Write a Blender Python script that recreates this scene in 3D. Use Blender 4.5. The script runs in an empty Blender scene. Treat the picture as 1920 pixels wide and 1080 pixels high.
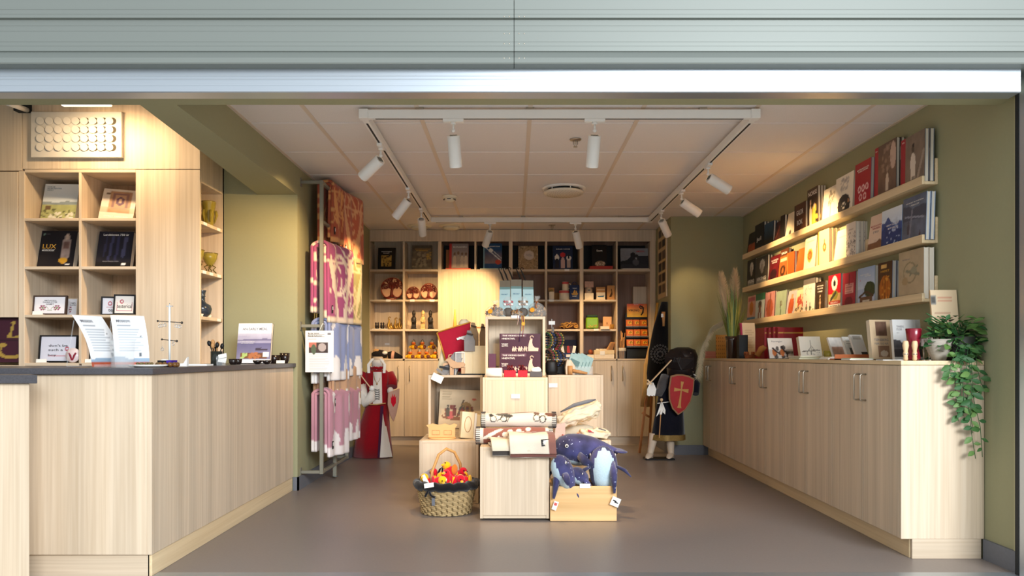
import bpy, bmesh, math, random
import numpy as np
from mathutils import Vector, Matrix, Euler
D = bpy.data
SC = bpy.context.scene
COL = SC.collection
PI = math.pi
# measured camera: focal length 1390 px, vanishing point (964, 667) in a 1920x1080 frame, eye 0.935 m above the floor
F, CX, CY, E = 1390.0, 964.0, 667.0, 0.935
def P(x, y, Z): return Vector(((x-CX)*Z/F, Z, E+(CY-y)*Z/F))
def XX(x, Z): return (x-CX)*Z/F
def ZZ(y, Z): return E+(CY-y)*Z/F

# ---------------- camera, world, lights, exposure ----------------
cam = D.objects.new('camera', D.cameras.new('camera')); COL.objects.link(cam)
cam.location = (0, 0, E); cam.rotation_euler = (PI/2, 0, 0)
cam.data.sensor_width = 36; cam.data.lens = 36*F/1920
cam.data.shift_x = -(CX-960)/1920; cam.data.shift_y = (CY-540)/1920
cam.data.clip_start = .05
SC.camera = cam
W = D.worlds.new('hall_daylight'); SC.world = W; W.use_nodes = True
bg = W.node_tree.nodes['Background']
bg.inputs[0].default_value = (.9, .96, 1, 1); bg.inputs[1].default_value = .5
def area(name, loc, target, sx, sy, power, col):
    l = D.lights.new(name, 'AREA'); l.shape = 'RECTANGLE'; l.size = sx; l.size_y = sy; l.energy = power; l.color = col
    o = D.objects.new(name, l); COL.objects.link(o); o.location = loc
    o.rotation_euler = (Vector(target)-Vector(loc)).to_track_quat('-Z', 'Y').to_euler(); return o
area('hall_skylight', (3.4, -5.0, 3.9), (.5, 3.6, .6), 4.5, 2.6, 600, (.93, .97, 1))
def spot(name, loc, d, power, col, ang, blend=.7, rad=.03):
    l = D.lights.new(name, 'SPOT'); l.energy = power; l.color = col; l.spot_size = math.radians(ang); l.spot_blend = blend; l.shadow_soft_size = rad
    o = D.objects.new(name, l); COL.objects.link(o); o.location = loc
    o.rotation_euler = Vector(d).to_track_quat('-Z', 'Y').to_euler(); return o
vs = SC.view_settings
vs.view_transform = 'Standard'; vs.look = 'None'; vs.gamma = 1; vs.use_curve_mapping = False
vs.exposure = .87
WARM = (1, .65, .3)

# ---------------- helpers ----------------
def lin(c):
    if isinstance(c, str):
        c = c.lstrip('#'); c = tuple(int(c[i:i+2], 16)/255 for i in (0, 2, 4))
    return tuple(((v/12.92) if v <= .04045 else ((v+.055)/1.055)**2.4) for v in c)
_m = {}
def mat(name, col='#888888', rough=.6, metal=0, var=.1, scale=30, stretch=(1, 1, 1), bump=0, spec=.4, trans=0, ior=1.45, emit=0, world=False, attr=False, alpha=1, coat=0, sheen=0):
    if name in _m: return _m[name]
    m = D.materials.new(name); m.use_nodes = True; _m[name] = m
    n = m.node_tree.nodes; L = m.node_tree.links; b = n['Principled BSDF']
    b.inputs['Roughness'].default_value = rough; b.inputs['Metallic'].default_value = metal
    b.inputs['Specular IOR Level'].default_value = spec; b.inputs['IOR'].default_value = ior
    b.inputs['Transmission Weight'].default_value = trans; b.inputs['Alpha'].default_value = alpha
    b.inputs['Coat Weight'].default_value = coat; b.inputs['Sheen Weight'].default_value = sheen
    c = lin(col)
    if world:
        t = n.new('ShaderNodeNewGeometry'); out = t.outputs['Position']
    else:
        t = n.new('ShaderNodeTexCoord'); out = t.outputs['Object']
    mp = n.new('ShaderNodeMapping'); mp.inputs['Scale'].default_value = stretch; L.new(out, mp.inputs['Vector'])
    nz = n.new('ShaderNodeTexNoise'); nz.inputs['Scale'].default_value = scale; nz.inputs['Detail'].default_value = 4; L.new(mp.outputs[0], nz.inputs['Vector'])
    if attr:
        a = n.new('ShaderNodeVertexColor'); a.layer_name = 'Col'; base = a.outputs['Color']
        L.new(base, b.inputs['Base Color'])
    else:
        mx = n.new('ShaderNodeMix'); mx.data_type = 'RGBA'
        mx.inputs[6].default_value = tuple(v*(1-var) for v in c)+(1,); mx.inputs[7].default_value = tuple(min(1, v*(1+var)) for v in c)+(1,)
        L.new(nz.outputs['Fac'], mx.inputs[0]); L.new(mx.outputs[2], b.inputs['Base Color'])
    if bump:
        bp = n.new('ShaderNodeBump'); bp.inputs['Strength'].default_value = bump; bp.inputs['Distance'].default_value = .004
        L.new(nz.outputs['Fac'], bp.inputs['Height']); L.new(bp.outputs[0], b.inputs['Normal'])
    if emit:
        b.inputs['Emission Color'].default_value = c+(1,); b.inputs['Emission Strength'].default_value = emit
    return m
def wood(name, c1, c2, axis='z', rough=.45, fine=70):
    """oak laminate: fine streaks and broad plank tones along one axis"""
    m = D.materials.new(name); m.use_nodes = True; _m[name] = m
    n = m.node_tree.nodes; L = m.node_tree.links; b = n['Principled BSDF']
    b.inputs['Roughness'].default_value = rough; b.inputs['Specular IOR Level'].default_value = .3
    g = n.new('ShaderNodeNewGeometry')
    def nz(s, l, det):
        mp = n.new('ShaderNodeMapping'); sc = [s, s, s]; sc['xyz'.index(axis)] = l
        mp.inputs['Scale'].default_value = sc; L.new(g.outputs['Position'], mp.inputs['Vector'])
        q = n.new('ShaderNodeTexNoise'); q.inputs['Scale'].default_value = 1; q.inputs['Detail'].default_value = det; q.inputs['Distortion'].default_value = .3
        L.new(mp.outputs[0], q.inputs['Vector']); return q
    a = nz(fine, 1.3, 5); w = nz(9, .12, 1)
    r = n.new('ShaderNodeMapRange'); r.inputs[1].default_value = .3; r.inputs[2].default_value = .7; L.new(a.outputs['Fac'], r.inputs[0])
    m1 = n.new('ShaderNodeMix'); m1.data_type = 'RGBA'; m1.inputs[6].default_value = lin(c1)+(1,); m1.inputs[7].default_value = lin(c2)+(1,); L.new(r.outputs[0], m1.inputs[0])
    r2 = n.new('ShaderNodeMapRange'); r2.inputs[1].default_value = .35; r2.inputs[2].default_value = .65; r2.inputs[3].default_value = .88; r2.inputs[4].default_value = 1.06; L.new(w.outputs['Fac'], r2.inputs[0])
    m2 = n.new('ShaderNodeVectorMath'); m2.operation = 'SCALE'; L.new(m1.outputs[2], m2.inputs[0]); L.new(r2.outputs[0], m2.inputs['Scale'])
    L.new(m2.outputs[0], b.inputs['Base Color'])
    bp = n.new('ShaderNodeBump'); bp.inputs['Strength'].default_value = .06; bp.inputs['Distance'].default_value = .002
    L.new(a.outputs['Fac'], bp.inputs['Height']); L.new(bp.outputs[0], b.inputs['Normal'])
    return m

class MB:
    """collects primitives and links them as ONE mesh object"""
    def __init__(s, o=(0, 0, 0)): s.v = []; s.f = []; s.mi = []; s.sm = []; s.c = []; s.o = Vector(o); s.cur = 0; s.col = None
    def add(s, vs, fs, smooth=False, cols=None):
        n = len(s.v)
        s.v += [Vector(p)-s.o for p in vs]
        for f in fs:
            s.f.append(tuple(i+n for i in f)); s.mi.append(s.cur); s.sm.append(smooth)
        cc = s.col if s.col else (1, 1, 1)
        s.c += list(cols) if cols is not None else [cc]*len(vs)
        return s
    def box(s, x0, x1, y0, y1, z0, z1):
        return s.add([(x, y, z) for z in (z0, z1) for y in (y0, y1) for x in (x0, x1)],
                     [(0, 2, 3, 1), (4, 5, 7, 6), (0, 1, 5, 4), (2, 6, 7, 3), (0, 4, 6, 2), (1, 3, 7, 5)])
    def bx(s, c, d, rot=(0, 0, 0)):
        R = Euler(rot).to_matrix(); c = Vector(c)
        vs = [c+R @ Vector((x*d[0]/2, y*d[1]/2, z*d[2]/2)) for z in (-1, 1) for y in (-1, 1) for x in (-1, 1)]
        return s.add(vs, [(0, 2, 3, 1), (4, 5, 7, 6), (0, 1, 5, 4), (2, 6, 7, 3), (0, 4, 6, 2), (1, 3, 7, 5)])
    def bar(s, a, b, w, h=None, up=(0, 0, 1)):
        a = Vector(a); b = Vector(b); h = h or w; d = (b-a).normalized(); u = Vector(up)
        if abs(d.dot(u)) > .95: u = Vector((1, 0, 0))
        r = d.cross(u).normalized(); u = r.cross(d)
        vs = [p+r*(i*w/2)+u*(j*h/2) for p in (a, b) for i, j in ((-1, -1), (1, -1), (1, 1), (-1, 1))]
        return s.add(vs, [(3, 2, 1, 0), (4, 5, 6, 7), (0, 1, 5, 4), (1, 2, 6, 5), (2, 3, 7, 6), (3, 0, 4, 7)])
    def loft(s, rings, closed=True, cap=True, smooth=True, cols=None):
        n = len(rings[0]); vs = [p for r in rings for p in r]; fs = []
        for k in range(len(rings)-1):
            for i in range(n if closed else n-1):
                j = (i+1) % n; fs.append((k*n+i, k*n+j, (k+1)*n+j, (k+1)*n+i))
        s.add(vs, fs, smooth, cols)
        if cap and closed:
            b = len(s.v)-len(vs); e = b+(len(rings)-1)*n
            s.f.append(tuple(range(b+n-1, b-1, -1))); s.f.append(tuple(range(e, e+n))); s.mi += [s.cur]*2; s.sm += [False]*2
        return s
    def tube(s, pts, r, n=8, cap=True, flat=1):
        pts = [Vector(p) for p in pts]; rs = r if isinstance(r, (list, tuple)) else [r]*len(pts); rings = []
        u = None
        for i, p in enumerate(pts):
            t = (pts[min(i+1, len(pts)-1)]-pts[max(i-1, 0)]).normalized()
            if u is None:
                u = Vector((0, 0, 1)) if abs(t.z) < .9 else Vector((1, 0, 0))
            u = (u-t*u.dot(t)).normalized(); w = t.cross(u)
            rings.append([p+u*(rs[i]*math.cos(2*PI*k/n))+w*(rs[i]*flat*math.sin(2*PI*k/n)) for k in range(n)])
        return s.loft(rings, cap=cap)
    def cyl(s, a, b, r, r2=None, n=16, cap=True): return s.tube([a, b], [r, r if r2 is None else r2], n, cap)
    def lathe(s, prof, c=(0, 0, 0), n=20, sx=1, sy=1, cap=True, rot=(0, 0, 0)):
        R = Euler(rot).to_matrix(); c = Vector(c)
        return s.loft([[c+R @ Vector((r*sx*math.cos(2*PI*k/n), r*sy*math.sin(2*PI*k/n), z)) for k in range(n)] for r, z in prof], cap=cap)
    def ell(s, c, r, rot=(0, 0, 0), nu=14, nv=8):
        if not isinstance(r, (tuple, list)): r = (r, r, r)
        R = Euler(rot).to_matrix(); c = Vector(c); rings = []
        for j in range(nv+1):
            a = -PI/2+PI*(.02+.96*j/nv)
            rings.append([c+R @ Vector((r[0]*math.cos(a)*math.cos(2*PI*k/nu), r[1]*math.cos(a)*math.sin(2*PI*k/nu), r[2]*math.sin(a))) for k in range(nu)])
        return s.loft(rings)
    def prism(s, poly, a, b, ax='y'):
        """extrude a 2-D outline (counter-clockwise) from a to b along an axis"""
        f = {'y': lambda p, t: (p[0], t, p[1]), 'x': lambda p, t: (t, p[0], p[1]), 'z': lambda p, t: (p[0], p[1], t)}[ax]
        n = len(poly); vs = [f(p, a) for p in poly]+[f(p, b) for p in poly]
        return s.add(vs, [tuple(range(n)), tuple(range(2*n-1, n-1, -1))]+[(i, i+n, (i+1) % n+n, (i+1) % n) for i in range(n)])
    def disc(s, c, r, rot=(0, 0, 0), n=16):
        R = Euler(rot).to_matrix(); c = Vector(c)
        return s.add([c+R @ Vector((r*math.cos(2*PI*k/n), 0, r*math.sin(2*PI*k/n))) for k in range(n)], [tuple(range(n))])
    def grid(s, fn, nx, ny, smooth=True, cols=None):
        vs = [fn(i/(nx-1), j/(ny-1)) for j in range(ny) for i in range(nx)]
        return s.add(vs, [(j*nx+i, j*nx+i+1, (j+1)*nx+i+1, (j+1)*nx+i) for j in range(ny-1) for i in range(nx-1)], smooth, cols)
    def build(s, name, m, parent=None, bevel=0, kind=None, attr=False, fix=True):
        me = D.meshes.new(name); me.from_pydata([tuple(v) for v in s.v], [], s.f)
        for q in (m if isinstance(m, (list, tuple)) else [m]): me.materials.append(q)
        me.polygons.foreach_set('material_index', s.mi); me.polygons.foreach_set('use_smooth', s.sm)
        if attr:
            a = me.color_attributes.new('Col', 'FLOAT_COLOR', 'POINT')
            buf = np.ones((len(s.v), 4), np.float32); buf[:, :3] = np.array(s.c, np.float32); a.data.foreach_set('color', buf.ravel())
        if fix:
            bm = bmesh.new(); bm.from_mesh(me); bmesh.ops.recalc_face_normals(bm, faces=bm.faces); bm.to_mesh(me); bm.free()
        me.update()
        o = D.objects.new(name, me); COL.objects.link(o)
        if parent: o.parent = parent
        else: o.location = s.o
        if bevel:
            b = o.modifiers.new('edge', 'BEVEL'); b.width = bevel; b.segments = 1; b.limit_method = 'ANGLE'
        if kind: o['kind'] = kind
        return o
def thing(name, label, cat, loc=(0, 0, 0), rot=(0, 0, 0), group=None):
    o = D.objects.new(name, None); COL.objects.link(o); o.location = loc; o.rotation_euler = rot; o.empty_display_size = .05
    o['label'] = label; o['category'] = cat
    if group: o['group'] = group
    return o
def tag(o, label, cat, group=None):
    o['label'] = label; o['category'] = cat
    if group: o['group'] = group
    return o
def dup(root, loc, rot=None, label=None):
    r = root.copy(); COL.objects.link(r); r.location = loc
    if rot is not None: r.rotation_euler = rot
    if label: r['label'] = label
    for ch in list(root.children):
        c = ch.copy(); COL.objects.link(c); c.parent = r
        for g in list(ch.children):
            d = g.copy(); COL.objects.link(d); d.parent = c
    return r
_t = {}
def glyphs(s, bold=0):
    if (s, bold) not in _t:
        cu = D.curves.new('t', 'FONT'); cu.body = s; cu.size = 1; cu.resolution_u = 2; cu.offset = bold
        ob = D.objects.new('t', cu); me = D.meshes.new_from_object(ob)
        vs = [tuple(v.co) for v in me.vertices]; fs = [tuple(p.vertices) for p in me.polygons]
        D.objects.remove(ob); D.curves.remove(cu); D.meshes.remove(me)
        _t[(s, bold)] = (vs, fs)
    return _t[(s, bold)]
def text(mb, s, x, z, w, y=0, h=None, al='c', bold=.01, M=None):
    """lettering facing -Y: fitted to width w (and cap height h), baseline z"""
    vs, fs = glyphs(s, bold)
    if not vs: return mb
    x0 = min(v[0] for v in vs); x1 = max(v[0] for v in vs); y1 = max(v[1] for v in vs)
    k = w/(x1-x0); kz = (h/y1) if h else k; ox = {'c': x-w/2, 'l': x, 'r': x-w}[al]
    out = [Vector((ox+(v[0]-x0)*k, y, z+v[1]*kz)) for v in vs]
    if M: out = [M @ p for p in out]
    return mb.add(out, fs)

# ---------------- printed artwork: small colour grids on real surfaces ----------------
class Cv:
    def __init__(s, c, w=26, h=36):
        s.w, s.h = w, h; s.a = np.ones((h, w, 3))*np.array(lin(c)); s.U, s.V = np.meshgrid(np.linspace(0, 1, w), np.linspace(0, 1, h))
    def mask(s, m, c, al=1): m = (m*al)[..., None]; s.a = s.a*(1-m)+np.array(lin(c))*m; return s
    def rect(s, x0, y0, x1, y1, c, al=1): return s.mask(((s.U >= x0) & (s.U <= x1) & (s.V >= y0) & (s.V <= y1)).astype(float), c, al)
    def ell(s, x, y, rx, ry, c, al=1): return s.mask(((((s.U-x)/rx)**2+((s.V-y)/ry)**2) <= 1).astype(float), c, al)
    def ring(s, x, y, r, w, c): d = np.hypot(s.U-x, (s.V-y)*s.h/s.w); return s.mask((abs(d-r) < w).astype(float), c)
    def grad(s, c0, c1, y0=0, y1=1, al=1):
        t = np.clip((s.V-y0)/(y1-y0), 0, 1)[..., None]; g = np.array(lin(c0))*(1-t)+np.array(lin(c1))*t
        m = (((s.V >= y0) & (s.V <= y1)).astype(float)*al)[..., None]; s.a = s.a*(1-m)+g*m; return s
    def noise(s, amp, seed=0, n=6, box=(0, 0, 1, 1)):
        r = np.random.RandomState(seed); q = np.zeros((s.h, s.w))
        for k in (n, n*2, n*4):
            g = r.rand(k+2, k+2); x = s.U*k; y = s.V*k; i = x.astype(int); j = y.astype(int); fx = x-i; fy = y-j
            q += ((g[j, i]*(1-fx)+g[j, i+1]*fx)*(1-fy)+(g[j+1, i]*(1-fx)+g[j+1, i+1]*fx)*fy-.5)*n/k
        m = ((s.U >= box[0]) & (s.U <= box[2]) & (s.V >= box[1]) & (s.V <= box[3]))
        s.a = np.clip(s.a*(1+(amp*q*m)[..., None]*1.4), 0, 1); s.q = q; return s
    def hills(s, y, amp, c, seed=0, y0=0):
        r = np.random.RandomState(seed); ph = r.rand(4)*7; e = y+amp*(np.sin(s.U*5+ph[0])+.6*np.sin(s.U*11+ph[1])+.3*np.sin(s.U*23+ph[2]))/1.9
        return s.mask(((s.V < e) & (s.V >= y0)).astype(float), c)
    def spk(s, c, n, r=.03, box=(0, 0, 1, 1), seed=0, al=.9):
        R = random.Random(seed)
        for i in range(n): s.ell(R.uniform(box[0], box[2]), R.uniform(box[1], box[3]), r*R.uniform(.6, 1.5), r*R.uniform(.6, 1.5)*s.w/s.h, c, al)
        return s
    def fig(s, x, y, h, c, head=None, k=1):
        w = h*.3*k
        s.ell(x, y+h*.45, w*.55, h*.32, c); s.rect(x-w*.5, y, x+w*.5, y+h*.35, c); s.ell(x, y+h*.88, w*.3, h*.11, head or c); return s
    def lines(s, x0, x1, y0, y1, n, c, al=.75):
        R = random.Random(n)
        for i in range(n): yy = y1-(y1-y0)*i/max(1, n-1); s.rect(x0, yy-.5/s.h, x0+(x1-x0)*R.uniform(.7, 1), yy+.5/s.h, c, al)
        return s
    def line(s, x0, y0, x1, y1, w, c):
        dx, dy = x1-x0, y1-y0; L2 = dx*dx+dy*dy; t = np.clip(((s.U-x0)*dx+(s.V-y0)*dy)/L2, 0, 1)
        return s.mask((np.hypot(s.U-x0-t*dx, s.V-y0-t*dy) < w).astype(float), c)
    def cols(s): return [tuple(p) for p in s.a.reshape(-1, 3)]
def panel(mb, cv, x0, x1, z0, z1, y, M=None, curve=None):
    """printed face looking to -Y"""
    def fn(u, v):
        p = Vector((x0+(x1-x0)*u, y+(curve(u, v) if curve else 0), z0+(z1-z0)*v)); return M @ p if M else p
    return mb.grid(fn, cv.w, cv.h, bool(curve), cv.cols())
# ---------------- materials ----------------
OAK = wood('oak_laminate', '#ccb89e', '#deccb4')
OAKX = wood('oak_laminate_across', '#ccb89e', '#deccb4', 'x')
OAKY = wood('oak_laminate_along', '#d8bf97', '#e6d0aa', 'y')
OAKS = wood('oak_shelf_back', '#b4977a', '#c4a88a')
PINE = wood('pine_crate', '#dcae74', '#ecc68e', 'x', .5, 40)
STICK = wood('turned_wood', '#b8824e', '#cf9c66', 'z', .5, 90)
GREEN = mat('sage_wall_paint', '#9c9a79', .75, var=.03, scale=60, bump=.05, world=True)
CEIL = mat('mineral_ceiling_tile', '#e4dedb', .9, var=.07, scale=140, bump=.15, world=True)
TBAR = mat('ceiling_grid_metal', '#d9c9b8', .5, var=.02)
VINYL = mat('grey_vinyl_floor', '#877d78', .36, var=.1, scale=90, bump=.02, world=True, spec=.45)
STONE = mat('dark_stone_worktop', '#4c4b50', .32, var=.35, scale=160, world=True)
BASEB = mat('grey_blue_skirting', '#6d7078', .55, var=.1, scale=80, world=True)
ALU = mat('anodised_aluminium', '#b9c2cb', .36, .8, var=.05, scale=4, stretch=(1, 60, 60), world=True)
CLAD = mat('painted_metal_cladding', '#777d79', .45, .15, var=.02, scale=3, stretch=(.6, 40, 40), world=True)
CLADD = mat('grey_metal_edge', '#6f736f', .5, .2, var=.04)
DARK = mat('dark_gap', '#1d2226', .6, var=.1)
STEEL = mat('brushed_steel', '#b5ab9c', .3, .9, var=.05)
WHITE = mat('white_enamel', '#eceae6', .4, var=.02)
PAPER = mat('white_paper', '#f1efea', .8, var=.02)
PAGES = mat('page_edges', '#ddd5c6', .9, var=.12, scale=8, stretch=(80, 1, 1))
INK = mat('black_ink', '#1c1a1c', .6, var=.05)
INKW = mat('white_ink', '#f2efe8', .6, var=.02)
INKG = mat('gold_ink', '#d9a441', .5, var=.05)
INKR = mat('red_ink', '#b03038', .6, var=.05)
INKB = mat('blue_ink', '#2f6a8f', .6, var=.05)
INKN = mat('grey_ink', '#77767c', .6, var=.05)
PRINT = mat('printed_cover', rough=.42, attr=True, spec=.4)
MATTE = mat('printed_cloth', rough=.9, attr=True, spec=.15, sheen=.2, bump=.25, scale=250)
RACKM = mat('grey_green_rack_paint', '#8b897c', .45, .3, var=.03)
BLACK = mat('black_plastic', '#151416', .5, var=.1)
GLASS = mat('clear_acrylic', '#f4f8fa', .05, alpha=.13, var=0)
INKMAP = {'k': INK, 'w': INKW, 'g': INKG, 'r': INKR, 'b': INKB, 'n': INKN}

def struct(name, mb, m, bevel=0, parent=None):
    return mb.build(name, m, parent, bevel, None if parent else 'structure')
# heights: ceiling 1.315 above the eye, soffit and beam 1.118 above the eye
ZC, ZS = E+1.315, E+1.118
XR, XL = 2.165, -1.505

# ---------------- setting ----------------
struct('floor', MB().box(-4.4, XR+.3, 3.19, 8.3, -.1, 0), VINYL)
struct('floor.001', MB().box(-7, 7, -9, 3.05, -.1, -.002), mat('hall_stone_floor', '#c4c0b9', .35, var=.12, scale=12, world=True))
struct('trim_1', MB().box(-1.53, XR, 3.05, 3.19, -.1, .003), ALU)
struct('trim_2', MB().box(-4.4, -1.53, 3.05, 3.19, -.1, 0), VINYL)
struct('wall_right', MB().box(XR, XR+.3, 3.10, 8.3, 0, 3), GREEN)
struct('wall_back_right', MB().box(1.48, XR, 7.0, 8.3, 0, ZC), GREEN)
struct('wall_back', MB().box(XL, 1.48, 8.05, 8.3, 0, ZC), GREEN)
struct('wall_left', MB().box(-4.4, XL, 5.15, 8.3, 0, 3), GREEN)
struct('wall_far_left', MB().box(-4.6, -4.4, 3.16, 8.3, 0, 3), GREEN)
struct('ceiling', MB().box(XL-.1, XR, 3.3, 8.3, ZC+.012, ZC+.3), mat('ceiling_void_shade', '#5d5248', .9, var=.02))  # dark colour stands in for the thin shadow in the tile gaps
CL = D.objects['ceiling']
bars_x = [.0857+.6*k for k in range(-2, 4)]; bars_y = [3.59+.598*k for k in range(0, 8)]
xs = [XL]+bars_x+[XR]; ys = [3.305]+bars_y+[8.05]
for i in range(len(xs)-1):
    for j in range(len(ys)-1):
        a, b, c, d = xs[i]+.009, xs[i+1]-.009, ys[j]+.006, ys[j+1]-.006
        if c > 7.75 or d-c < .02 or (a > 1.47 and d > 7.2 and c > 6.99): continue
        MB().box(a, b, c, d, ZC, ZC+.0119).build('ceiling_tile', CEIL, CL, .003)
for x in bars_x: MB().box(x-.012, x+.012, 3.31, 7.74, ZC-.002, ZC+.004).build('ceiling_bar', TBAR, CL)
for y in bars_y[:-1]: MB().box(XL, XR, y-.004, y+.004, ZC+.007, ZC+.0118).build('ceiling_cross_bar', CLADD, CL)  # coloured dark to deepen the painted shadow line between tiles
MB().box(XR-.018, XR, 3.31, 7.0, ZC-.004, ZC+.006).build('ceiling_edge_angle', TBAR, CL)
MB().box(XL, XL+.018, 3.31, 7.72, ZC-.004, ZC+.006).build('ceiling_edge_angle', TBAR, CL)
struct('ceiling.001', MB().box(-4.4, XL-.1, 3.3, 5.15, 2.60, 2.8), CEIL)
# green down-stand beam over the counter and lintel over the opening
struct('trim_3', MB().prism([(-1.667, 3.305), (XL, 3.305), (XL, 5.15), (-1.78, 5.15)], ZS, 2.9, 'z'), GREEN)
struct('trim_4', MB().box(-4.4, XR, 3.164, 3.305, ZS, 3.0), GREEN)
# roller shutter bottom rail, gap, and ribbed cladding above the opening
XE = 2.30
zf = lambda y: ZZ(y, 3.08)
rail = MB(); rail.cur = 0
pr = [(3.158, zf(173)), (3.085, zf(173)), (3.08, zf(171.5)), (3.08, zf(161)), (3.081, zf(160.4)), (3.081, zf(159)), (3.08, zf(156))]
for y in (150, 144): pr += [(3.08, zf(y)), (3.081, zf(y-.6)), (3.081, zf(y-1.6)), (3.08, zf(y-2.2))]
pr += [(3.08, zf(129)), (3.09, zf(127)), (3.158, zf(127))]
rail.prism(pr, -4.4, 2.105, 'x')
struct('trim_5', rail, ALU)
struct('trim_6', MB().box(-4.4, XE, 3.10, 3.163, zf(128), zf(116)), DARK)
cl = thing('ribbed_cladding', 'pale grey ribbed metal cladding above the shop opening', 'cladding', (0, 3.03, zf(120)))
del cl['label'], cl['category']; cl['kind'] = 'structure'; cl.name = 'trim_7'
zg = lambda y: ZZ(y, 3.03)
for x0, x1 in ((-4.4, -.0012), (.0012, XE+.4)):
    m = MB(cl.location)
    pf = [(3.162, zg(120)), (3.03, zg(120)), (3.026, zg(118)), (3.03, zg(108)), (3.066, zg(91)), (3.06, zg(90))]
    for y in (82, 74, 54, 44): pf += [(3.06, zg(y)), (3.0609, zg(y-.3)), (3.0609, zg(y-1.5)), (3.06, zg(y-1.8))]
    pf += [(3.06, zg(31)), (3.045, zg(30))]
    for y in (25, 16): pf += [(3.045, zg(y)), (3.0459, zg(y-.3)), (3.0459, zg(y-1.5)), (3.045, zg(y-1.8))]
    pf += [(3.045, zg(-30)), (3.162, zg(-30))]
    m.prism(pf, x0, x1, 'x'); m.build('cladding_panel', CLAD, cl)
    r = MB(cl.location); sg = -1 if x0 < -1 else 1
    for y, Y in ((28, 3.045), (57, 3.06), (76, 3.06), (109, 3.03)):
        for q in (9, 19): r.ell((sg*q*.00218, Y, zg(y)), (.0028, .0015, .0028), nu=8, nv=4)
    r.build('rivets', STEEL, cl)
struct('trim_8', MB().box(2.157, 2.1645, 3.19, 3.2, .0035, ZS-.001), mat('pale_guide_edge', '#a9a582', .5, var=.03))
struct('trim_9', MB().box(2.137, 2.2, 3.14, 3.163, .0035, zf(118)), DARK)
struct('trim_10', MB().box(2.139, 2.5, 3.09, 3.139, -.002, zf(121)), ALU)
struct('wall_front', MB().box(-4.6, 3.2, 3.163, 3.3, ZS+.65, 4.2), GREEN)
# skirting
struct('baseboard_right', MB().box(XR-.012, XR, 3.12, 3.405, 0, .093), BASEB)
struct('baseboard_back', MB().box(1.468, 1.83, 6.988, 7.0, 0, .093).box(1.468, 1.48, 7.0, 7.75, 0, .093), BASEB)
struct('baseboard_left', MB().box(-1.533, XL+.012, 5.138, 5.15, 0, .093).box(XL, XL+.012, 5.138, 7.7, 0, .093), BASEB)

def handle(parent, o, c, axis, L=.13, out=.03, r=.0045):
    """steel D handle; axis = outward direction"""
    a = Vector(axis); c = Vector(c); up = Vector((0, 0, L/2))
    MB(o).tube([c+up, c+up+a*(out-.006), c+up*.93+a*out, c-up*.93+a*out, c-up+a*(out-.006), c-up], r, 8).build('handle', STEEL, parent)

# ---------------- wall of oak shelving behind the counter ----------------
ZU = 4.755; XU = -2.015
ux = lambda x: XX(x, ZU); uz = lambda y: ZZ(y, ZU)
U = thing('shelving_wall', 'tall oak wall of open cubbies and flush doors behind the counter', 'shelving', (-2.6, ZU, 0)); o = U.location
def part(name, m, par, base, *bs, bevel=.0015):
    b = MB(base)
    for q in bs: b.box(*q)
    return b.build(name, m, par, bevel)
part('top_panel', OAK, U, o, (ux(42), XU, ZU, ZU+.02, uz(317), 2.6)); part('top_panel', OAK, U, o, (-3.75, ux(41.3), ZU, ZU+.02, uz(320), 2.6))
part('door', OAK, U, o, (-3.75, ux(34), ZU-.002, ZU+.018, uz(595), uz(322)))
part('side_stile', OAK, U, o, (ux(34.8), ux(46), ZU, ZU+.38, 0, uz(320.7)))
part('door', OAK, U, o, (ux(254.5), XU, ZU, ZU+.02, .09, uz(318)))
part('divider', OAK, U, o, (ux(147.5), ux(152.5), ZU, ZU+.37, .883, uz(323.5)))
part('top_rail', OAKX, U, o, (ux(46), ux(254.3), ZU, ZU+.37, uz(323.5), uz(317.5)))
for y0, y1 in ((414, 409), (505, 499.5), (595.3, 590), (686, 680.5)):
    part('shelf', OAKX, U, o, (ux(46), ux(147.4), ZU, ZU+.37, uz(y0), uz(y1))); part('shelf', OAKX, U, o, (ux(152.6), ux(254.3), ZU, ZU+.37, uz(y0), uz(y1)))
part('inner_side', OAK, U, o, (ux(254.5), ux(258), ZU+.021, ZU+.37, .883, uz(318)))
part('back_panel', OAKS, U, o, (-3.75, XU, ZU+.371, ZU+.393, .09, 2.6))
part('cubby_shelf', OAKX, U, o, (-3.75, ux(34.6), ZU, ZU+.37, uz(690), uz(685)))
# side niche open towards the shop floor
part('niche_back', OAK, U, o, (XU-.27, XU-.25, ZU+.02, ZU+.37, .5, 2.6)); part('niche_side', OAK, U, o, (XU-.25, XU, 5.125, 5.148, .5, 2.6))
part('niche_top', OAK, U, o, (XU-.25, XU, ZU+.021, 5.124, 2.05, 2.6))
niche = (1.806, 1.49, 1.19, .883)
for z in niche: part('niche_shelf', OAKX, U, o, (XU-.25, XU, ZU+.021, 5.124, z-.022, z))
# small price cards along the niche shelf edges
for z, ys_ in ((1.806, (4.83, 5.05)), (1.49, (4.82, 4.93, 5.06)), (1.19, (5.06,))):
    for y in ys_: tag(MB((XU, y, z-.012)).bx((XU+.002, y, z-.012), (.003, .05, .02)).build('price_card', PAPER), f'small white price card, {["near end","middle","far end"][0 if y < 4.9 else 1 if y < 5 else 2]} of the {["top","second","third"][niche.index(z)]} side niche shelf edge', 'price card')

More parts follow.
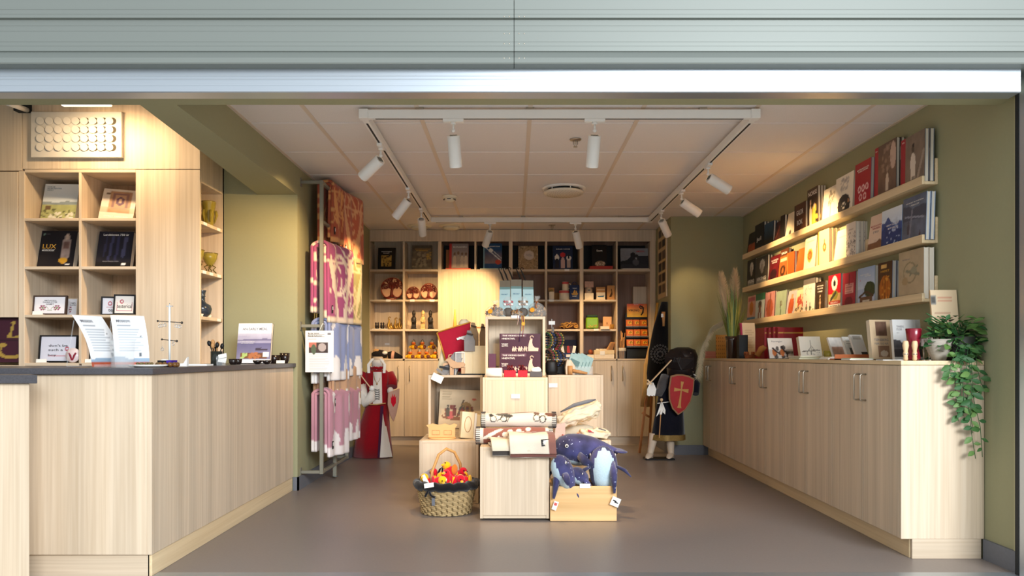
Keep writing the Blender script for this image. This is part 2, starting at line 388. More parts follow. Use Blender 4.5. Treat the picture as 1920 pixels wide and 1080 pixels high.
# ---------------- sales counter ----------------
ZT = .883
K = thing('sales_counter', 'long pale oak sales counter with dark stone worktop', 'counter', (-1.9, 4.1, 0)); o = K.location
part('front_panel', OAK, K, o, (-3.6, -1.5485, 3.125, 3.145, .095, ZT-.0275))
part('side_panel', OAK, K, o, (-1.548, -1.528, 3.125, 5.13, .095, ZT-.0275))
part('plinth', OAKX, K, o, (-3.6, -1.545, 3.142, 3.16, 0, .094)); part('plinth', OAKY, K, o, (-1.553, -1.535, 3.142, 5.13, 0, .094))
m = MB(o); m.prism([(-3.6, 3.105), (-1.515, 3.105), (-1.512, 5.14), (-2.0, 5.14), (-2.0, 3.75), (-3.6, 3.75)], ZT-.027, ZT, 'z'); m.build('worktop', STONE, K, .002)
part('back_panel', OAK, K, o, (-3.6, -2.02, 3.70, 3.72, 0, ZT-.028))
K2 = thing('counter_flap_unit', 'lower oak counter end with its own dark stone top at far left', 'counter', (-2.4, 2.98, 0)); o = K2.location
m = MB(o); m.prism([(-3.6, 2.88), (XX(70, 2.88), 2.88), (-2.03, 3.10), (-3.6, 3.10)], .827, .86, 'z'); m.build('worktop', STONE, K2, .002)
m = MB(o); m.prism([(-3.6, 2.9), (XX(55, 2.9), 2.9), (-2.06, 3.10), (-3.6, 3.10)], .001, .826, 'z'); m.build('front_panel', OAK, K2, .001)

# ---------------- back wall shelving ----------------
ZB = 7.72
bx_ = lambda x: XX(x, ZB); bz = lambda y: ZZ(y, ZB)
B = thing('back_shelving', 'full width oak shelving with cubbies and low doors along the back wall', 'shelving', (0, ZB, 0)); o = B.location
BD = .30
part('fascia', OAK, B, o, (XL, 1.478, ZB, ZB+.02, bz(452.5), ZC-.003))
part('plinth', OAKX, B, o, (XL, 1.465, ZB+.03, ZB+.05, 0, .092))
part('back_panel', OAK, B, o, (XL, bx_(824), ZB+BD-.05, ZB+BD-.03, .09, ZC)); part('back_panel', wood('shelf_back_shaded', '#8b6a58', '#9b7967'), B, o, (bx_(824), 1.478, ZB+BD, ZB+BD+.02, .09, ZC))  # right-hand back: cubby shadow is put into its darker brown
cols = [(694, 755), (759, 821), (827.5, 889.5), (893, 954), (961, 1022), (1026, 1087), (1094, 1155), (1158, 1219)]
edges = [(688.5, 694)]+[(cols[i][1], cols[i+1][0]) for i in range(7)]+[(1219, 1229.5)]
for i, (a, b) in enumerate(edges):
    if i in (3,): part('upright', OAK, B, o, (bx_(a), bx_(b), ZB, ZB+BD, bz(509), bz(452.5)))
    else: part('upright', OAK, B, o, (bx_(a), min(bx_(b), 1.478), ZB, ZB+BD, bz(676), bz(452.5)))
rows = [(509, 504.8), (565.3, 561.7), (621, 617.3)]
for i, (a, b) in enumerate(cols):
    for r, (y0, y1) in enumerate(rows):
        if (i in (2, 3) and r > 0) or (i == 7 and r > 0): continue
        part('shelf', OAKX, B, o, (bx_(a)+.0005, bx_(b)-.0005, ZB, ZB+BD-.051 if i < 2 else ZB+BD, bz(y0), bz(y1)))
part('centre_panel', OAK, B, o, (bx_(827.5), bx_(954), ZB, ZB+.02, bz(672.5), bz(509)))
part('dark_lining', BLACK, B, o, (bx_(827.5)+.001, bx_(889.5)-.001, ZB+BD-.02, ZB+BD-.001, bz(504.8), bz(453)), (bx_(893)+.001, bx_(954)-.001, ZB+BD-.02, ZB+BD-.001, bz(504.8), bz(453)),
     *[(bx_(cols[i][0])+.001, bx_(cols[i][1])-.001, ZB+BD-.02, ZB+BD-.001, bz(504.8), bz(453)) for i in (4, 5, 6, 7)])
part('base_board', OAKX, B, o, (XL, 1.478, ZB, ZB+BD, bz(676.3), bz(672.6)))
part('tall_spacer', OAK, B, o, (bx_(1193), bx_(1219)-.001, ZB+.2, ZB+BD-.001, bz(672.5), bz(534)))
dj = [688.5, 758, 824.5, 891, 957.5, 1024, 1090.5, 1157, 1229]
for i in range(8):
    d = MB(o).box(bx_(dj[i])+.0015, min(bx_(dj[i+1])-.0015, 1.477), ZB, ZB+.02, .093, bz(677)).build('door', OAK, B, .0015)
    hx = bx_(dj[i+1])-.06 if i % 2 == 0 else bx_(dj[i])+.058
    a = Vector((0, -1, 0)); c = Vector((hx, ZB, ZZ(700, ZB))); up = Vector((0, 0, .075))
    MB(o).tube([c+up, c+up+a*.024, c+up*.93+a*.03, c-up*.93+a*.03, c-up+a*.024, c-up], .0045, 8).build('handle', STEEL, d)

# ---------------- low cabinet on the right ----------------
XK = 1.78; ZK = .912
R_ = thing('low_cabinet', 'long low oak cabinet with paired doors along the right wall', 'cabinet', (1.97, 3.41, 0)); o = R_.location
part('end_panel', OAK, R_, o, (XK, XR-.002, 3.41, 3.43, .092, ZK-.0215))
part('top_board', OAKY, R_, o, (XK, XR-.002, 3.41, 6.985, ZK-.02, ZK))
part('carcass', OAK, R_, o, (XK+.021, XR-.003, 3.431, 6.985, .0925, ZK-.0205))
part('plinth', OAKX, R_, o, (1.832, XR-.014, 3.412, 3.43, 0, .092)); part('plinth', OAKY, R_, o, (1.828, 1.846, 3.43, 6.98, 0, .092))
jy = [3.43]+[3.785+.3685*k for k in range(9)]+[6.985]
for i in range(10):
    d = MB(o).box(XK, XK+.02, jy[i]+.0015, jy[i+1]-.0015, .0925, ZK-.0225).build('door', OAK, R_, .0015)
    hy = jy[i+1]-.034 if i % 2 == 0 else jy[i]+.034
    c = Vector((XK, hy, .775)); up = Vector((0, 0, .066)); a = Vector((-1, 0, 0))
    MB(o).tube([c+up, c+up+a*.024, c+up*.93+a*.03, c-up*.93+a*.03, c-up+a*.024, c-up], .0045, 8).build('handle', STEEL, d)

# ---------------- picture ledges on the right wall ----------------
LEDGE = {'top': 1.815, 'middle': 1.515, 'bottom': 1.215}; LX = 2.083
for k, z in LEDGE.items():
    t = thing('picture_ledge', f'{k} one of three oak picture ledges holding books on the right wall', 'shelf', (XR, 5.27, z)); o = t.location
    part('front_lip', OAKY, t, o, (LX, LX+.014, 3.785, 6.767, z-.004, z+.04)); part('shelf_board', OAKY, t, o, (LX+.0142, XR-.0145, 3.785, 6.767, z-.004, z+.012)); part('back_board', OAKY, t, o, (XR-.0143, XR-.0005, 3.785, 6.767, z-.004, z+.13))

# ---------------- track lighting ----------------
RZ = E+1.255; RF, RB_, RL, RR = 3.93, 6.98, -.795, 1.275
T = thing('lighting_track', 'white rectangular lighting track hung just under the tiled ceiling', 'lighting track', (.24, 5.4, RZ)); o = T.location
for a, b in (((RL, RF), (RR, RF)), ((RL, RB_), (RR, RB_)), ((RL, RF+.017), (RL, RB_-.017)), ((RR, RF+.017), (RR, RB_-.017))):
    m = MB(o); A = Vector((a[0], a[1], RZ+.023)); Bv = Vector((b[0], b[1], RZ+.023)); m.bar(A, Bv, .034, .046); m.build('rail', WHITE, T, .002)
    d = (Bv-A).normalized(); MB(o).bar(A+d*.06-Vector((0, 0, .0225)), Bv-d*.06-Vector((0, 0, .0225)), .011, .003).build('conductor_slot', DARK, T)
for x, y in ((RL, RF), (RR, RF), (RL, RB_), (RR, RB_)): MB(o).bx((x, y, RZ+.023), (.05, .05, .05)).build('corner_joint', WHITE, T, .003)
for x in (-.5, .0857, 1.0):
    MB(o).box(x-.02, x+.02, RF-.012, RF+.012, RZ+.0462, RZ+.0595).build('ceiling_clip', STEEL, T); MB(o).box(x-.02, x+.02, RB_-.012, RB_+.012, RZ+.0462, RZ+.0595).build('ceiling_clip', STEEL, T)
def head(x, y, d, label, power, ang=46):
    d = Vector(d).normalized()
    h = thing('track_spotlight', label, 'spotlight', (x, y, RZ), group='white spotlights on the ceiling track'); o = h.location
    alongx = abs(y-RF) < .05 or abs(y-RB_) < .05
    s = (.11, .03) if alongx else (.03, .11)
    MB(o).bx((x, y, RZ-.009), (s[0], s[1], .017)).cyl((x, y, RZ-.018), (x, y, RZ-.03), .015).build('adaptor', WHITE, h, .002)
    j = Vector((x, y, RZ-.062)); MB(o).cyl((x, y, RZ-.03), j, .006, n=8).ell(j, .011, nu=8, nv=6).build('swivel_stem', WHITE, h)
    a = j+d*.005-Vector((0, 0, .02)); c = a+d*.165
    b = MB(o); b.tube([a, a+d*.004, c-d*.004, c], [.031, .034, .034, .033], 20, cap=False); b.tube([c, c-d*.03], [.033, .026], 20, cap=False); b.build('lamp_body', WHITE, h)
    q = d.to_track_quat('Y', 'Z').to_euler()
    MB(o).disc(a+d*.001, .031, q, 20).build('back_cap', WHITE, h)
    for k in range(5): MB(o).bx(a-d*.0015+q.to_matrix() @ Vector((-.016+k*.008, 0, 0)), (.003, .002, .03), q).build('vent_slot', CLADD, h)
    MB(o).disc(c-d*.028, .027, q, 20).build('lens', mat('warm_lens', '#ffdca8', .3, emit=6), h)
    if power:
        l = spot('spot_lamp', tuple(c-d*.012-h.location), d, power, WARM, ang, .8, .02); l.parent = h
head(RL, 4.42, (-.72, .42, -.52), 'left track spotlight nearest the shop opening, tilted at the blanket rack', 48, 80)
head(RL, 5.58, (-.62, .25, -.72), 'left track spotlight in the middle of its rail, tilted left', 26, 60)
head(RL, 6.35, (-.02, .72, -.7), 'left track spotlight nearest the back, pointing down at the back wall', 44, 84)
head(RR, 4.87, (.85, .2, -.45), 'right track spotlight nearest the opening, aimed at the book ledges', 70, 62)
head(RR, 5.64, (.8, .15, -.5), 'right track spotlight in the middle of its rail, aimed at the books', 46, 60)
head(RR, 6.42, (.45, .55, -.65), 'right track spotlight nearest the back wall, tilted right', 7, 50)
head(XX(850, RF), RF, (.05, .38, -.92), 'front track spotlight on the left half, hanging almost straight down', 34, 70)
head(XX(1115, RF), RF, (-.04, .40, -.92), 'front track spotlight on the right half, hanging almost straight down', 34, 70)
head(XX(919, RB_), RB_, (-.30, .62, -.72), 'back track spotlight on the left, tilted at the bare oak panel', 40, 82)
head(XX(1079, RB_), RB_, (.26, .45, -.86), 'back track spotlight on the right, tilted at the shelves', 34, 74)
# other ceiling fittings
c = P(1057, 353, 5.82); c.z = ZC-.001
d = thing('air_diffuser', 'round white perforated air diffuser in the ceiling', 'diffuser', c); o = d.location
MB(o).lathe([(.172, 0), (.172, -.006), (.15, -.01), (.12, -.01)], c, 32, cap=False).build('rim', WHITE, d)
MB(o).lathe([(.13, .0), (.13, -.02)], c, 32).build('dark_throat', DARK, d)
MB(o).lathe([(.005, -.028), (.155, -.028), (.16, -.034), (.15, -.046), (.005, -.052)], c, 32).build('face_plate', mat('pale_vent_plate', '#e3d9c6', .5, var=.02), d)
m = MB(o)
for r in (.03, .05, .07, .09, .11, .13):
    for k in range(int(r*260)):
        a = 2*PI*k/int(r*260); m.disc(Vector((c.x+r*math.cos(a), c.y+r*math.sin(a), c.z-.0525+r*.04)), .0035, (PI/2, 0, 0), 6)
m.build('perforations', INKN, d, kind='stuff')
for k in range(6): MB(o).bx((c.x+.148*math.cos(k), c.y+.148*math.sin(k), c.z-.02), (.006, .006, .02)).build('spacer', WHITE, d)
c = P(843, 368, 6.1); c.z = ZC-.001
d = thing('smoke_detector', 'small cream smoke detector on the ceiling', 'smoke detector', c); CREAM = mat('cream_plastic', '#e6dfc8', .5, var=.02)
MB(c).lathe([(.06, 0), (.06, -.012), (.052, -.02)], c, 24).build('base', CREAM, d); MB(c).lathe([(.052, -.02), (.048, -.032), (.03, -.045), (.012, -.05)], c, 24).build('cap', CREAM, d)
for k in range(6): MB(c).bx((c.x+.047*math.cos(k*PI/3+.5), c.y+.047*math.sin(k*PI/3+.5), c.z-.031), (.006, .03, .006), (0, 0, k*PI/3+.5)).build('slot', DARK, d)
for x, y, Z, l in ((1079, 263, 4.5, 'chrome sprinkler head in the front half of the ceiling'), (1035, 424, 7.45, 'chrome sprinkler head near the back shelving')):
    c = P(x, y, Z); c.z = ZC-.001; d = thing('sprinkler', l, 'sprinkler', c)
    MB(c).lathe([(.036, 0), (.034, -.006), (.015, -.009)], c, 18).build('rose', STEEL, d); MB(c).cyl(c, c-Vector((0, 0, .03)), .005, n=8).tube([c-Vector((.012, 0, .01)), c-Vector((.013, 0, .03)), c-Vector((0, 0, .045))], .002, 6).tube([c-Vector((-.012, 0, .01)), c-Vector((-.013, 0, .03)), c-Vector((0, 0, .045))], .002, 6).build('frame', STEEL, d)
    MB(c).lathe([(.013, -.045), (.013, -.047)], c, 14).build('deflector', STEEL, d)
for x, l in ((786, 'round cream downlight at the back left corner of the ceiling'), (846, 'round cream downlight in front of the oak centre panel')):
    c = P(x, 424, 7.5); c.z = ZC-.001; d = thing('downlight', l, 'downlight', c)
    MB(c).lathe([(.125, 0), (.12, -.008), (.085, -.012)], c, 28, cap=False).build('ring', CREAM, d); MB(c).lathe([(.084, -.004), (.08, -.03), (.06, -.036)], c, 28).build('drum', CREAM, d)
# lights over the counter wall
c = P(160, 190, 4.4)
d = thing('wall_washer', 'slim warm linear light over the relief panel', 'light', (c.x, c.y, 2.45)); o = d.location
MB(o).box(c.x-.146, c.x+.146, 4.37, 4.43, 2.43, 2.60).build('housing', WHITE, d); MB(o).box(c.x-.143, c.x+.143, 4.373, 4.427, 2.4225, 2.4298).build('lens', mat('warm_tube', '#ffe0b0', .3, emit=5), d)
l = area('washer_lamp', (c.x, 4.4, 2.415), (c.x+.1, 4.78, 1.6), .28, .05, 6, (1, .7, .4))
d = thing('ceiling_tube', 'white tube light in a dark recess at the top left corner', 'light', P(35, 200, 4.5)); o = d.location
MB(o).cyl(P(14, 193, 4.35), P(50, 206, 4.72), .016, n=12).build('tube', WHITE, d); MB(o).box(XX(33, 4.74), XX(57.5, 4.74), 4.70, 4.752, ZZ(211, 4.74), 2.6).build('recess', DARK, d)


# ---------------- books ----------------
def txt(mb, rows, y, M=None):
    for (s, x, z, w, ink, h) in rows: pass
def book(name, label, loc, w, h, t, cv, rot=(0, 0, 0), titles=(), spine='#333333', group=None, cat='book', hard=.003, over=.002):
    """cat book standing on its lower edge, cover to local -Y, origin at the back lower edge.
    titles: (string, u, v, width fraction, ink key[, cap height fraction])"""
    b = thing(name, label, cat, loc, rot, group); sc = lin(spine)
    m = MB(); m.col = sc
    panel(m, cv, -w/2, w/2, 0, h, -t-.0002)
    m.box(-w/2, w/2, -t, -t+hard, 0, h).box(-w/2, w/2, -hard, 0, 0, h).box(-w/2, -w/2+hard, -t+hard, -hard, 0, h)
    m.build('cover', PRINT, b, attr=True, fix=False)
    MB().box(-w/2+hard, w/2-over, -t+hard, -hard, over, h-over).build('pages', PAGES, b)
    by = {}
    for ti in titles: by.setdefault(ti[4], []).append(ti)
    for ink, L in by.items():
        m = MB()
        for ti in L: text(m, ti[0], -w/2+ti[1]*w, ti[2]*h, ti[3]*w, -t-.0006, ti[5]*h if len(ti) > 5 else None)
        m.build('title', INKMAP[ink], b, fix=False)
    return b
def fbook(lab, x0, x1, y0, y1, Z, cv, t=.02, lean=.2, yaw=0, base=None, **k):
    """book from its measured front rectangle at depth Z (its foot)"""
    s = Z/F; z = ZZ(y1, Z) if base is None else base
    h = ((y1-y0)*s)/math.cos(lean); w = (x1-x0)*s
    return book('book', lab, (XX((x0+x1)/2, Z), Z+t, z+.001), w, h, t, cv, (-lean, 0, yaw), **k)
# --- books and frames in the cubbies behind the counter
sh = [ZZ(y, ZU)+.0005 for y in (408.8, 499.3, 589.8, 680.3)]
c = Cv('#e9eef2').grad('#c9d6df', '#f2f4f5', .45, 1).rect(0, 0, 1, .45, '#aeb27a').hills(.5, .03, '#8d9aa0', 2, .42).noise(.25, 3, 6, (0, 0, 1, .45)).spk('#e3e1d2', 40, .03, (.25, .03, .95, .2), 4).spk('#565a3c', 18, .03, (0, .02, 1, .3), 6).rect(.1, .28, .25, .38, '#6d5a45').rect(.82, .02, .95, .07, '#f5f5f5')
book('book', 'white book of a stone tower by the sea, upper left cubby behind the counter', (XX(110, ZU+.14), ZU+.17, sh[0]), .222, .255, .05, c, (-.25, 0, .05), [('NORGE', .19, .9, .22, 'b', .032), ('NORDSENTER', .29, .855, .42, 'b', .032), ('2021', .165, .81, .17, 'b', .032)], '#dfe3e6')
c = Cv('#ddd3c4').rect(.22, .25, .85, .93, '#b08a6a').noise(.3, 8, 7, (.2, .2, .9, .95)).rect(.3, .36, .78, .86, '#8d6a66').rect(.38, .42, .7, .8, '#c09a7a').ell(.54, .62, .12, .14, '#6c4d62').ell(.54, .62, .06, .07, '#c9a98c').rect(.12, .8, .22, .86, '#75604f').grad('#c9895f', '#d9b58f', .25, .4, .5)
book('book', 'cream book with an ornate brown emblem, leaning in the upper right cubby', (XX(216, ZU+.14), ZU+.16, sh[0]), .215, .228, .03, c, (-.3, .06, .12), [('DYRET VANDRER', .5, .1, .7, 'w', .045)], '#d8cdbc')
c = Cv('#17151b').ell(.74, .5, .13, .42, '#8f7c74').ell(.74, .82, .06, .08, '#bba08c').rect(.68, .5, .82, .7, '#6d5048').noise(.5, 12, 8, (.58, .06, .9, .92)).ell(.7, .16, .12, .08, '#b98d2d').rect(.78, .03, .9, .07, '#f2f2f2').rect(.08, .86, .11, .94, '#6f8f78')
book('book', 'black book with orange letters LUX and a carved saint, left cubby', (XX(106, ZU+.14), ZU+.17, sh[1]), .228, .25, .055, c, (-.25, 0, .05), [('LUX', .27, .5, .38, 'g', .12), ('LYS OVER NORSK KUNST', .26, .455, .36, 'w'), ('MIDDELALDER', .25, .425, .34, 'w'), ('NORSKE FUNN', .14, .9, .2, 'n')], '#1a181c')
c = Cv('#1a1a26').noise(.4, 2, 3).line(.2, .3, .25, .85, .03, '#2a2b44').line(.35, .2, .42, .85, .04, '#33344f').line(.55, .2, .6, .85, .04, '#2c2c46').line(.75, .3, .8, .8, .05, '#3d3e58').grad('#0e0d12', '#0e0d12', 0, .14).rect(.74, .05, .86, .09, '#f2f2f2')
book('book', 'dark blue law book with white title line, right cubby behind the counter', (XX(213, ZU+.14), ZU+.17, sh[1]), .222, .248, .05, c, (-.25, 0, .06), [('Landsloven 750 år', .5, .88, .74, 'w', .055), ('GULATINGSLOVEN', .42, .13, .46, 'n')], '#20202c')
def frame(lab, x0, x1, y1, y0, zb, dy, art, titles=(), lean=.12, yaw=0, wood_=None, fw=.009):
    s = ZU/F; w = (x1-x0)*s; h = (y1-y0)*s
    f = thing('framed_print', lab, 'framed print', (XX((x0+x1)/2, ZU+dy), ZU+dy, zb), (-lean, 0, yaw)); m = MB()
    m.box(-w/2, w/2, -.018, 0, 0, fw).box(-w/2, w/2, -.018, 0, h-fw, h).box(-w/2, -w/2+fw, -.018, 0, fw, h-fw).box(w/2-fw, w/2, -.018, 0, fw, h-fw); m.build('frame', wood_ or BLACK, f)
    m = MB(); m.col = lin('#e4e2e6'); panel(m, art, -w/2+fw, w/2-fw, fw, h-fw, -.011); m.build('print', PRINT, f, attr=True, fix=False)
    by = {}
    for ti in titles: by.setdefault(ti[4], []).append(ti)
    for ink, L in by.items():
        m = MB()
        for ti in L: text(m, ti[0], -w/2+ti[1]*w, ti[2]*h, ti[3]*w, -.0116, ti[5]*h if len(ti) > 5 else None, 'l' if len(ti) > 6 else 'c')
        m.build('lettering', INKMAP[ink], f, fix=False)
    MB().box(-w/2+fw, w/2-fw, -.005, -.001, fw, h-fw).build('backing', BLACK, f)
    return f
def rosette(cv, x, y, r, c1='#8d2f4f', c2='#6f8248'):
    for k in range(6): cv.ell(x+r*math.cos(k*1.05), y+r*1.5*math.sin(k*1.05), r*.45, r*.55, c1)
    return cv.ell(x, y, r*.5, r*.6, c2)
c = Cv('#e9e7ec', 50, 30); rosette(rosette(c, .27, .35, .08), .73, .35, .08); c.line(.3, .25, .48, .2, .012, '#6f8248').line(.7, .25, .52, .2, .012, '#6f8248').line(.36, .45, .45, .3, .012, '#6f8248').line(.64, .45, .55, .3, .012, '#6f8248')
frame('small framed print with flower sprigs standing left in the middle cubby', 62, 126.5, 588.5, 551, sh[2], .09, c, [('SMÅLEPPIG', .5, .72, .36, 'k', .075), ('DANNA ETTER', .5, .62, .42, 'k', .075), ('GAMET', .5, .52, .24, 'k', .075)], wood_=mat('dark_brown_frame', '#4a3a32', .5))
c = Cv('#e3e1e6', 30, 30); rosette(c, .3, .35, .1)
frame('second flower sprig print half hidden by the cubby divider', 126, 146.8, 588.5, 554, sh[2], .2, c, [('SMÅ', .55, .7, .5, 'k', .08), ('DANN', .55, .58, .55, 'k', .08)], wood_=OAK, fw=.004)
c = Cv('#e4e4ec', 34, 34).rect(.25, .06, .26, .42, '#b46b7c').rect(.25, .41, .9, .43, '#b46b7c').ring(.5, .66, .11, .03, '#b4485c')
frame('grey framed print lettered test, standing left in the right cubby', 191, 222, 588.5, 552, sh[2], .14, c, [('test', .66, .2, .5, 'k', .15)], yaw=.25)
c = Cv('#e9e2dc', 40, 34).rect(.1, .14, .9, .16, '#b46b7c').rect(.1, .64, .9, .66, '#b46b7c').rect(.1, .14, .12, .66, '#b46b7c').rect(.88, .14, .9, .66, '#b46b7c').ring(.35, .68, .08, .025, '#b4485c')
frame('leaning framed print with the words testosterical and a red border', 214, 252.5, 588.5, 549, sh[2], .08, c, [('testerical', .5, .33, .68, 'k', .2)], yaw=.2, lean=.2)
c = Cv('#dcdce8', 44, 34).rect(.22, .2, .225, .72, '#c87a88').rect(.22, .7, .8, .72, '#c87a88').rect(.22, .2, .72, .22, '#c87a88').ring(.74, .5, .05, .015, '#b4485c')
frame("large black frame reading don't be such a boy in the lowest left cubby", 73, 146, 678.5, 626, sh[3], .11, c, [("don't be", .24, .58, .5, 'k', .085, 1), ('such a', .24, .42, .38, 'k', .085, 1), ('boy', .24, .24, .22, 'k', .07, 1)])
f = frame('framed print with pink border in the lowest right cubby behind the menus', 168, 206, 678.5, 640, sh[3], .1, Cv('#efdcd6', 24, 24).rect(.2, .2, .8, .8, '#e6c9c4'), [('girl', .5, .4, .4, 'k', .16)])
# purple game box in the far left cubby
c = Cv('#3f1426', 40, 44).ell(.8, .2, .22, .12, '#a98a3e').rect(.62, .2, .74, .36, '#a98a3e').ell(.8, .26, .16, .12, '#3f1426').ell(.66, .38, .07, .05, '#a98a3e').rect(.72, .55, .98, .62, '#a98a3e').ell(.84, .68, .12, .1, '#3f1426').line(.78, .6, .83, .88, .02, '#a98a3e').ell(.83, .88, .04, .03, '#a98a3e').rect(.0, .48, 1, .49, '#2a0c1a')
book('game_box', 'burgundy game box with gold ship prows in the far left cubby', (XX(0, ZU)-.08, ZU+.1, sh[3]), .4, .29, .06, c, (-.05, 0, 0), [('HNEFATAFL', .12, .85, .3, 'g', .03)], '#36101f', cat='game box')
# white price stands in the cubbies
for x, z, l in ((65, sh[2], 'small white price stand beside the flower sprig print'), (72, sh[3], "white price stand beside the don't be such a boy frame"), (164, sh[3], 'white price stand in the lowest right cubby')):
    t = thing('price_stand', l, 'price stand', (ux(x), ZU+.03, z)); MB().bx((0, 0, .0115), (.066, .004, .023), (-.2, 0, 0)).build('card', PAPER, t); MB().box(-.033, .033, 0, .02, 0, .002).build('foot', PAPER, t)
# ornament on a round stand: pink badge in front of the frame
c = P(131, 668, ZU-.0); t = thing('round_badge', 'round pale plate with a red emblem in front of the large black frame', 'plate', (ux(131), ZU+.035, sh[3]))
MB().lathe([(.001, -.006), (.047, -.006), (.047, .006), (.001, .006)], (0, 0, .048), 24, rot=(PI/2-.15, 0, 0)).build('plate', mat('pale_ceramic', '#e4d6d8', .3), t)
m = MB(); m.prism([(-.028, .062), (-.02, .066), (-.008, .05), (0, .024), (.008, .05), (.02, .066), (.028, .062), (.018, .045), (.006, .015), (-.006, .015), (-.018, .045)], -.012, -.009); m.build('emblem', mat('dark_red_glaze', '#8c2436', .4), t)
# relief panel on the fascia
t = thing('relief_panel', 'square edged cream relief of round discs mounted above the cubbies', 'wall relief', P(148, 297, ZU)); o = t.location; CRM = mat('cream_relief', '#cdc9c0', .6, var=.02)
part('board', CRM, t, o, (ux(63), ux(232.5), ZU-.03, ZU-.0005, uz(297.5), uz(212)), bevel=.003)
SHADE = mat('relief_shade', '#4b4434', .8)  # dark disc behind a shifted disc paints its crescent of shadow
for r in range(4):
    for k in range(9):
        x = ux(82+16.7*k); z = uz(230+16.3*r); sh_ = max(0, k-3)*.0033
        if sh_: MB(o).lathe([(.0225, 0), (.0225, .002)], (x+.002, ZU-.0301, z), 16, rot=(PI/2, 0, 0)).build('shade_disc', SHADE, t)
        R = Euler((PI/2+.1, 0, .12 if k < 5 else .2)); MB(o).lathe([(.0235, -.0015), (.0235, .0015)], (x-sh_, ZU-.037, z), 16, rot=R).build('disc', CRM, t)

# ---------------- glass and pottery in the side niche ----------------
AMB = mat('amber_glass', '#a8983a', .06, alpha=.62, var=.1, coat=.5); AMBD = mat('amber_glass_trail', '#6d5f1e', .1, trans=.4)
def nx(x, Z): return XX(x, Z)
c = Vector((-2.07, 5.02, 1.806)); t = thing('glass_beaker', 'tall amber claw beaker on the top niche shelf', 'glass', c)
MB(c).lathe([(.03, 0), (.033, .004), (.034, .02), (.042, .12), (.05, .165), (.05, .172), (.046, .165), (.038, .12), (.03, .02), (.0, .012)], c, 20, cap=False).build('bowl', AMB, t)
for k in range(7):
    a = k*2*PI/7; MB(c).tube([c+Vector((.05*math.cos(a), .05*math.sin(a), .11)), c+Vector((.057*math.cos(a), .057*math.sin(a), .08)), c+Vector((.042*math.cos(a), .042*math.sin(a), .03))], [.008, .01, .004], 6).build('claw', AMB, t)
c = Vector((-2.09, 4.87, 1.806)); t = thing('stemmed_glass', 'dark amber goblet beside the tall beaker', 'glass', c)
MB(c).lathe([(.04, 0), (.035, .006), (.01, .02), (.012, .05), (.03, .08), (.03, .12), (.02, .16), (.034, .2), (.036, .2)], c, 18).build('body', mat('smoky_glass', '#7d5636', .1, trans=.6), t)
for y, z, l in ((5.02, 1.49, 'wide amber glass bowl with looped trails on the second niche shelf'), (4.86, 1.49, 'amber glass cone behind the wide looped bowl')):
    c = Vector((-2.06 if y > 5 else -2.085, y, z)); t = thing('glass_cup', l, 'glass', c)
    MB(c).lathe([(.012, .05), (.03, .07), (.045, .1), (.052, .135), (.05, .135), (.042, .1), (.028, .075), (.0, .062)], c, 20, cap=False).build('bowl', AMB, t); MB(c).lathe([(.0515, .133), (.054, .136), (.0515, .139)], c, 20, cap=False).build('dark_rim', AMBD, t)
    m = MB(c)
    for k in range(4):
        a = k*PI/2+.3; d = Vector((math.cos(a), math.sin(a), 0)); e = Vector((-d.y, d.x, 0))
        m.tube([c+d*.01+Vector((0, 0, .06)), c+d*.035+e*.01+Vector((0, 0, .045)), c+d*.02-e*.008+Vector((0, 0, .025)), c+d*.04+Vector((0, 0, .004))], .004, 6)
    m.build('looped_feet', AMBD, t)
c = Vector((-2.075, 4.93, 1.19)); t = thing('pottery_bottle', 'glossy dark blue round bottle with flared neck in the niche', 'bottle', c)
MB(c).lathe([(.03, 0), (.035, .004), (.055, .025), (.062, .055), (.055, .08), (.03, .095), (.02, .105), (.018, .135), (.024, .14), (.019, .146), (.022, .165), (.028, .178), (.026, .18), (.018, .17)], c, 24).build('body', mat('dark_blue_glaze', '#2d3540', .15, var=.4, scale=12, coat=.5), t)
for y in (4.85, 4.98):
    tag(MB((XU-.03, y, 1.19)).bx((XU-.03, y, 1.2), (.004, .04, .02), (0, .3, 0)).build('price_card', PAPER), f'white price card leaning at the {"left" if y < 4.9 else "right"} foot of the dark blue bottle', 'price card')

# ---------------- things on the counter ----------------
def menu(x0, x1, y0, y1, Z, lab, seed):
    """curved leaflet leaning on a clear acrylic stand"""
    w = .14; t = thing('menu_stand', lab, 'menu stand', (XX(x0, Z), Z, ZT+.001), (0, 0, x1))
    cv = Cv('#eceff2', 26, 40).lines(.14, .55, .8, .9, 2, '#6b7684').lines(.14, .9, .3, .72, 9, '#9aa3ad').rect(0, 0, 1, .12, '#b0543c').noise(.25, seed, 6, (0, 0, 1, .12)).hills(.17, .03, '#8fa6bd', seed, .1).spk('#2c2f35', 7, .012, (.78, .3, .82, .7), seed).rect(.7, .2, .76, .28, '#5d646c')
    hz = .235
    def cur(v): return Vector((0, .02+.15*v-.03*math.sin(v*PI), .002+hz*v))
    m = MB(); m.grid(lambda u, v: cur(v)+Vector(((u-.5)*w, -.004*math.sin(u*PI), 0)), cv.w, cv.h, True, cv.cols()); m.build('leaflet', PRINT, t, attr=True, fix=False)
    m = MB()
    for k, (sa, y2) in enumerate(((-w/2, .21), (w/2, .21))): m.bar((sa, y2, .003), (sa, .155, hz*.9), .004, .003)
    m.bar((-w/2, .21, .003), (w/2, .21, .003), .004).bar((-w/2, .004, .006), (w/2, .004, .006), .004, .012); m.build('stand', GLASS, t)
    m = MB(); text(m, 'Museum', -.36*w, 0, .4*w, 0, .012, 'l'); 
    for i, v in enumerate(m.v): m.v[i] = cur(.86+v.z/hz)+Vector((v.x, -.0052, 0))
    m.build('lettering', INKN, t, fix=False)
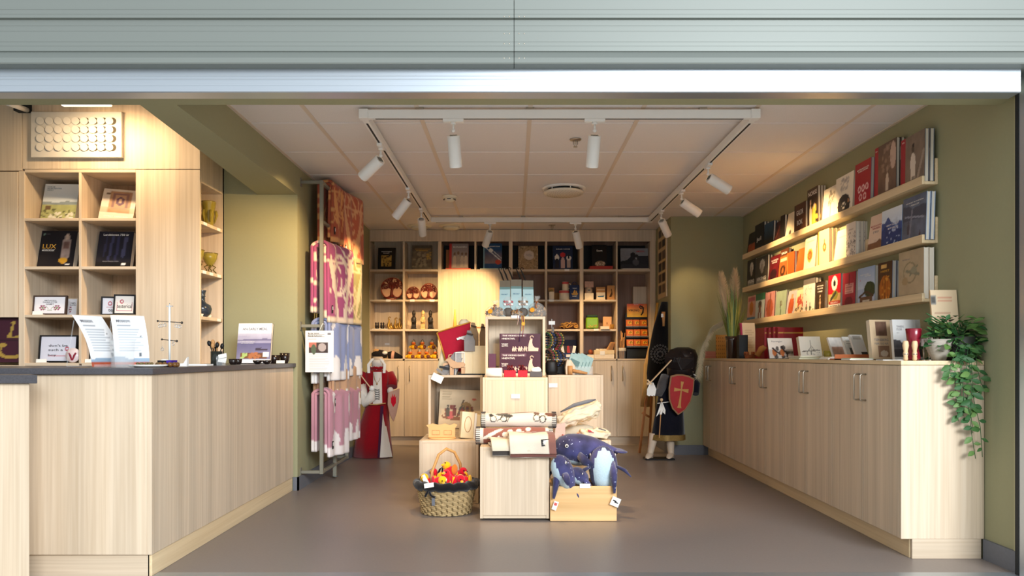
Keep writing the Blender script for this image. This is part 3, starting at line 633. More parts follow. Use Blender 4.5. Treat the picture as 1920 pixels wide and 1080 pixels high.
menu(206, 1.08, 576, 687, 3.36, 'curved white leaflet on a clear stand, left of two on the counter', 3)
menu(250, .62, 582, 687, 3.3, 'curved white leaflet on a clear stand, right of two on the counter', 5)
c = P(230, 687, 3.22); c.z = ZT; t = thing('acrylic_cup', 'clear acrylic tumbler standing by the menu leaflets', 'cup', c)
MB(c).lathe([(.044, 0), (.046, .002), (.05, .118), (.048, .118), (.043, .006), (0, .005)], c, 24, cap=False).build('body', GLASS, t)
# earring tree
c = P(318, 686, 3.5); c.z = ZT; t = thing('earring_stand', 'silver earring tree with two cross arms on the counter', 'jewellery stand', c); SILV = mat('silver_metal', '#cfd3d6', .25, .8)
MB(c).lathe([(.028, 0), (.028, .004), (.006, .008)], c, 18).build('foot', SILV, t); MB(c).cyl(c, c+Vector((0, 0, .285)), .0045, n=10).build('pole', mat('pale_pole', '#dfe6e6', .4), t); MB(c).bx(c+Vector((0, 0, .286)), (.03, .006, .004)).cyl(c+Vector((0, 0, .28)), c+Vector((0, 0, .3)), .002, n=6).build('finial', SILV, t)
for z, a, b in ((.212, -.056, .058), (.125, -.036, .034)):
    m = MB(c); m.cyl(c+Vector((a, .0, z+.004)), c+Vector((b, 0, z-.004)), .002, n=6); m.ell(c+Vector((a, 0, z+.004)), .005, nu=8, nv=6).ell(c+Vector((b, 0, z-.004)), .006, nu=8, nv=6); m.build('arm', mat('oxidised_metal', '#4a4540', .4, .6), t)
for dx, z in ((-.045, .195), (-.034, .197), (-.02, .2), (.03, .196), (.04, .194), (.05, .192), (-.033, .085), (.018, .11)):
    m = MB(c); m.tube([c+Vector((dx, -.003, z+.014)), c+Vector((dx, -.003, z+.004))], .001, 5); m.tube([c+Vector((dx+.006*math.cos(k*PI/4), -.003, z-.003+.007*math.sin(k*PI/4))) for k in range(9)], .0014, 5, cap=False); m.build('earring', SILV, t)
def simple(name, lab, cat, base, parts, rot=(0, 0, 0), group=None):
    """thing from a list of (part name, MB built in local space, material[, attr])"""
    t = thing(name, lab, cat, base, rot, group)
    for p in parts: p[1].build(p[0], p[2], t, attr=len(p) > 3, fix=len(p) <= 3)
    return t
def at(x, Z, z): return Vector((XX(x, Z), Z, z+.0005))
simple('jewellery_box', 'small purple and black open jewellery box beside the earring stand', 'jewellery box', at(315, 3.45, ZT), [('box', MB().box(-.035, .005, -.03, .03, 0, .03), BLACK), ('lid', MB().box(.006, .03, -.031, .03, 0, .031), mat('purple_velvet', '#3b1f8f', .7)), ('cushion', MB().ell((-.015, 0, .03), (.018, .025, .006)), PAPER)])
simple('ring_tray', 'round white tray of rings and stones on the counter', 'tray', at(281, 3.35, ZT), [('dish', MB().lathe([(.06, 0), (.085, .006), (.087, .012), (.08, .01), (.0, .008)], n=24), mat('white_ceramic', '#e8e5df', .3)), ('stones', (lambda m: [m.ell((random.Random(k).uniform(-.06, .06), random.Random(k+50).uniform(-.04, .03), .016), (.008, .007, .006), nu=8, nv=5) for k in range(14)] and m)(MB()), mat('brown_stones', '#6b5a34', .4, var=.5, scale=60))])
simple('bracelet', 'chunky brown bead bracelet lying in front of the purple box', 'bracelet', at(314, 3.36, ZT), [('beads', (lambda m: [m.ell((.045*math.cos(k*.52), .02*math.sin(k*.52), .011), .0115, nu=8, nv=6) for k in range(12)] and m)(MB()), mat('amber_beads', '#6d4a26', .3, var=.5, scale=80))])
simple('leaflet_stack', 'flat stack of white leaflets in front of the niche', 'leaflets', at(367, 3.85, ZT), [('sheets', MB().box(-.075, .075, -.04, .04, 0, .009), PAPER)])
simple('paper_horn', 'folded white card standing behind the bracelet', 'card', at(341, 3.62, ZT), [('card', MB().prism([(-.028, 0), (.028, 0), (.03, .045), (.012, .015), (-.02, .012)], -.01, .01), PAPER)])
c = at(406, 4.05, ZT); rn = random.Random(3)
t = thing('brush_jar', 'dark jar of brushes and wooden spoons on the counter', 'jar', c)
MB().lathe([(.028, 0), (.03, .004), (.031, .075), (.028, .076), (.026, .01)], n=18).build('jar', mat('dark_glass', '#2a2c28', .15, var=.3), t)
for k in range(9):
    a = rn.uniform(-.5, .55); h = rn.uniform(.085, .125); q = Vector((a*.075, rn.uniform(-.02, .02), h)); b = q*.1+Vector((0, 0, .01))
    m = MB(); m.cyl(b, q, .0028, n=6); m.build('handle', STICK if k % 2 else BLACK, t); m = MB(); m.ell(q, (.011, .009, .016), (0, a*.5, 0), nu=10, nv=6); m.build('brush_head', BLACK if k % 3 else STICK, t)
simple('leaflet_holder', 'small clear holder of white cards beside the brush jar', 'card holder', at(417, 4.0, ZT), [('cards', MB().bx((.0, .0, .03), (.042, .006, .03), (-.2, .15, 0)).bx((.004, -.008, .05), (.044, .005, .022), (-.2, -.2, 0)), PAPER), ('holder', MB().box(-.024, .024, -.02, -.017, 0, .05), GLASS)])
DKW = mat('dark_horn', '#231a17', .25, var=.4, scale=14, coat=.3)
def bowl(lab, x, Z, r, h, m_=None, z=ZT, cat='bowl'):
    return simple('bowl', lab, cat, at(x, Z, z), [('body', MB().lathe([(r*.55, 0), (r*.85, h*.3), (r, h), (r*.92, h), (r*.7, h*.3), (0, h*.15)], n=20, cap=False), m_ or DKW)])
bowl('tiny dark horn bowl left of the purple landscape book', 437, 4.3, .026, .033); bowl('small dark bowl tucked against the purple landscape book', 446, 4.42, .025, .032)
c = Cv('#eeeef2', 40, 50).grad('#8f8aa8', '#6f6b92', .1, .5).grad('#a6a0bd', '#cfcbdc', .5, .74).hills(.6, .02, '#7d7796', 3, .56).hills(.66, .03, '#b9b4cc', 5, .64).rect(.55, .32, .9, .35, '#4b3f4d').line(.56, .36, .72, .38, .01, '#4b3f4d').noise(.12, 4, 6).rect(0, 0, 1, .1, '#f1f1f4').rect(.12, .12, .9, .26, '#7d5238').spk('#b7cf7d', 8, .04, (.14, .13, .3, .24), 2).spk('#c07a4e', 12, .04, (.3, .13, .7, .25), 3).rect(.78, .16, .96, .27, '#f4f4f4')
b = book('book', 'cookbook titled An Early Meal with a misty lake, propped on the counter', (XX(477, 4.82), 4.82, ZT+.0005), .23, .262, .025, c, (-.16, 0, -.12), [('AN EARLY MEAL', .5, .83, .74, 'n', .06), ('A VIKING AGE COOKBOOK', .3, .53, .42, 'w'), ('AND CULINARY ODYSSEY', .3, .49, .38, 'w')], '#2a2430')
simple('horn_cups', 'pair of dark round horn cups in front of the cookbook', 'cups', at(491, 4.58, ZT), [('cup', MB().lathe([(.012, 0), (.026, .012), (.028, .024), (.022, .02)], (-.027, 0, 0)), DKW), ('cup', MB().lathe([(.012, 0), (.026, .012), (.028, .024), (.022, .02)], (.03, 0, 0)), DKW)])
bowl('wide dark horn bowl lying right of the cookbook', 514, 4.98, .04, .056); bowl('tall dark horn cup at the end of the counter', 534, 5.02, .034, .07)
tag(MB(at(526, 4.9, ZT)).bx(at(526, 4.9, ZT+.011), (.055, .003, .02), (-.25, 0, 0)).build('price_card', PAPER), 'white price card in front of the tall dark horn cup', 'price card')

# ---------------- books on the ledges ----------------
def ledge(row, xl, xr, yt, t, n, cv, lab, titles=(), spine='#333333', behind=None, cat='book'):
    """n copies of a book leaning on a ledge; xl..xr and yt measured at the foot and the near top corner"""
    z = LEDGE[row]+.0125; xf = LX+.0165; Yn = 2.105*F/(xr-CX); Yf = 2.105*F/(xl-CX); w = Yf-Yn
    Zt = 2.14*F/(2.14*F/Yn); h = E+(CY-yt)*Yn/F*2.14/2.14-z
    tt = t*n; lean = math.asin(max(.0, min(.3, (XR-.0155-(xf+tt*1.06))/h)))
    for i in range(n):
        l = lab if i == 0 else f'{["second","third","fourth"][i-1]} copy, tucked behind the {behind or lab}'
        l = ' '.join(l.split()[:16])
        book('book', l, (xf+t*(i+1)/math.cos(lean)+.0005, (Yn+Yf)/2-(.008*i), z+.0003), w, h-(.002*i), t-.0008, cv, (-lean, 0, -PI/2), titles if i == 0 else (), spine, f'books on the {row} picture ledge')
L = ledge
L('top', 1400, 1416, 431, .02, 1, Cv('#2b2320', 12, 20).rect(.1, .0, 1, .5, '#a5502c').noise(.3, 1), 'slim black and orange book at the far end of the top ledge')
L('top', 1416, 1433, 415, .022, 2, Cv('#1d1a20', 14, 22).rect(.1, .1, .9, .16, '#443a45').noise(.2, 2), 'black book lettered jul on the top ledge', [('jul', .45, .4, .5, 'w', .14)], '#1c1a1d', 'black jul book')
L('top', 1433, 1450, 413, .02, 2, Cv('#23344a', 14, 22).grad('#18202c', '#33536f', .3, 1).rect(0, 0, 1, .35, '#2a2420').noise(.25, 3), 'dark blue book beside the black jul book', (), '#222c3a', 'dark blue top ledge book')
L('top', 1450, 1463, 411, .018, 1, Cv('#3c1f1c', 12, 22).line(.3, .3, .7, .9, .06, '#7d4030').noise(.3, 5), 'dark red brown slim book between dark blue and black books')
L('top', 1463, 1471, 402, .02, 2, Cv('#221c1a', 10, 22).noise(.3, 6), 'narrow black book just left of the cream book', (), '#1a1715', 'narrow black book')
L('top', 1472, 1489, 393, .018, 1, Cv('#ece0c6', 16, 24).ell(.5, .2, .14, .12, '#5d5346').noise(.06, 7), 'plain cream book with small dark emblem, top ledge', (), '#cdbfa5')
L('top', 1490, 1511, 376, .022, 2, Cv('#51301f', 18, 26).rect(0, 0, .1, 1, '#2d1b13').noise(.25, 8), 'dark brown book with vertical cream letters, top ledge', [('GALDR', .5, .64, .6, 'w', .16), ('BOK', .5, .32, .5, 'w', .16)], '#8f7d68', 'dark brown lettered book')
L('top', 1515, 1535, 347, .016, 3, Cv('#2b211c', 24, 36).rect(0, .8, 1, 1, '#4a3a30').spk('#c9a43c', 12, .1, (.3, .05, .9, .55), 3).fig(.3, .05, .7, '#c9b8a4', '#d8b394').fig(.65, .02, .6, '#b2a23e', '#d8b394').noise(.3, 4), 'busy brown and yellow magazine lettered Norse on the top ledge', [('NORSE', .5, .83, .8, 'w', .1)], '#b9ab95', 'Norse magazine')
L('top', 1542, 1566, 345, .016, 2, Cv('#e6dcc9', 24, 34).spk('#6d6259', 30, .05, (.45, .45, .85, .9), 8, .6).line(.6, .1, .62, .6, .02, '#8d8175'), 'white book with a dark bush drawing, top ledge', (), '#cfc4b2', 'white bush book')
L('top', 1566, 1599, 319, .018, 2, Cv('#eee7d8', 34, 44).spk('#a9a6a4', 40, .045, (.3, .62, .72, .92), 5, .5).ring(.5, .26, .18, .17, '#2d2c2e').ell(.5, .26, .12, .08, '#eee7d8').line(.35, .2, .65, .32, .02, '#2d2c2e').line(.35, .3, .65, .2, .02, '#2d2c2e').ell(.75, .33, .05, .05, '#b7825a').line(.5, .4, .5, .6, .008, '#8f8a86'), 'white book with a faint tree and a black knot, top ledge', (), '#c9bca7', 'white tree and knot book')
cr = Cv('#a5142c', 40, 52)
for q, (x, y) in enumerate(((.3, .42), (.53, .42), (.76, .43), (.38, .24), (.64, .24))): cr.ell(x, y, .1, .075, '#e9c5c6').ell(x, y, .06, .045, '#b3404f')
L('top', 1603, 1633, 294, .02, 2, cr, 'bright red book with five pale medallions, top ledge', [('MAKTENS MIDDELALDER', .5, .83, .72, 'w'), ('TØNSBERG BISPEDØMME', .5, .79, .62, 'w')], '#8d99a3', 'bright red medallion book')
L('top', 1641, 1681, 257, .022, 2, Cv('#6d5548', 40, 52).noise(.35, 9).rect(0, 0, .16, 1, '#a51f31').fig(.6, .12, .42, '#cbb9a6', '#8f7868').ell(.86, .72, .13, .25, '#c7ab9a').spk('#a98f7c', 14, .05, (.25, .5, .8, .95), 3, .5), 'sepia photograph book with red spine, second from the near end of the top ledge', [('BYEN', .08, .92, .09, 'w')], '#3b3030', 'sepia book with red spine')
L('top', 1690, 1735, 240, .022, 2, Cv('#7d6d60', 44, 56).noise(.3, 10).rect(0, 0, .2, 1, '#a01c30').fig(.52, .14, .66, '#d8cdbf', '#55463c').line(.5, .02, .5, .16, .03, '#4a3d34').line(.57, .02, .57, .16, .03, '#4a3d34').ell(.53, .79, .05, .035, '#2c2420').line(.7, .1, .95, .6, .04, '#9c8d80'), 'large sepia book of a woman in white, nearest end of the top ledge', [('BYEN', .1, .92, .1, 'w')], '#66707c', 'large sepia woman book')
# middle ledge
for a, b, y, c1, l in ((1401, 1416, 484, '#2a2522', 'black book with a white bearded figure, far end of the middle ledge'), (1417, 1439, 477, '#4a443e', 'grey black book with a white bearded figure, second on the middle ledge')):
    L('middle', a, b, y, .02, 2, Cv(c1, 20, 30).ell(.55, .72, .22, .18, '#d9d3c6').ell(.55, .6, .14, .16, '#bdb3a4').rect(.1, .05, .9, .28, '#cfc8ba', .5).noise(.3, 3), l, [('VIKING', .5, .2, .76, 'w', .12)], '#1d1b1a', l.split(',')[0])
L('middle', 1440, 1458, 476, .022, 1, Cv('#6d1620', 18, 28).ell(.5, .3, .35, .2, '#35141c').noise(.3, 5), 'dark crimson book on the middle ledge', [('NORRØN', .5, .8, .7, 'w', .06), ('MAGI', .5, .72, .5, 'w', .06)], '#3a1014')
L('middle', 1459, 1474, 464, .022, 1, Cv('#a8622f', 18, 30).rect(0, .78, 1, 1, '#5d3420').rect(.1, .6, .9, .7, '#e2c69a').ring(.5, .3, .22, .08, '#4a2a18').noise(.25, 6), 'brown orange book with a ring emblem, middle ledge', [('SAGA', .5, .84, .7, 'w', .07)], '#5d3420')
L('middle', 1476, 1490, 470, .022, 2, Cv('#c25a22', 14, 26).rect(.05, .05, .12, .95, '#e08b45').noise(.12, 7), 'plain orange leather book, first of two on the middle ledge', (), '#33201a', 'first plain orange book')
L('middle', 1492, 1506, 463, .022, 1, Cv('#c4561f', 14, 26).grad('#b44c1b', '#d8742f', 0, 1).noise(.1, 8), 'plain orange leather book beside the white emblem book', (), '#8f4218')
L('middle', 1507, 1528, 441, .03, 1, Cv('#f3e6bf', 26, 36).ell(.5, .48, .24, .2, '#e7a04b').ring(.5, .48, .13, .05, '#c8552b').ell(.5, .48, .06, .05, '#8f3f22').rect(.2, .88, .8, .9, '#c9b78d'), 'cream book with an orange oval emblem, middle ledge', (), '#e8d7b4')
L('middle', 1535, 1556, 427, .022, 3, Cv('#f4dfa2', 26, 40).rect(0, 0, .09, 1, '#e58a2f').poly if False else Cv('#f4dfa2', 26, 40).rect(0, 0, .1, 1, '#e58a2f').ell(.58, .55, .15, .12, '#d0602f').ell(.58, .66, .06, .09, '#d0602f').ell(.58, .55, .07, .06, '#f0b878'), 'yellow book with an orange spine and red flame emblem', (), '#c9b68d', 'yellow flame book')
L('middle', 1563, 1587, 425, .018, 1, Cv('#f3e8c6', 20, 34).rect(.2, .78, .8, .8, '#d8cba5'), 'plain pale cream book leaning beside the yellow flame book', (), '#d9cca8')
L('middle', 1588, 1606, 414, .024, 3, Cv('#e7ddd2', 26, 40).spk('#5d5652', 90, .03, (0, 0, 1, .5), 9).spk('#8f8680', 40, .03, (0, .4, 1, .75), 4).rect(.25, .8, .75, .84, '#b9aca0'), 'white book speckled with grey pattern, middle ledge', (), '#aaa69f', 'white speckled book')
L('middle', 1626, 1652, 397, .02, 1, Cv('#e7cdb8', 32, 44).rect(0, 0, 1, .3, '#a5744f').hills(.3, .05, '#8a6044', 3, .15).noise(.2, 2, 6, (0, 0, 1, .35)).rect(0, .0, 1, .1, '#c79a70'), 'pinkish book with a brown landscape along its foot', [('MIDDELALDERENS', .5, .7, .84, 'r', .04), ('TØNSBERG', .5, .63, .6, 'r', .05), ('ET BYLIV', .5, .53, .4, 'n')], '#2f2a2c')
L('middle', 1653, 1691, 383, .02, 2, Cv('#7f95c0', 44, 56).grad('#c2cfe2', '#dfe6ef', .62, 1).hills(.66, .16, '#3c538f', 4).hills(.5, .1, '#2a3c72', 7).noise(.3, 6, 8, (0, 0, 1, .75)).spk('#aab9d6', 16, .03, (.1, .1, .9, .5), 3), 'blue mountain landscape book on the middle ledge', [('HØGT OG FRITT', .55, .58, .6, 'w', .04), ('MOT FJELLET', .58, .5, .5, 'w', .04)], '#5f83b0', 'blue mountain book')
L('middle', 1693, 1737, 358, .02, 2, Cv('#5f6678', 44, 56).grad('#747f90', '#5a647c', .5, 1).noise(.35, 11).hills(.78, .06, '#454b5c', 5, .5).fig(.25, .2, .3, '#4a4550').fig(.75, .05, .2, '#4c3b3f').line(.1, .6, .9, .5, .02, '#888ea0').line(.3, .1, .4, .7, .03, '#7d7f8c'), 'large grey blue wintry landscape book at the near end of the middle ledge', [('PÅ SPORET AV FORTIDEN', .5, .86, .74, 'w', .035), ('I FJELLET', .5, .8, .4, 'w', .03)], '#9fb3cf', 'large grey blue landscape book')
# bottom ledge
L('bottom', 1401, 1416, 553, .018, 2, Cv('#e8b4a0', 18, 28).rect(0, 0, 1, .2, '#4f8fb8').ell(.5, .52, .25, .26, '#e0873a').rect(.1, .8, .9, .95, '#d06a74').noise(.2, 2), 'pink and orange map book at the far end of the bottom ledge', (), '#3a3030', 'pink and orange map book')
L('bottom', 1416, 1433, 548, .018, 2, Cv('#dfe9e4', 18, 28).rect(0, .75, 1, 1, '#3d7f58').ell(.5, .6, .2, .14, '#5d4a3a').line(.35, .0, .45, .5, .06, '#8d5a4c').line(.65, 0, .55, .5, .06, '#a56b58').noise(.15, 3), 'white and green book with two legs of brown, bottom ledge', (), '#2a2624', 'white and green book')
L('bottom', 1434, 1452, 545, .018, 2, Cv('#c98b88', 20, 30).ell(.5, .4, .35, .35, '#a8543a').line(.5, .2, .55, .9, .05, '#8f4a3c').noise(.3, 4), 'pink book with a red brown statue, bottom ledge', (), '#4a3c3a', 'pink statue book')
L('bottom', 1454, 1473, 543, .016, 2, Cv('#9db09a', 20, 30).line(.5, .1, .45, .6, .05, '#5f7060').ring(.5, .55, .1, .03, '#6d5d50').noise(.1, 5), 'sage green book with a thin dark figure, bottom ledge', (), '#3f443d', 'sage green book')
L('bottom', 1473, 1489, 543, .018, 1, Cv('#b9b2b8', 18, 28).ell(.5, .4, .3, .38, '#b0522e').ell(.5, .78, .14, .1, '#c98f6a').noise(.25, 6), 'lilac book with a red brown figure, bottom ledge', (), '#8f97a6')
L('bottom', 1489, 1506, 541, .02, 1, Cv('#e3c9a5', 18, 28).spk('#b0392c', 20, .09, (.2, .35, .9, .9), 4).spk('#4a3a30', 10, .06, (.1, .05, .9, .35), 6), 'beige book crowded with red and dark figures, bottom ledge', (), '#a0846a')
L('bottom', 1506, 1528, 520, .02, 2, Cv('#e7e2d4', 26, 38).rect(0, .84, 1, 1, '#6d6866').fig(.3, .08, .32, '#b0303a').fig(.6, .06, .28, '#3a3a3c').spk('#5d6a4a', 10, .05, (.1, .02, .9, .2), 5).spk('#a8a298', 12, .03, (.2, .5, .8, .8), 6), 'white comic style book with small red and black figures', (), '#6d6866', 'white comic book')
L('bottom', 1530, 1547, 526, .022, 2, Cv('#2a211c', 20, 30).rect(.05, .05, .95, .95, '#3a2c22').fig(.5, .1, .5, '#c9a27a', '#e0c09a').noise(.2, 7), 'black book with a pale figure beside the red war book', [('HISTORIER', .5, .84, .7, 'w', .04), ('FRA BYEN', .5, .76, .6, 'w', .04), ('1940', .5, .66, .5, 'w', .05)], '#a58c68', 'black pale figure book')
L('bottom', 1554, 1577, 512, .022, 2, Cv('#c2182c', 34, 46).grad('#c2182c', '#c2182c', .5, 1).rect(0, .0, 1, .48, '#c5a36c').noise(.25, 8, 6, (0, 0, 1, .48)).ell(.5, .76, .24, .2, '#efe9dd').ell(.5, .76, .1, .09, '#241f1f').ell(.55, .44, .24, .12, '#8f8a3c').line(.2, .32, .6, .5, .05, '#3f4236').rect(0, 0, 1, .2, '#efe9dd').rect(.05, .2, .95, .27, '#b5322e'), 'red war history book with a white disc over a soldier and the word Vestfold', [('VESTFOLD', .5, .05, .9, 'k', .11), ('KRIGEN I', .5, .215, .6, 'w', .04)], '#6d6a74', 'red war history book')
L('bottom', 1580, 1604, 508, .02, 2, Cv('#a92f3f', 30, 42).noise(.25, 9).rect(.18, .42, .85, .7, '#e0a59c').lines(.24, .8, .46, .66, 6, '#a04a50').line(.5, .7, .5, .95, .03, '#7d2230').ell(.5, .2, .3, .14, '#7d2432'), 'faded red book with a pink text panel, bottom ledge', (), '#4f4a54', 'faded red panel book')
L('bottom', 1609, 1641, 497, .022, 2, Cv('#a9bbd8', 40, 50).grad('#c4d0e4', '#9db4d8', .45, 1).ell(.72, .42, .32, .2, '#2f4028').ell(.62, .5, .16, .12, '#374a2e').rect(.15, .12, .85, .26, '#6d4a38').line(.1, .26, .5, .38, .03, '#4f382c').line(.5, .38, .9, .26, .03, '#4f382c').rect(.3, .1, .7, .18, '#c9c0b0').rect(0, 0, 1, .1, '#4d7a3a').noise(.15, 4, 8, (0, 0, 1, .6)).ell(.15, .68, .02, .015, '#d0405a'), 'pale blue book of a thatched house among trees', [('HUSET I SKOGEN', .4, .8, .5, 'w', .035), ('OG HAGEN', .6, .76, .34, 'w', .03)], '#8d98a0', 'thatched house book')
L('bottom', 1647, 1674, 488, .022, 2, Cv('#4a3020', 32, 46).noise(.3, 12).ell(.5, .36, .4, .32, '#b5661f').line(.5, .05, .5, .66, .02, '#7d3f14').line(.3, .1, .35, .62, .02, '#8a4818').line(.7, .1, .66, .62, .02, '#8a4818').spk('#d99a3c', 14, .04, (.15, .1, .85, .65), 3).rect(.2, .86, .6, .95, '#d8b06a').noise(.2, 2), 'dark book with a large orange pumpkin shape, bottom ledge', [('HØST', .5, .76, .6, 'g', .05)], '#9fb0c6', 'orange pumpkin book')
L('bottom', 1687, 1734, 463, .024, 2, Cv('#b3a184', 46, 58).noise(.12, 13).ring(.45, .56, .25, .02, '#8f8468').line(.3, .6, .8, .5, .03, '#85846f').line(.45, .5, .75, .68, .02, '#7f7f6b').ell(.6, .6, .12, .07, '#95927b').ell(.25, .4, .12, .08, '#a58f6c').rect(.78, .06, .92, .11, '#e6e0d2'), 'large tan old map book at the near end of the bottom ledge', [('KARTENES BOK', .3, .82, .3, 'n', .025)], '#ddd8cc', 'large tan map book')

# ---------------- things on the low cabinet ----------------
def cab(x, X, dz=0): return Vector((X, X*F/(x-CX), ZK+.0005+dz))
def cabbook(lab, x0, x1, y0, X, cv, t, titles=(), spine='#444444', lean=.25, yaw=0, kind='book', cat='book'):
    """book facing the shop opening (-Y) on the low cabinet"""
    Z = X*F/((x0+x1)/2-CX); s = Z/F; w = (x1-x0)*s/max(.3, math.cos(yaw)); h = (E+(CY-y0)*Z/F-ZK)/math.cos(lean)
    return book(kind, lab, (X, Z+t, ZK+.0008), w, h, t, cv, (-lean, 0, yaw), titles, spine, None, cat)
c = Cv('#b98079', 30, 34)
for x in (.2, .55, .85): c.ell(x, .62, .16, .12, '#8a3b3a').rect(x-.12, .62, x+.12, .74, '#8a3b3a')
cabbook('pink woven card with red motifs at the far end of the low cabinet', 1322, 1345, 629, 1.86, c.lines(.05, .95, .05, .4, 5, '#a56a64'), .012, (), '#a8736b', .05, 0, 'craft_card', 'card')
cabbook('ochre card punched with rows of dots beside the pink woven card', 1343, 1366, 628, 1.9, Cv('#d39a4c', 30, 34).spk('#3c2d22', 0).rect(0, 0, .001, .001, '#000000').mask(((np.sin(np.linspace(0, 1, 30)*40)[None, :] > .75) & (np.sin(np.linspace(0, 1, 34)*38)[:, None] > .5)).astype(float), '#4a3524'), .012, (), '#c08c46', .05, 0, 'craft_card', 'card')
# pot with pampas grass
Zp = 6.25; c = Vector((XX(1373, Zp), Zp, ZK+.0005)); rn = random.Random(11)
t = thing('pampas_grass', 'tall artificial pampas grass with feathery plumes in a brown glass pot', 'plant', c)
MB().lathe([(.045, 0), (.047, .004), (.052, .15), (.06, .185), (.056, .186), (.046, .14), (.04, .01), (0, .008)], n=20, cap=False).build('pot', mat('brown_glass', '#3a2a20', .1, var=.4, scale=8, coat=.6), t)
LEAF = [mat('grass_blade_green', '#7d8a3c', .6, var=.2), mat('grass_blade_pale', '#a5a355', .6, var=.2), mat('grass_blade_teal', '#6f8a5a', .6, var=.2)]
for k in range(130):
    a = rn.uniform(0, 2*PI); r = rn.uniform(.02, .16)*(.6 if k % 3 else 1); h = rn.uniform(.28, .5); bl = Vector((math.cos(a)*.03, math.sin(a)*.03, .14)); tip = Vector((math.cos(a)*r, math.sin(a)*r*.8, .17+h-r*.5))
    mid = (bl+tip)/2+Vector((0, 0, .03)); w = .0058; sd = Vector((-math.sin(a), math.cos(a), 0))*w+Vector((.001, 0, 0))
    MB().add([bl-sd, bl+sd, mid-sd, mid+sd, tip], [(0, 1, 3, 2), (2, 3, 4)]).build('grass_blade', LEAF[k % 3], t, fix=False)
PL = mat('plume_fibre', '#d9ccac', .9, var=.12)
def plume(tip, base, L, wd, name='plume'):
    """feathery seed head: stalk plus many fine fibres"""
    m = MB(); m.tube([base, base.lerp(tip, .5)+Vector((0, 0, .01)), tip], .0022, 5)
    d = (tip-base); n = 1100
    for k in range(n):
        u = 1-rn.random()*L; p = base.lerp(tip, u)+Vector((0, 0, .01*(1-abs(2*u-1)))); a = rn.uniform(0, 2*PI); q = wd*math.sin(PI*min(.97, max(.12, (1-u)/L*.85+.12)))
        e = p+Vector((math.cos(a)*q, math.sin(a)*q, rn.uniform(.008, .035)+.0))+d.normalized()*.02
        s = Vector((.0028, .0016, 0)); m.add([p-s, p+s, e], [(0, 1, 2)])
    m.build(name, PL, t, kind='stuff', fix=False)
pw = lambda x, y, Z=Zp: P(x, y, Z)-c
plume(pw(1352, 516, 6.2), pw(1368, 632), .72, .05); plume(pw(1378, 510, 6.3), pw(1374, 632), .72, .052)
# drooping plume over the cabinet end
m = MB(); pts = [pw(1372, 632), pw(1360, 598, 6.3), pw(1336, 612, 6.5), pw(1318, 650, 6.6), pw(1308, 705, 6.65)]; m.tube(pts, .003, 5)
def bez(u):
    x = u*(len(pts)-1); i = min(int(x), len(pts)-2); return pts[i].lerp(pts[i+1], x-i)
for k in range(1500):
    u = rn.uniform(.3, 1); p = bez(u); a = rn.uniform(0, 2*PI); q = rn.uniform(.01, .035)*(.5+u); e = p+Vector((math.cos(a)*q, math.sin(a)*q*.6, -rn.uniform(.02, .06))); s = Vector((.0024, .0014, 0)); m.add([p-s, p+s, e], [(0, 1, 2)])
m.build('drooping_plume', PL, t, kind='stuff', fix=False)
Zq = 6.0; simple('speaker_box', 'small black box standing behind the brown pot', 'box', Vector((XX(1392, Zq), Zq, ZK+.0005)), [('body', MB().box(-.035, .035, -.03, .03, 0, .19), BLACK), ('grille', MB().box(-.028, .028, -.032, -.0301, .02, .17), DARK)])
# tall magenta edged folder and red binders
cabbook('tall cream folder with a magenta spine leaning by the red binders', 1392, 1420, 606, 1.93, Cv('#e9d6b4', 24, 34).rect(0, 0, .12, 1, '#b02a5c').lines(.3, .9, .3, .8, 8, '#cdb68f'), .02, (), '#b02a5c', .18, .1, 'folder', 'folder')
for k in range(5):
    Z = 1.93*F/(1424+k*8-CX)
    book('red_binder', ['first red clothbound binder from the cream folder', 'second red clothbound binder from the cream folder', 'third red binder in the row of five', 'fourth red binder in the row of five', 'fifth red binder, its wide side facing the shop'][k], (XX(1424+k*8+(22 if k == 4 else 0), 5.75-.05*k), 5.78-.05*k, ZK+.0005), .045 if k < 4 else .27, .235-.004*(k % 2), .21 if k < 4 else .025, Cv('#8f1720', 20, 30).noise(.12, k).rect(.1, .82, .9, .84, '#c9a24a').rect(.1, .16, .9, .17, '#c9a24a'), (0, 0, 0), (), '#8f1720', 'red binders on the low cabinet')
# two plush crowns of brown felt
FELT = mat('brown_felt', '#8a4a26', .95, var=.25, scale=60)
t = simple('felt_headband', 'small brown felt headband with points on the low cabinet in front of the binders', 'headband', cab(1409, 1.87), [('band', MB().lathe([(.05, 0), (.053, .03), (.05, .03), (.046, .002)], n=20, cap=False), FELT)])
for k in range(7):
    a = k*2*PI/7; MB().ell((.051*math.cos(a), .051*math.sin(a), .04), (.009, .009, .016), nu=8, nv=5).build('crown_point', FELT, t)
simple('felt_hat', 'curled ochre felt horn lying before the red binders', 'felt horn', cab(1432, 1.88), [('horn', MB().tube([(-.05, 0, .02), (-.02, 0, .07), (.03, .02, .09), (.07, .02, .06), (.075, 0, .015)], [.02, .025, .03, .022, .012], 10), mat('ochre_felt', '#a9733a', .95, var=.2))])
c = Cv('#e4dfd6', 36, 34).rect(0, 0, 1, .45, '#b9b4ae').spk('#2c2624', 12, .07, (.05, .05, .95, .6), 3).ell(.25, .3, .1, .18, '#a8602f').ell(.62, .28, .1, .18, '#a8602f').line(.2, .5, .5, .2, .04, '#2c2426').line(.6, .55, .85, .2, .04, '#2c2426')
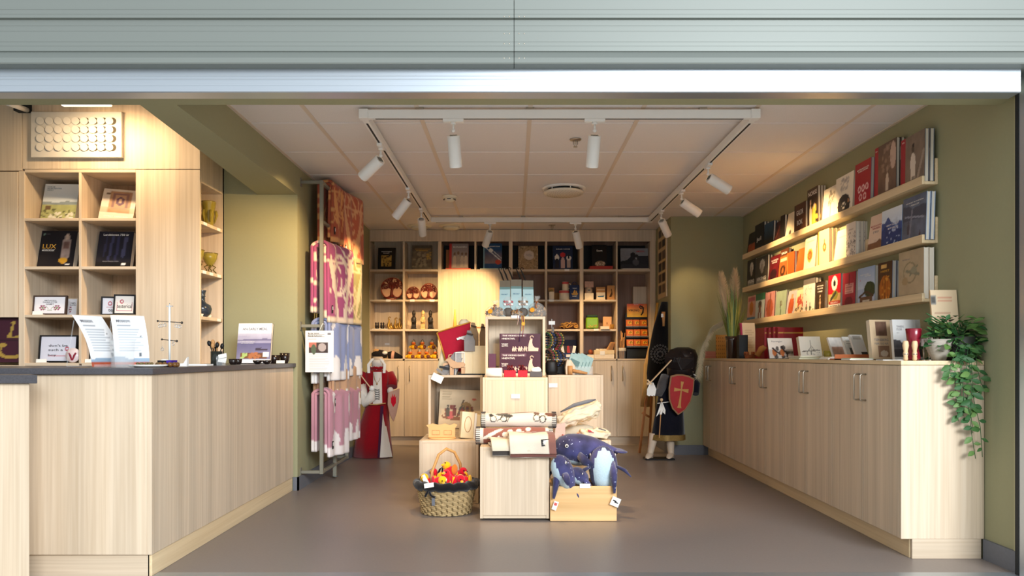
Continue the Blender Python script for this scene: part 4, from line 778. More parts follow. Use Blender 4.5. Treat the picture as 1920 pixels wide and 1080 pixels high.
for k in range(3): book('music_album', ['front white music album with a photo of fiddlers on the low cabinet', 'second album tucked behind the front fiddlers album', 'rearmost album in the stack of fiddler albums'][k], (XX(1466, 5.2)+.018*k, 5.24+.02*k, ZK+.001), .155, .15, .012, c, (-.3, 0, .05), [('Norwegian', .42, .8, .5, 'n', .08)] if k == 0 else (), '#38302c', 'music albums')
def stackd(lab, x, X, w, d, n, y0, cols_, name='leaflets'):
    base = cab(x, X); t = thing(name, lab, 'leaflets', base)
    for k in range(n): MB().bx(((k*37 % 5-2)*.003, (k*53 % 5-2)*.003, .003+.0055*k), (w, d, .005), (0, 0, (k*29 % 7-3)*.02)).build('sheet', cols_[k % len(cols_)], t)
    return t
SAGE = mat('pale_green_paper', '#c9c9a8', .8, var=.05); CREAMP = mat('cream_paper', '#ece2cc', .8, var=.03); TERRA = mat('terracotta_paper', '#b5653a', .7, var=.05)
stackd('low stack of pale green booklets on the low cabinet', 1512, 1.86, .15, .2, 4, 660, [SAGE, CREAMP]); stackd('flat cream leaflets in the middle of the low cabinet', 1565, 1.84, .12, .14, 3, 660, [CREAMP, PAPER]); stackd('spread pale leaflets near the beige photo book', 1608, 1.84, .12, .12, 2, 660, [PAPER, SAGE])
cabbook('square white book with a grey botanical drawing propped on the cabinet', 1500, 1543, 633, 2.0, Cv('#efeadc', 36, 32).line(.5, .15, .52, .8, .02, '#8f8b80').line(.1, .3, .9, .36, .02, '#6f6a62').line(.3, .25, .5, .5, .015, '#99958a').line(.7, .28, .55, .55, .015, '#99958a').spk('#a5a096', 14, .02, (.1, .15, .9, .4), 3), .03, (), '#cdbfa4', .25, .15)
simple('glass_cup', 'small yellowish glass cup between the botanical book and the booklets', 'cup', cab(1552, 2.05), [('bowl', MB().lathe([(.02, 0), (.024, .003), (.03, .055), (.028, .055), (.02, .006)], n=18, cap=False), AMB)])
BL = ['leaning white booklet with a pinkish photo, leftmost of three', 'leaning white booklet with a small dark photo, middle of three', 'leaning pale booklet with dark corner, rightmost of three']
for k, (x0, x1, y0, ar) in enumerate(((1561, 1592, 634, Cv('#ece7e0', 26, 34).rect(.05, .08, .85, .55, '#c9a08c').noise(.2, 4)), (1588, 1618, 633, Cv('#eceae2', 26, 34).rect(.3, .1, .8, .5, '#5d5a52').noise(.2, 5).lines(.2, .8, .7, .85, 3, '#8f8b85')), (1604, 1632, 629, Cv('#e3e0da', 26, 34).rect(.2, .8, .8, .95, '#b9b4ac').rect(.5, 0, 1, .3, '#3f3a36')))):
    cabbook(BL[k], x0, x1, y0, 1.95, ar, .012, (), '#cfc8bd', .4, .35)
simple('wooden_tray', 'low terracotta coloured tray holding the leaning booklets', 'tray', cab(1600, 1.90), [('tray', MB().box(-.12, .1, -.04, -.034, 0, .03).box(-.12, .1, -.04, .05, 0, .006), TERRA)])
cabbook('beige book of two sepia photos titled Tønsberg før og nå', 1634, 1675, 601, 1.95, Cv('#cdb391', 40, 56).rect(.28, .6, .8, .95, '#6d5040').noise(.3, 3, 8, (.28, .6, .8, .95)).rect(.32, .04, .85, .33, '#8f6f58').ell(.6, .14, .18, .08, '#c9b8a5'), .03, [('TØNSBERG', .5, .46, .68, 'n', .06), ('FØR OG NÅ', .5, .37, .66, 'n', .06)], '#d8cbb4', .15, .1)
for k in range(2): cabbook(['large white book with a dark rocky shore photo beside the beige photo book', 'second white shore book, leaning behind the first'][k], 1676+9*k, 1722+9*k, 600, 2.0+.05*k, Cv('#d3d3d2', 44, 56).rect(0, .06, 1, .42, '#5d5a5c').hills(.45, .07, '#4a474a', 5, .3).rect(0, .06, 1, .26, '#433f42').noise(.25, 6, 6, (0, .06, 1, .5)), .02, [('TØNSBERG', .33, .8, .32, 'n', .05), ('STUDIER', .28, .73, .24, 'n', .05), ('BIND 5', .22, .66, .12, 'n')] if k == 0 else (), '#e6e3dc', .12, .1)
m = MB()
for i in range(10):
    for j in range(7): m.add([(-.06+i*.012+j*.004, -.03+j*.009, .004+.0001*i), (-.054+i*.012+j*.004, -.03+j*.009, .004), (-.05+i*.012+j*.004, -.021+j*.009, .004), (-.056+i*.012+j*.004, -.021+j*.009, .004)], [(0, 1, 2, 3)])
simple('patterned_card', 'flat card in a black and white zigzag pattern in front of the shore book', 'card', cab(1676, 1.84), [('card', MB().box(-.07, .08, -.035, .035, 0, .0035), PAPER)]); 
o_ = D.objects['patterned_card']; m.build('zigzag_print', INK, o_, kind='stuff', fix=False)
# red maroon vase, wooden handles, whisks, basket
MAR = mat('maroon_glaze', '#7d0f24', .3, var=.15, coat=.4)
simple('maroon_vase', 'maroon boot shaped vase between the wooden handled tools', 'vase', cab(1713, 1.9), [('body', MB().lathe([(.02, 0), (.03, .01), (.022, .06), (.03, .1), (.036, .15), (.034, .152), (.024, .1), (0, .02)], n=20), MAR)])
BEECH = mat('pale_turned_wood', '#e0bf96', .5, var=.1, scale=40, stretch=(8, 8, 1))
for k, (x, l) in enumerate(((1698, 'left turned wooden handled stamp on the low cabinet'), (1715, 'right turned wooden handled stamp on the low cabinet'))):
    simple('wooden_stamp', l, 'kitchen tool', cab(x, 1.84+.05*k), [('handle', MB().lathe([(.006, 0), (.011, .006), (.009, .02), (.012, .03), (.009, .045), (.014, .07), (.012, .088), (.008, .093)], n=16), BEECH), ('ferrule', MB().lathe([(.0122, .028), (.0126, .03), (.0122, .032)], n=16, cap=False), STEEL)])
simple('tea_strainer', 'white topped rod standing left of the two wire whisks', 'kitchen tool', cab(1732, 1.94), [('rod', MB().cyl((0, 0, 0), (0, 0, .07), .003, n=8).lathe([(.014, 0), (.012, .004)]), STEEL), ('head', MB().bx((0, 0, .085), (.018, .018, .035)), WHITE)])
for k, x in enumerate((1742, 1752)):
    m = MB()
    for q in range(6):
        a = q*PI/6; m.tube([(math.cos(a)*r, math.sin(a)*r, z) for r, z in ((.003, .07), (.013, .09), (.015, .105), (.008, .118), (0, .12), (-.008, .118), (-.015, .105), (-.013, .09), (-.003, .07))], .0009, 4)
    simple('wire_ball_wand', f'{["left","right"][k]} steel wire ball wand near the trailing plant', 'kitchen tool', cab(x, 1.95+.03*k), [('rod', MB().cyl((0, 0, .003), (0, 0, .075), .0025, n=8).lathe([(.016, 0), (.014, .004), (.003, .005)]), STEEL), ('wire_ball', m, STEEL)])
simple('woven_bowl', 'grey white ribbed paper bowl half hidden behind the trailing plant', 'bowl', cab(1760, 1.99), [('bowl', (lambda m: [m.loft([[Vector((r*(1+.06*math.cos(18*2*PI*k/36))*math.cos(2*PI*k/36), r*.8*math.sin(2*PI*k/36), z)) for k in range(36)] for r, z in ((.03, 0), (.042, .03), (.058, .07), (.062, .1), (.058, .1), (.034, .02))])] and m)(MB()), mat('ribbed_grey_paper', '#a29a8e', .8, var=.2, scale=30, stretch=(1, 1, 6)))])
# notice board card leaning on the wall
c = Cv('#e4cba8', 34, 46).rect(0, .8, .2, .93, '#8f8c86').rect(.03, .82, .17, .91, '#55534f').lines(.25, .8, .84, .88, 2, '#d08a70').lines(.1, .9, .55, .66, 3, '#b98a70').ring(.75, .36, .1, .03, '#d8a890').ell(.3, .3, .11, .07, '#7d1226').ell(.58, .36, .11, .08, '#7d1226')
Zn = 3.62; book('notice_board', 'upright pale wooden notice with two maroon dots behind the trailing plant', (2.094, 3.585, ZK+.001), .125, .345, .012, c, (-.14, 0, -.05), (), '#d8b98f', None, 'sign')
# trailing plant
Zv = 3.47; c = Vector((2.09, 3.48, ZK+.0005)); rn = random.Random(5)
t = thing('trailing_plant', 'green trailing plant in a dark pot spilling over the cabinet end', 'plant', c)
MB().lathe([(.05, 0), (.055, .005), (.07, .11), (.066, .112), (.05, .02), (0, .015)], n=20, cap=False).build('pot', mat('dark_green_pot', '#23261f', .5), t)
GL = [mat('leaf_deep_green', '#2f5a30', .5, var=.25, scale=60), mat('leaf_mid_green', '#3f6634', .5, var=.25, scale=60), mat('leaf_light_green', '#5d7f42', .5, var=.25, scale=60)]
def leaf_me(s):
    m = MB(); L_ = s; w = s*.27
    m.add([(0, 0, 0), (w*.75, L_*.28, .15*w), (w, L_*.5, .1*w), (w*.6, L_*.8, -.2*w), (0, L_, -.45*w), (-w*.6, L_*.8, -.2*w), (-w, L_*.5, .1*w), (-w*.75, L_*.28, .15*w), (0, L_*.28, -.2*w), (0, L_*.55, -.25*w), (0, L_*.8, -.35*w)],
          [(0, 1, 8), (0, 8, 7), (1, 2, 9, 8), (7, 8, 9, 6), (2, 3, 10, 9), (6, 9, 10, 5), (3, 4, 10), (5, 10, 4)], True)
    return m
protos = [leaf_me(.052).build('leaf', g, t, fix=False) for g in GL]
for p in protos: p.location = (0, 0, .13)
cnt = 0
def leaf(p, d, roll, k, sc=1, nrm=None):
    p = Vector(p); p.x = min(p.x, .045 if p.y > -.1 else .09)
    o = protos[k].copy(); COL.objects.link(o); o.parent = t; o.location = p; y_ = Vector(d).normalized(); n_ = Vector(nrm or (rn.uniform(-.6, .6), -.6, .8)); z_ = (n_-y_*n_.dot(y_)).normalized(); x_ = y_.cross(z_); o.rotation_euler = Matrix((x_, y_, z_)).transposed().to_euler(); o.scale = (sc, sc, sc)
for k in range(165):      # crown
    a = rn.uniform(0, 2*PI); r = rn.uniform(.02, .115); p = Vector((math.cos(a)*r*1.1-.01, math.sin(a)*r*.8, rn.uniform(.05, .22)-r*.4)); leaf(p, (math.cos(a), math.sin(a)-.3, rn.uniform(-.5, .7)), 0, rn.randrange(3), rn.uniform(.8, 1.3))
m = MB()
for k in range(12):
    a = k*.52; m.tube([(0, 0, .1), (math.cos(a)*.04, math.sin(a)*.03, .17), (math.cos(a)*.09, math.sin(a)*.07, .16)], .0018, 5)
for k in range(4): m.tube([(0, 0, .1), (-.04-.01*k, -.02, .16), (-.1-.012*k, -.03, .14+.02*k), (-.13-.014*k, -.03, .16+.02*k)], .003, 5)
yv = -.085
vines = [((1790, 690), (1792, 740), (1797, 790)), ((1803, 690), (1800, 745), (1806, 780)), ((1812, 690), (1815, 760), (1822, 815), (1829, 860)), ((1822, 690), (1826, 750), (1838, 800), (1842, 857)), ((1832, 690), (1840, 720), (1856, 738)), ((1782, 684), (1780, 700), (1777, 712)), ((1800, 690), (1806, 730), (1808, 775)), ((1818, 690), (1822, 730), (1820, 775), (1824, 812))]
for q, vn in enumerate(vines):
    Zq = 3.385-.008*(q % 4); pts = [Vector((0, .0, .12)), Vector((0, -.05, .1))+Vector(((vn[0][0]-1800)*.0012, 0, 0))]+[P(x, y, Zq)-c for x, y in vn]
    m.tube(pts, .0015, 5)
    L_ = sum((pts[i+1]-pts[i]).length for i in range(1, len(pts)-1)); n = min(13, int(L_/.019))
    for k in range(n):
        u = k/n*(len(pts)-2)+1; i = min(int(u), len(pts)-2); p = pts[i].lerp(pts[i+1], u-i); sd = 1 if k % 2 else -1
        leaf(p, (sd*rn.uniform(.5, 1), rn.uniform(-.35, -.05), rn.uniform(-.6, .1)), 0, rn.randrange(3), rn.uniform(.6, 1.1), (rn.uniform(-.5, .5), -1, rn.uniform(-.1, .6)))
m.build('stems', GL[0], t)
for k in range(24):
    x = rn.uniform(-.15, -.05); leaf(Vector((x, rn.uniform(-.05, 0), rn.uniform(.12, .2))), (rn.uniform(-1, .2), rn.uniform(-.6, .2), rn.uniform(-.3, .6)), 0, rn.randrange(2), .7)

# ---------------- things in the back wall cubbies ----------------
r1, r2, r3, r4 = (ZZ(y, ZB)+.0005 for y in (504.8, 561.7, 617.3, 672.6))
def bk(lab, x0, x1, y0, y1, cv, titles=(), spine='#222222', dz=.06, t=.025, lean=.16, base=None, yaw=0):
    Z = ZB+dz; s = Z/F; w = (x1-x0)*s; h = (y1-y0)*s/math.cos(lean)
    return book('book', lab, (XX((x0+x1)/2, Z), Z+t, (r1 if base is None else base)), w, h, t, cv, (-lean, 0, yaw), titles, spine)
bk('black book with a gold carved panel, first cubby of the top row', 708, 741, 463, 504.5, Cv('#1b1714', 30, 40).rect(.2, .14, .76, .66, '#b8954a').noise(.5, 3, 8, (.2, .14, .76, .66)).spk('#3d2f18', 24, .04, (.22, .16, .74, .64), 3), [('VIKINGTIDENS', .48, .8, .6, 'w', .045), ('KUNST', .48, .73, .35, 'w', .045)], '#15120f')
bk('sepia book of carved animal ornament, second cubby of the top row', 772, 809, 458, 504.5, Cv('#6d6250', 32, 42).noise(.5, 5, 7).spk('#a89a7d', 24, .06, (.05, .1, .7, .7), 2, .6).spk('#c9a24c', 14, .04, (.75, .4, .95, .75), 4, .7).rect(0, .8, 1, 1, '#54493a', .6), [('SAGAENES LANDSKAP', .55, .82, .8, 'g', .04), ('OG MENNESKER', .5, .76, .6, 'g', .035)], '#3d362b')
bk('book of four people in white with a red spine, third cubby', 842, 878, 455, 502.3, Cv('#9c9290', 36, 44).rect(0, 0, .12, 1, '#c23a34').grad('#c5b09a', '#8d8588', 0, .8, .6).fig(.28, .05, .6, '#d3c2ac', '#7d6355').fig(.47, .05, .64, '#b5a797', '#7d6355').fig(.67, .05, .6, '#cfc0ac', '#7d6355').fig(.87, .05, .6, '#d8c9b3', '#7d6355').rect(.0, 0, .12, 1, '#c23a34'), [('BUNADEN', .55, .83, .68, 'w', .06)], '#c23a34', base=r1+.0135)
bk('orange book standing upright behind the four people book', 836, 846, 463, 502, Cv('#b5774a', 12, 20), (), '#a5623a', dz=.12)
tag(MB().box(-.13, .13, -.09, .09, 0, .0125).build('flat_book', mat('coral_cover', '#d8604a', .6)), 'coral book lying flat under the four people book', 'book').location = (XX(860, ZB+.11), ZB+.11, r1)
bk('blue book of a boat seen from above, fourth cubby', 906, 941, 454, 501.8, Cv('#27527d', 36, 46).grad('#8d7a78', '#1f4a75', .2, .75).line(.1, .85, .95, .3, .02, '#d5d8dc').line(.15, .95, .98, .4, .015, '#c5ccd3').ell(.4, .72, .12, .08, '#e5e5e2').ell(.8, .25, .16, .1, '#b8493a').rect(0, 0, .08, 1, '#79a3b5').noise(.2, 4), [('LANGBÅTENE', .56, .86, .66, 'w', .05)], '#5d8d9d', base=r1+.0125)
tag(MB().box(-.13, .13, -.09, .09, 0, .0115).build('flat_book', mat('pale_green_cover', '#c5d5c2', .6)), 'pale green book lying flat under the blue boat book', 'book').location = (XX(924, ZB+.11), ZB+.11, r1)
bk('tan floral book with a pale round medallion, fifth cubby', 972, 1009, 459, 504.3, Cv('#a58a68', 36, 44).noise(.35, 6, 10).spk('#6d5a3c', 60, .03, (0, 0, 1, 1), 2, .6).spk('#d3bd97', 40, .025, (0, 0, 1, 1), 5, .6).ell(.54, .6, .26, .2, '#cfc0b0'), [('LIVET', .54, .62, .26, 'n', .04), ('I HAGEN', .54, .56, .3, 'n', .04)], '#c9b58f')
bk('navy book of three folk costumes, sixth cubby', 1037, 1074, 459, 504.3, Cv('#182a4a', 40, 46).fig(.2, .08, .58, '#1c1a1f', '#e5e0da').ell(.2, .5, .12, .12, '#e3ddd6').rect(.14, .1, .27, .45, '#20222c').fig(.5, .06, .6, '#c9a8a4', '#c23038').ell(.5, .62, .14, .1, '#c2303a').fig(.8, .08, .56, '#b9a49a', '#20222c').ell(.8, .48, .13, .1, '#e0d8d0').rect(.76, .46, .84, .58, '#20222c'), [('BUNAD I NORGE', .52, .84, .7, 'w', .045)], '#cfc7bb')
bk('black book with a small bright title and a shaggy tuft, seventh cubby', 1110, 1138, 457, 497.5, Cv('#171314', 30, 40).ell(.55, .1, .35, .14, '#8d7862').noise(.4, 4).spk('#c9b59c', 16, .04, (.25, .02, .85, .2), 4), [('Sort', .52, .68, .4, 'w', .09)], '#151213', base=r1+.037)
for k in range(3): tag(MB().box(-.12, .12, -.09, .09, 0, .0115).build('flat_book', mat('red_cover', '#b5382c', .6)), ['lowest red book lying flat in the seventh cubby', 'middle red book of the flat pile in the seventh cubby', 'top red book of the flat pile under the black book'][k], 'book', 'flat red books').location = (XX(1125, ZB+.11)+.003*k, ZB+.11, r1+.012*k)
c = Cv('#8d8f97', 44, 34).ell(.45, .65, .1, .14, '#23242a').ell(.58, .62, .06, .08, '#23242a').line(.45, .55, .25, .3, .09, '#2a2b31').line(.1, .25, .5, .35, .12, '#26272d').rect(.6, .2, 1, .62, '#2e2f36').rect(0, 0, 1, .2, '#33343b').ell(.55, .3, .12, .16, '#55565d').noise(.2, 4)
bk('wide grey photo book with a red title, eighth cubby', 1164, 1216, 464, 502.3, c, [('AMERIKA', .72, .8, .3, 'r', .09)], '#c9c4bb', base=r1+.0125); tag(MB().box(-.14, .14, -.09, .09, 0, .0115).build('flat_book', mat('white_cover', '#d5cdbf', .6)), 'white book lying flat under the wide grey photo book', 'book').location = (XX(1190, ZB+.11), ZB+.11, r1)
def ptag(x, y, lab, Z=ZB-.002, w=.05, h=.022): tag(MB(P(x, y, Z)).bx(P(x, y, Z-.002), (w, .0015, h)).build('price_card', PAPER), lab, 'price card')
ptag(1063, 506.5, 'white price card on the shelf edge under the folk costume book'); ptag(728, 563.5, 'white price card under the large tree disc'); ptag(773, 563.5, 'white price card under the small tree disc'); ptag(810, 563.5, 'white price card under the medium tree disc'); ptag(1034, 563.5, 'white price card under the herb cup'); ptag(1118, 618.5, 'cream price card under the green tin'); ptag(726, 645, 'white price card on the back panel above the dark fur', ZB+.248)
# carved tree discs
BAS = mat('pale_disc_wood', '#e0b08c', .6); MAH = mat('mahogany_carving', '#6a2318', .4, var=.3, scale=50)
def tree_disc(lab, x, y, r_px, base, seed):
    Z = ZB+.08; r = r_px*Z/F; t = thing('carved_tree_disc', lab, 'wall plaque', (XX(x, Z), Z, base), (-.1, 0, 0)); rn = random.Random(seed); q = lambda a, b: Vector((a*r, -.013, r+b*r))
    MB().lathe([(r*.97, -.006), (r*.97, .004)], (0, 0, r), 32, rot=(PI/2, 0, 0)).build('disc', BAS, t)
    MB().tube([(math.cos(a*PI/16)*r*.95, -.008, r+math.sin(a*PI/16)*r*.95) for a in range(33)], r*.05, 6, cap=False).build('rim', mat('red_wood_rim', '#9a4a34', .5), t)
    m = MB(); m.tube([q(0, -.8), q(-.03, -.4), q(.02, 0), q(0, .3)], [r*.2, r*.12, r*.12, r*.09], 8)
    for s in (-1, 1):
        for k in range(3): m.tube([q(0, -.55), q(s*.25, -.72-.05*k), q(s*(.4+.16*k), -.8+.02*k)], [r*.1, r*.06, r*.03], 6)
    m.build('trunk', MAH, t)
    m = MB()
    for k in range(9):
        a = PI*(.04+.92*k/8); e = q(math.cos(a)*.75, .1+math.sin(a)*.7); m.tube([q(0, .0), q(math.cos(a)*.3, .1+math.sin(a)*.35), e], [r*.08, r*.05, r*.02], 6)
    m.build('branches', MAH, t)
    m = MB()
    for k in range(120):
        a = rn.uniform(-.12, PI+.12); d = math.sqrt(rn.random())*.88; x_, y_ = math.cos(a)*d, .05+math.sin(a)*d*.93
        if x_*x_+y_*y_ < .8: m.ell(q(x_, y_)-Vector((0, .004, 0)), (r*.075, .004, r*.05), (0, rn.uniform(0, 3), 0), 6, 4)
    m.build('carved_leaves', MAH, t, kind='stuff')
tree_disc('large round carved tree disc, first cubby of the second row', 735, 540, 21.5, r2, 1); tree_disc('smallest round carved tree disc in the second row', 774.5, 549, 12.8, r2, 2); tree_disc('medium round carved tree disc beside the smallest one', 804, 546, 16, r2, 3)
# brass ships and dark figures
BRASS = mat('aged_brass', '#a8823c', .35, .6, var=.2)
for k, (x, l) in enumerate(((707, 'left small dark helmeted figurine pair on a white card'), (717, 'right small dark helmeted figurine pair on a white card'))):
    t = thing('figurine', l, 'figurine', (XX(x, ZB+.05), ZB+.05, r3+.006)); m = MB()
    MB().lathe([(.02, 0), (.018, .01)]).build('base', BLACK, t)
    for s in (-1, 1): MB().lathe([(.009, .01), (.012, .03), (.007, .045), (.01, .052), (.009, .062), (0, .07)], (s*.012, 0, 0), 10).build('figure', mat('dark_bronze', '#2f2723', .4, .4), t)
tag(MB().box(-.08, .08, -.03, .03, 0, .0055).build('display_card', PAPER), 'white card under the two dark figurines', 'card').location = (XX(713, ZB+.05), ZB+.05, r3)
for k, (x, h) in enumerate(((732, .135), (744, .125), (752, .12), (757.5, .13))):
    if x > 755: continue
    t = thing('brass_ship_prow', f'{["left","middle","right"][k]} brass ship prow ornament in the second row of figurines', 'ornament', (XX(x, ZB+.1), ZB+.1, r3)); m = MB()
    m.tube([(.02, 0, .012), (-.01, 0, .012), (-.022, 0, .04), (-.012, 0, h*.7), (-.02, 0, h*.92), (-.006, 0, h), (.004, 0, h*.93)], [.016, .02, .016, .009, .006, .006, .005], 8); m.build('prow', BRASS, t); MB().tube([(.03, 0, 0), (.0, 0, .03), (.01, 0, h*.55)], [.02, .02, .004], 8).build('hull', BRASS, t)
for x, c_, l in ((776, '#2f2a26', 'left dark tall carved king chess figure'), (793, '#e0b97c', 'pale tall carved king chess figure between two dark ones'), (807, '#2b2623', 'right dark tall carved king chess figure')):
    t = thing('chess_figure', l, 'figurine', (XX(x, ZB+.07), ZB+.07, r3)); mm = mat('carved_'+c_[1:], c_, .45, var=.2, scale=40); k = 1
    MB().box(-.026, .026, -.022, .022, 0, .02).box(-.023, .023, -.02, .02, .02, .055).build('throne', mm, t, .004)
    MB().lathe([(.022, .05), (.026, .09), (.024, .12), (.016, .135)], n=14, sy=.8).build('robe', mm, t); MB().ell((0, -.003, .148), (.016, .015, .02)).build('face', mm, t); MB().lathe([(.018, .155), (.02, .165), (.017, .185), (.006, .2), (0, .203)], n=12).build('crown', mm, t)
    MB().tube([(-.022, -.015, .115), (-.02, -.026, .085), (.002, -.028, .075)], .006, 6).build('arm', mm, t); MB().tube([(.022, -.015, .115), (.02, -.026, .085), (-.002, -.028, .07)], .006, 6).build('arm', mm, t)
# rubber ducks with helmets
YEL = mat('duck_yellow', '#e9b421', .35, var=.04); ORA = mat('duck_orange', '#d9702c', .4); HEL = mat('duck_helmet_grey', '#8d8474', .4, .3); SHD = mat('duck_shield_brown', '#6d3b35', .5)
def duck(lab, x, Z, z, src=None):
    if src: return dup(src, (XX(x, Z), Z, z), (0, 0, random.Random(x).uniform(-.3, .5)), lab)
    t = thing('rubber_duck', lab, 'rubber duck', (XX(x, Z), Z, z), (0, 0, .2), 'helmeted rubber ducks')
    MB().loft([[Vector((r*math.cos(a*PI/7)*1.0, r*1.25*math.sin(a*PI/7)+o_, zz)) for a in range(14)] for r, zz, o_ in ((.022, 0, 0), (.034, .012, 0), (.036, .03, .002), (.026, .045, .008), (.01, .05, .012))]).build('body', YEL, t)
    MB().ell((0, -.014, .064), (.022, .022, .021)).build('head', ORA, t); MB().ell((0, -.036, .06), (.009, .012, .004)).build('beak', ORA, t)
    MB().lathe([(.0225, .066), (.02, .08), (.012, .093), (.003, .104), (0, .106)], (0, -.012, 0), 14).build('helmet', HEL, t); MB().lathe([(.02, -.003), (.018, .004), (.005, .008), (0, .009)], (.022, -.036, .024), 14, rot=(PI/2-.2, 0, .3)).build('shield', SHD, t)
    MB().tube([(-.034, 0, .025), (-.045, -.008, .02), (-.04, -.018, .012)], [.014, .01, .004], 8).build('wing', YEL, t); return t
d0 = duck('leftmost helmeted rubber duck of the bottom row', 769, ZB+.06, r4)
for x, l in ((786, 'second helmeted rubber duck from the left in the bottom row'), (801, 'third helmeted rubber duck from the left in the bottom row'), (815, 'rightmost helmeted rubber duck of the bottom row')): duck(l, x, ZB+.062, r4, d0)
tag(MB().box(-.14, .14, -.05, .05, 0, .1).build('display_riser', mat('cardboard', '#b98a5a', .8)), 'cardboard riser behind the bottom row of rubber ducks', 'riser').location = (XX(793, ZB+.17), ZB+.17, r4)
for x, l in ((776, 'left rubber duck standing on the riser'), (792, 'middle rubber duck standing on the riser'), (811, 'right rubber duck standing on the riser, turned aside')): duck(l, x, ZB+.17, r4+.101, d0)
# dark fur bundle
FUR = mat('black_fur', '#1f1a1a', .95, var=.4, scale=80, bump=.6); TAN = mat('tan_leather', '#c69a68', .7)
t = thing('fur_bundle', 'black furry bundle with tan bands lying in the lowest left cubby', 'fur bundle', (XX(722, ZB+.07), ZB+.07, r4)); MB().tube([(-.13, 0, .035), (-.09, 0, .05), (-.03, 0, .045), (.02, 0, .04)], [.025, .05, .045, .03], 12).build('fur', FUR, t); MB().tube([(.03, .01, .035), (.08, .01, .04), (.14, .01, .025), (.185, .01, .014)], [.035, .042, .025, .008], 12).build('fur', FUR, t)
MB().tube([(.07, .01, .0385), (.1, .01, .035)], [.046, .042], 14, cap=False).build('band', mat('pink_leather_band', '#d0a08a', .7), t); MB().ell((-.09, -.02, .085), (.03, .02, .02)).build('tan_tuft', TAN, t); MB().ell((0, -.02, .06), (.03, .03, .02)).build('white_tuft', PAPER, t)
# second row right: cup, mugs, bag, boxes
CUP = mat('cream_ceramic', '#ecdcc0', .4); REDC = mat('rose_band', '#d05a58', .5); CARD = mat('kraft_card', '#c9945c', .8, var=.08)
Zs = ZB+.07
def sx(x, Z=Zs): return XX(x, Z)
t = thing('herb_cup', 'cream square cup with a kraft top in the sixth cubby', 'cup', (sx(1034), Zs, r2)); MB().lathe([(.036, 0), (.038, .01), (.038, .085), (.034, .086)], n=4, rot=(0, 0, PI/4)).build('cup', CUP, t, .002); MB().ell((0, 0, .09), (.022, .022, .02)).build('filling', mat('dried_herbs', '#8f7a4a', .9, var=.4, scale=90), t); MB().box(-.032, .03, .01, .016, .085, .13).build('kraft_back', CARD, t)
def mug(lab, x, z, r, h, dz=0):
    t = thing('mug', lab, 'mug', (sx(x), Zs+dz, z)); MB().lathe([(r*.92, 0), (r, .004), (r, h), (r*.9, h), (r*.88, .01), (0, .008)], n=20, cap=False).build('cup', CUP, t); MB().lathe([(r*1.01, h*.72), (r*1.02, h*.74), (r*1.02, h*.95), (r*1.01, h*.97)], n=20, cap=False).build('red_band', REDC, t)
    MB().tube([(r*.95, 0, h*.8), (r*1.5, 0, h*.78), (r*1.6, 0, h*.5), (r*1.3, 0, h*.25), (r*.95, 0, h*.25)], .006, 8).build('handle', CUP, t); return t
mug('cream mug with a red band, lower of the two stacked', 1058, r2, .054, .098); mug('cream mug with a red band stacked on the other mug', 1060, r2+.0985, .035, .092)
t = thing('gift_bag', 'navy gift bag with a gold ship beside the mugs', 'bag', (sx(1077), Zs-.02, r2)); m = MB(); m.loft([[(-.05, -.02, 0), (.05, -.02, 0), (.05, .02, 0), (-.05, .02, 0)], [(-.052, -.022, .09), (.052, -.022, .09), (.052, .022, .09), (-.052, .022, .09)], [(-.052, -.004, .155), (.052, -.004, .155), (.052, .004, .155), (-.052, .004, .155)]], smooth=False); NAVY = mat('navy_card', '#22345f', .6); m.build('bag', NAVY, t)
m = MB(); m.prism([(-.026, .05), (.026, .05), (.036, .066), (-.036, .066)], -.0235, -.0225); m.prism([(-.02, .068), (.004, .068), (.006, .1), (-.004, .104)], -.0235, -.0222); m.prism([(.008, .068), (.028, .068), (.014, .1)], -.0235, -.0222); m.build('ship_print', INKG, t)
m = MB(); text(m, 'SKIPET', 0, .03, .05, -.0228); text(m, 'VIKING', 0, .115, .045, -.0165); m.build('lettering', INKW, t, fix=False); MB().tube([(-.025, 0, .154), (-.02, 0, .18), (0, 0, .188), (.02, 0, .18), (.025, 0, .154)], .003, 6).build('handle', NAVY, t)
t = thing('boxed_mug', 'patterned mug in a cream box, seventh cubby', 'mug', (sx(1104), Zs, r2)); MB().box(-.046, .046, -.04, .04, 0, .07).build('box', CUP, t, .002); MB().lathe([(.036, .07), (.038, .075), (.038, .13)], n=20).build('mug', mat('patterned_mug', '#bfa894', .5, var=.5, scale=40), t); MB().ell((0, -.03, .1), (.016, .012, .014)).build('relief', BASEB, t)
tag(MB().box(-.046, .046, -.03, .03, 0, .062).build('mug_box_top', mat('pinkish_card', '#c9a492', .7, var=.3, scale=30)), 'pinkish patterned box standing on the boxed mug', 'box').location = (sx(1104), Zs, r2+.131)
t = thing('ship_box', 'cream box with a blue ship and a wooden lid, seventh cubby', 'box', (sx(1126), Zs, r2)); MB().box(-.045, .045, -.03, .03, 0, .078).build('box', CUP, t); m = MB(); m.prism([(-.03, .028), (.026, .028), (.036, .045), (-.034, .04)], -.032, -.0305); m.build('ship_print', INKB, t); MB().box(-.047, .047, -.02, .03, .079, .135).build('wooden_back', CARD, t); MB().box(-.04, .04, -.026, -.0205, .1, .112).build('slat', BEECH, t)
t = thing('cutout_box', 'orange wooden box with a dark ship cut-out, seventh cubby', 'box', (sx(1145), Zs, r2)); MB().box(-.04, .04, -.025, .025, 0, .15).build('box', CARD, t, .002); m = MB(); m.prism([(-.02, .03), (.004, .03), (.016, .06), (.008, .11), (0, .12), (.004, .08), (-.008, .055)], -.0275, -.0255); m.build('ship_cutout', mat('dark_cut', '#4d3520', .8), t)
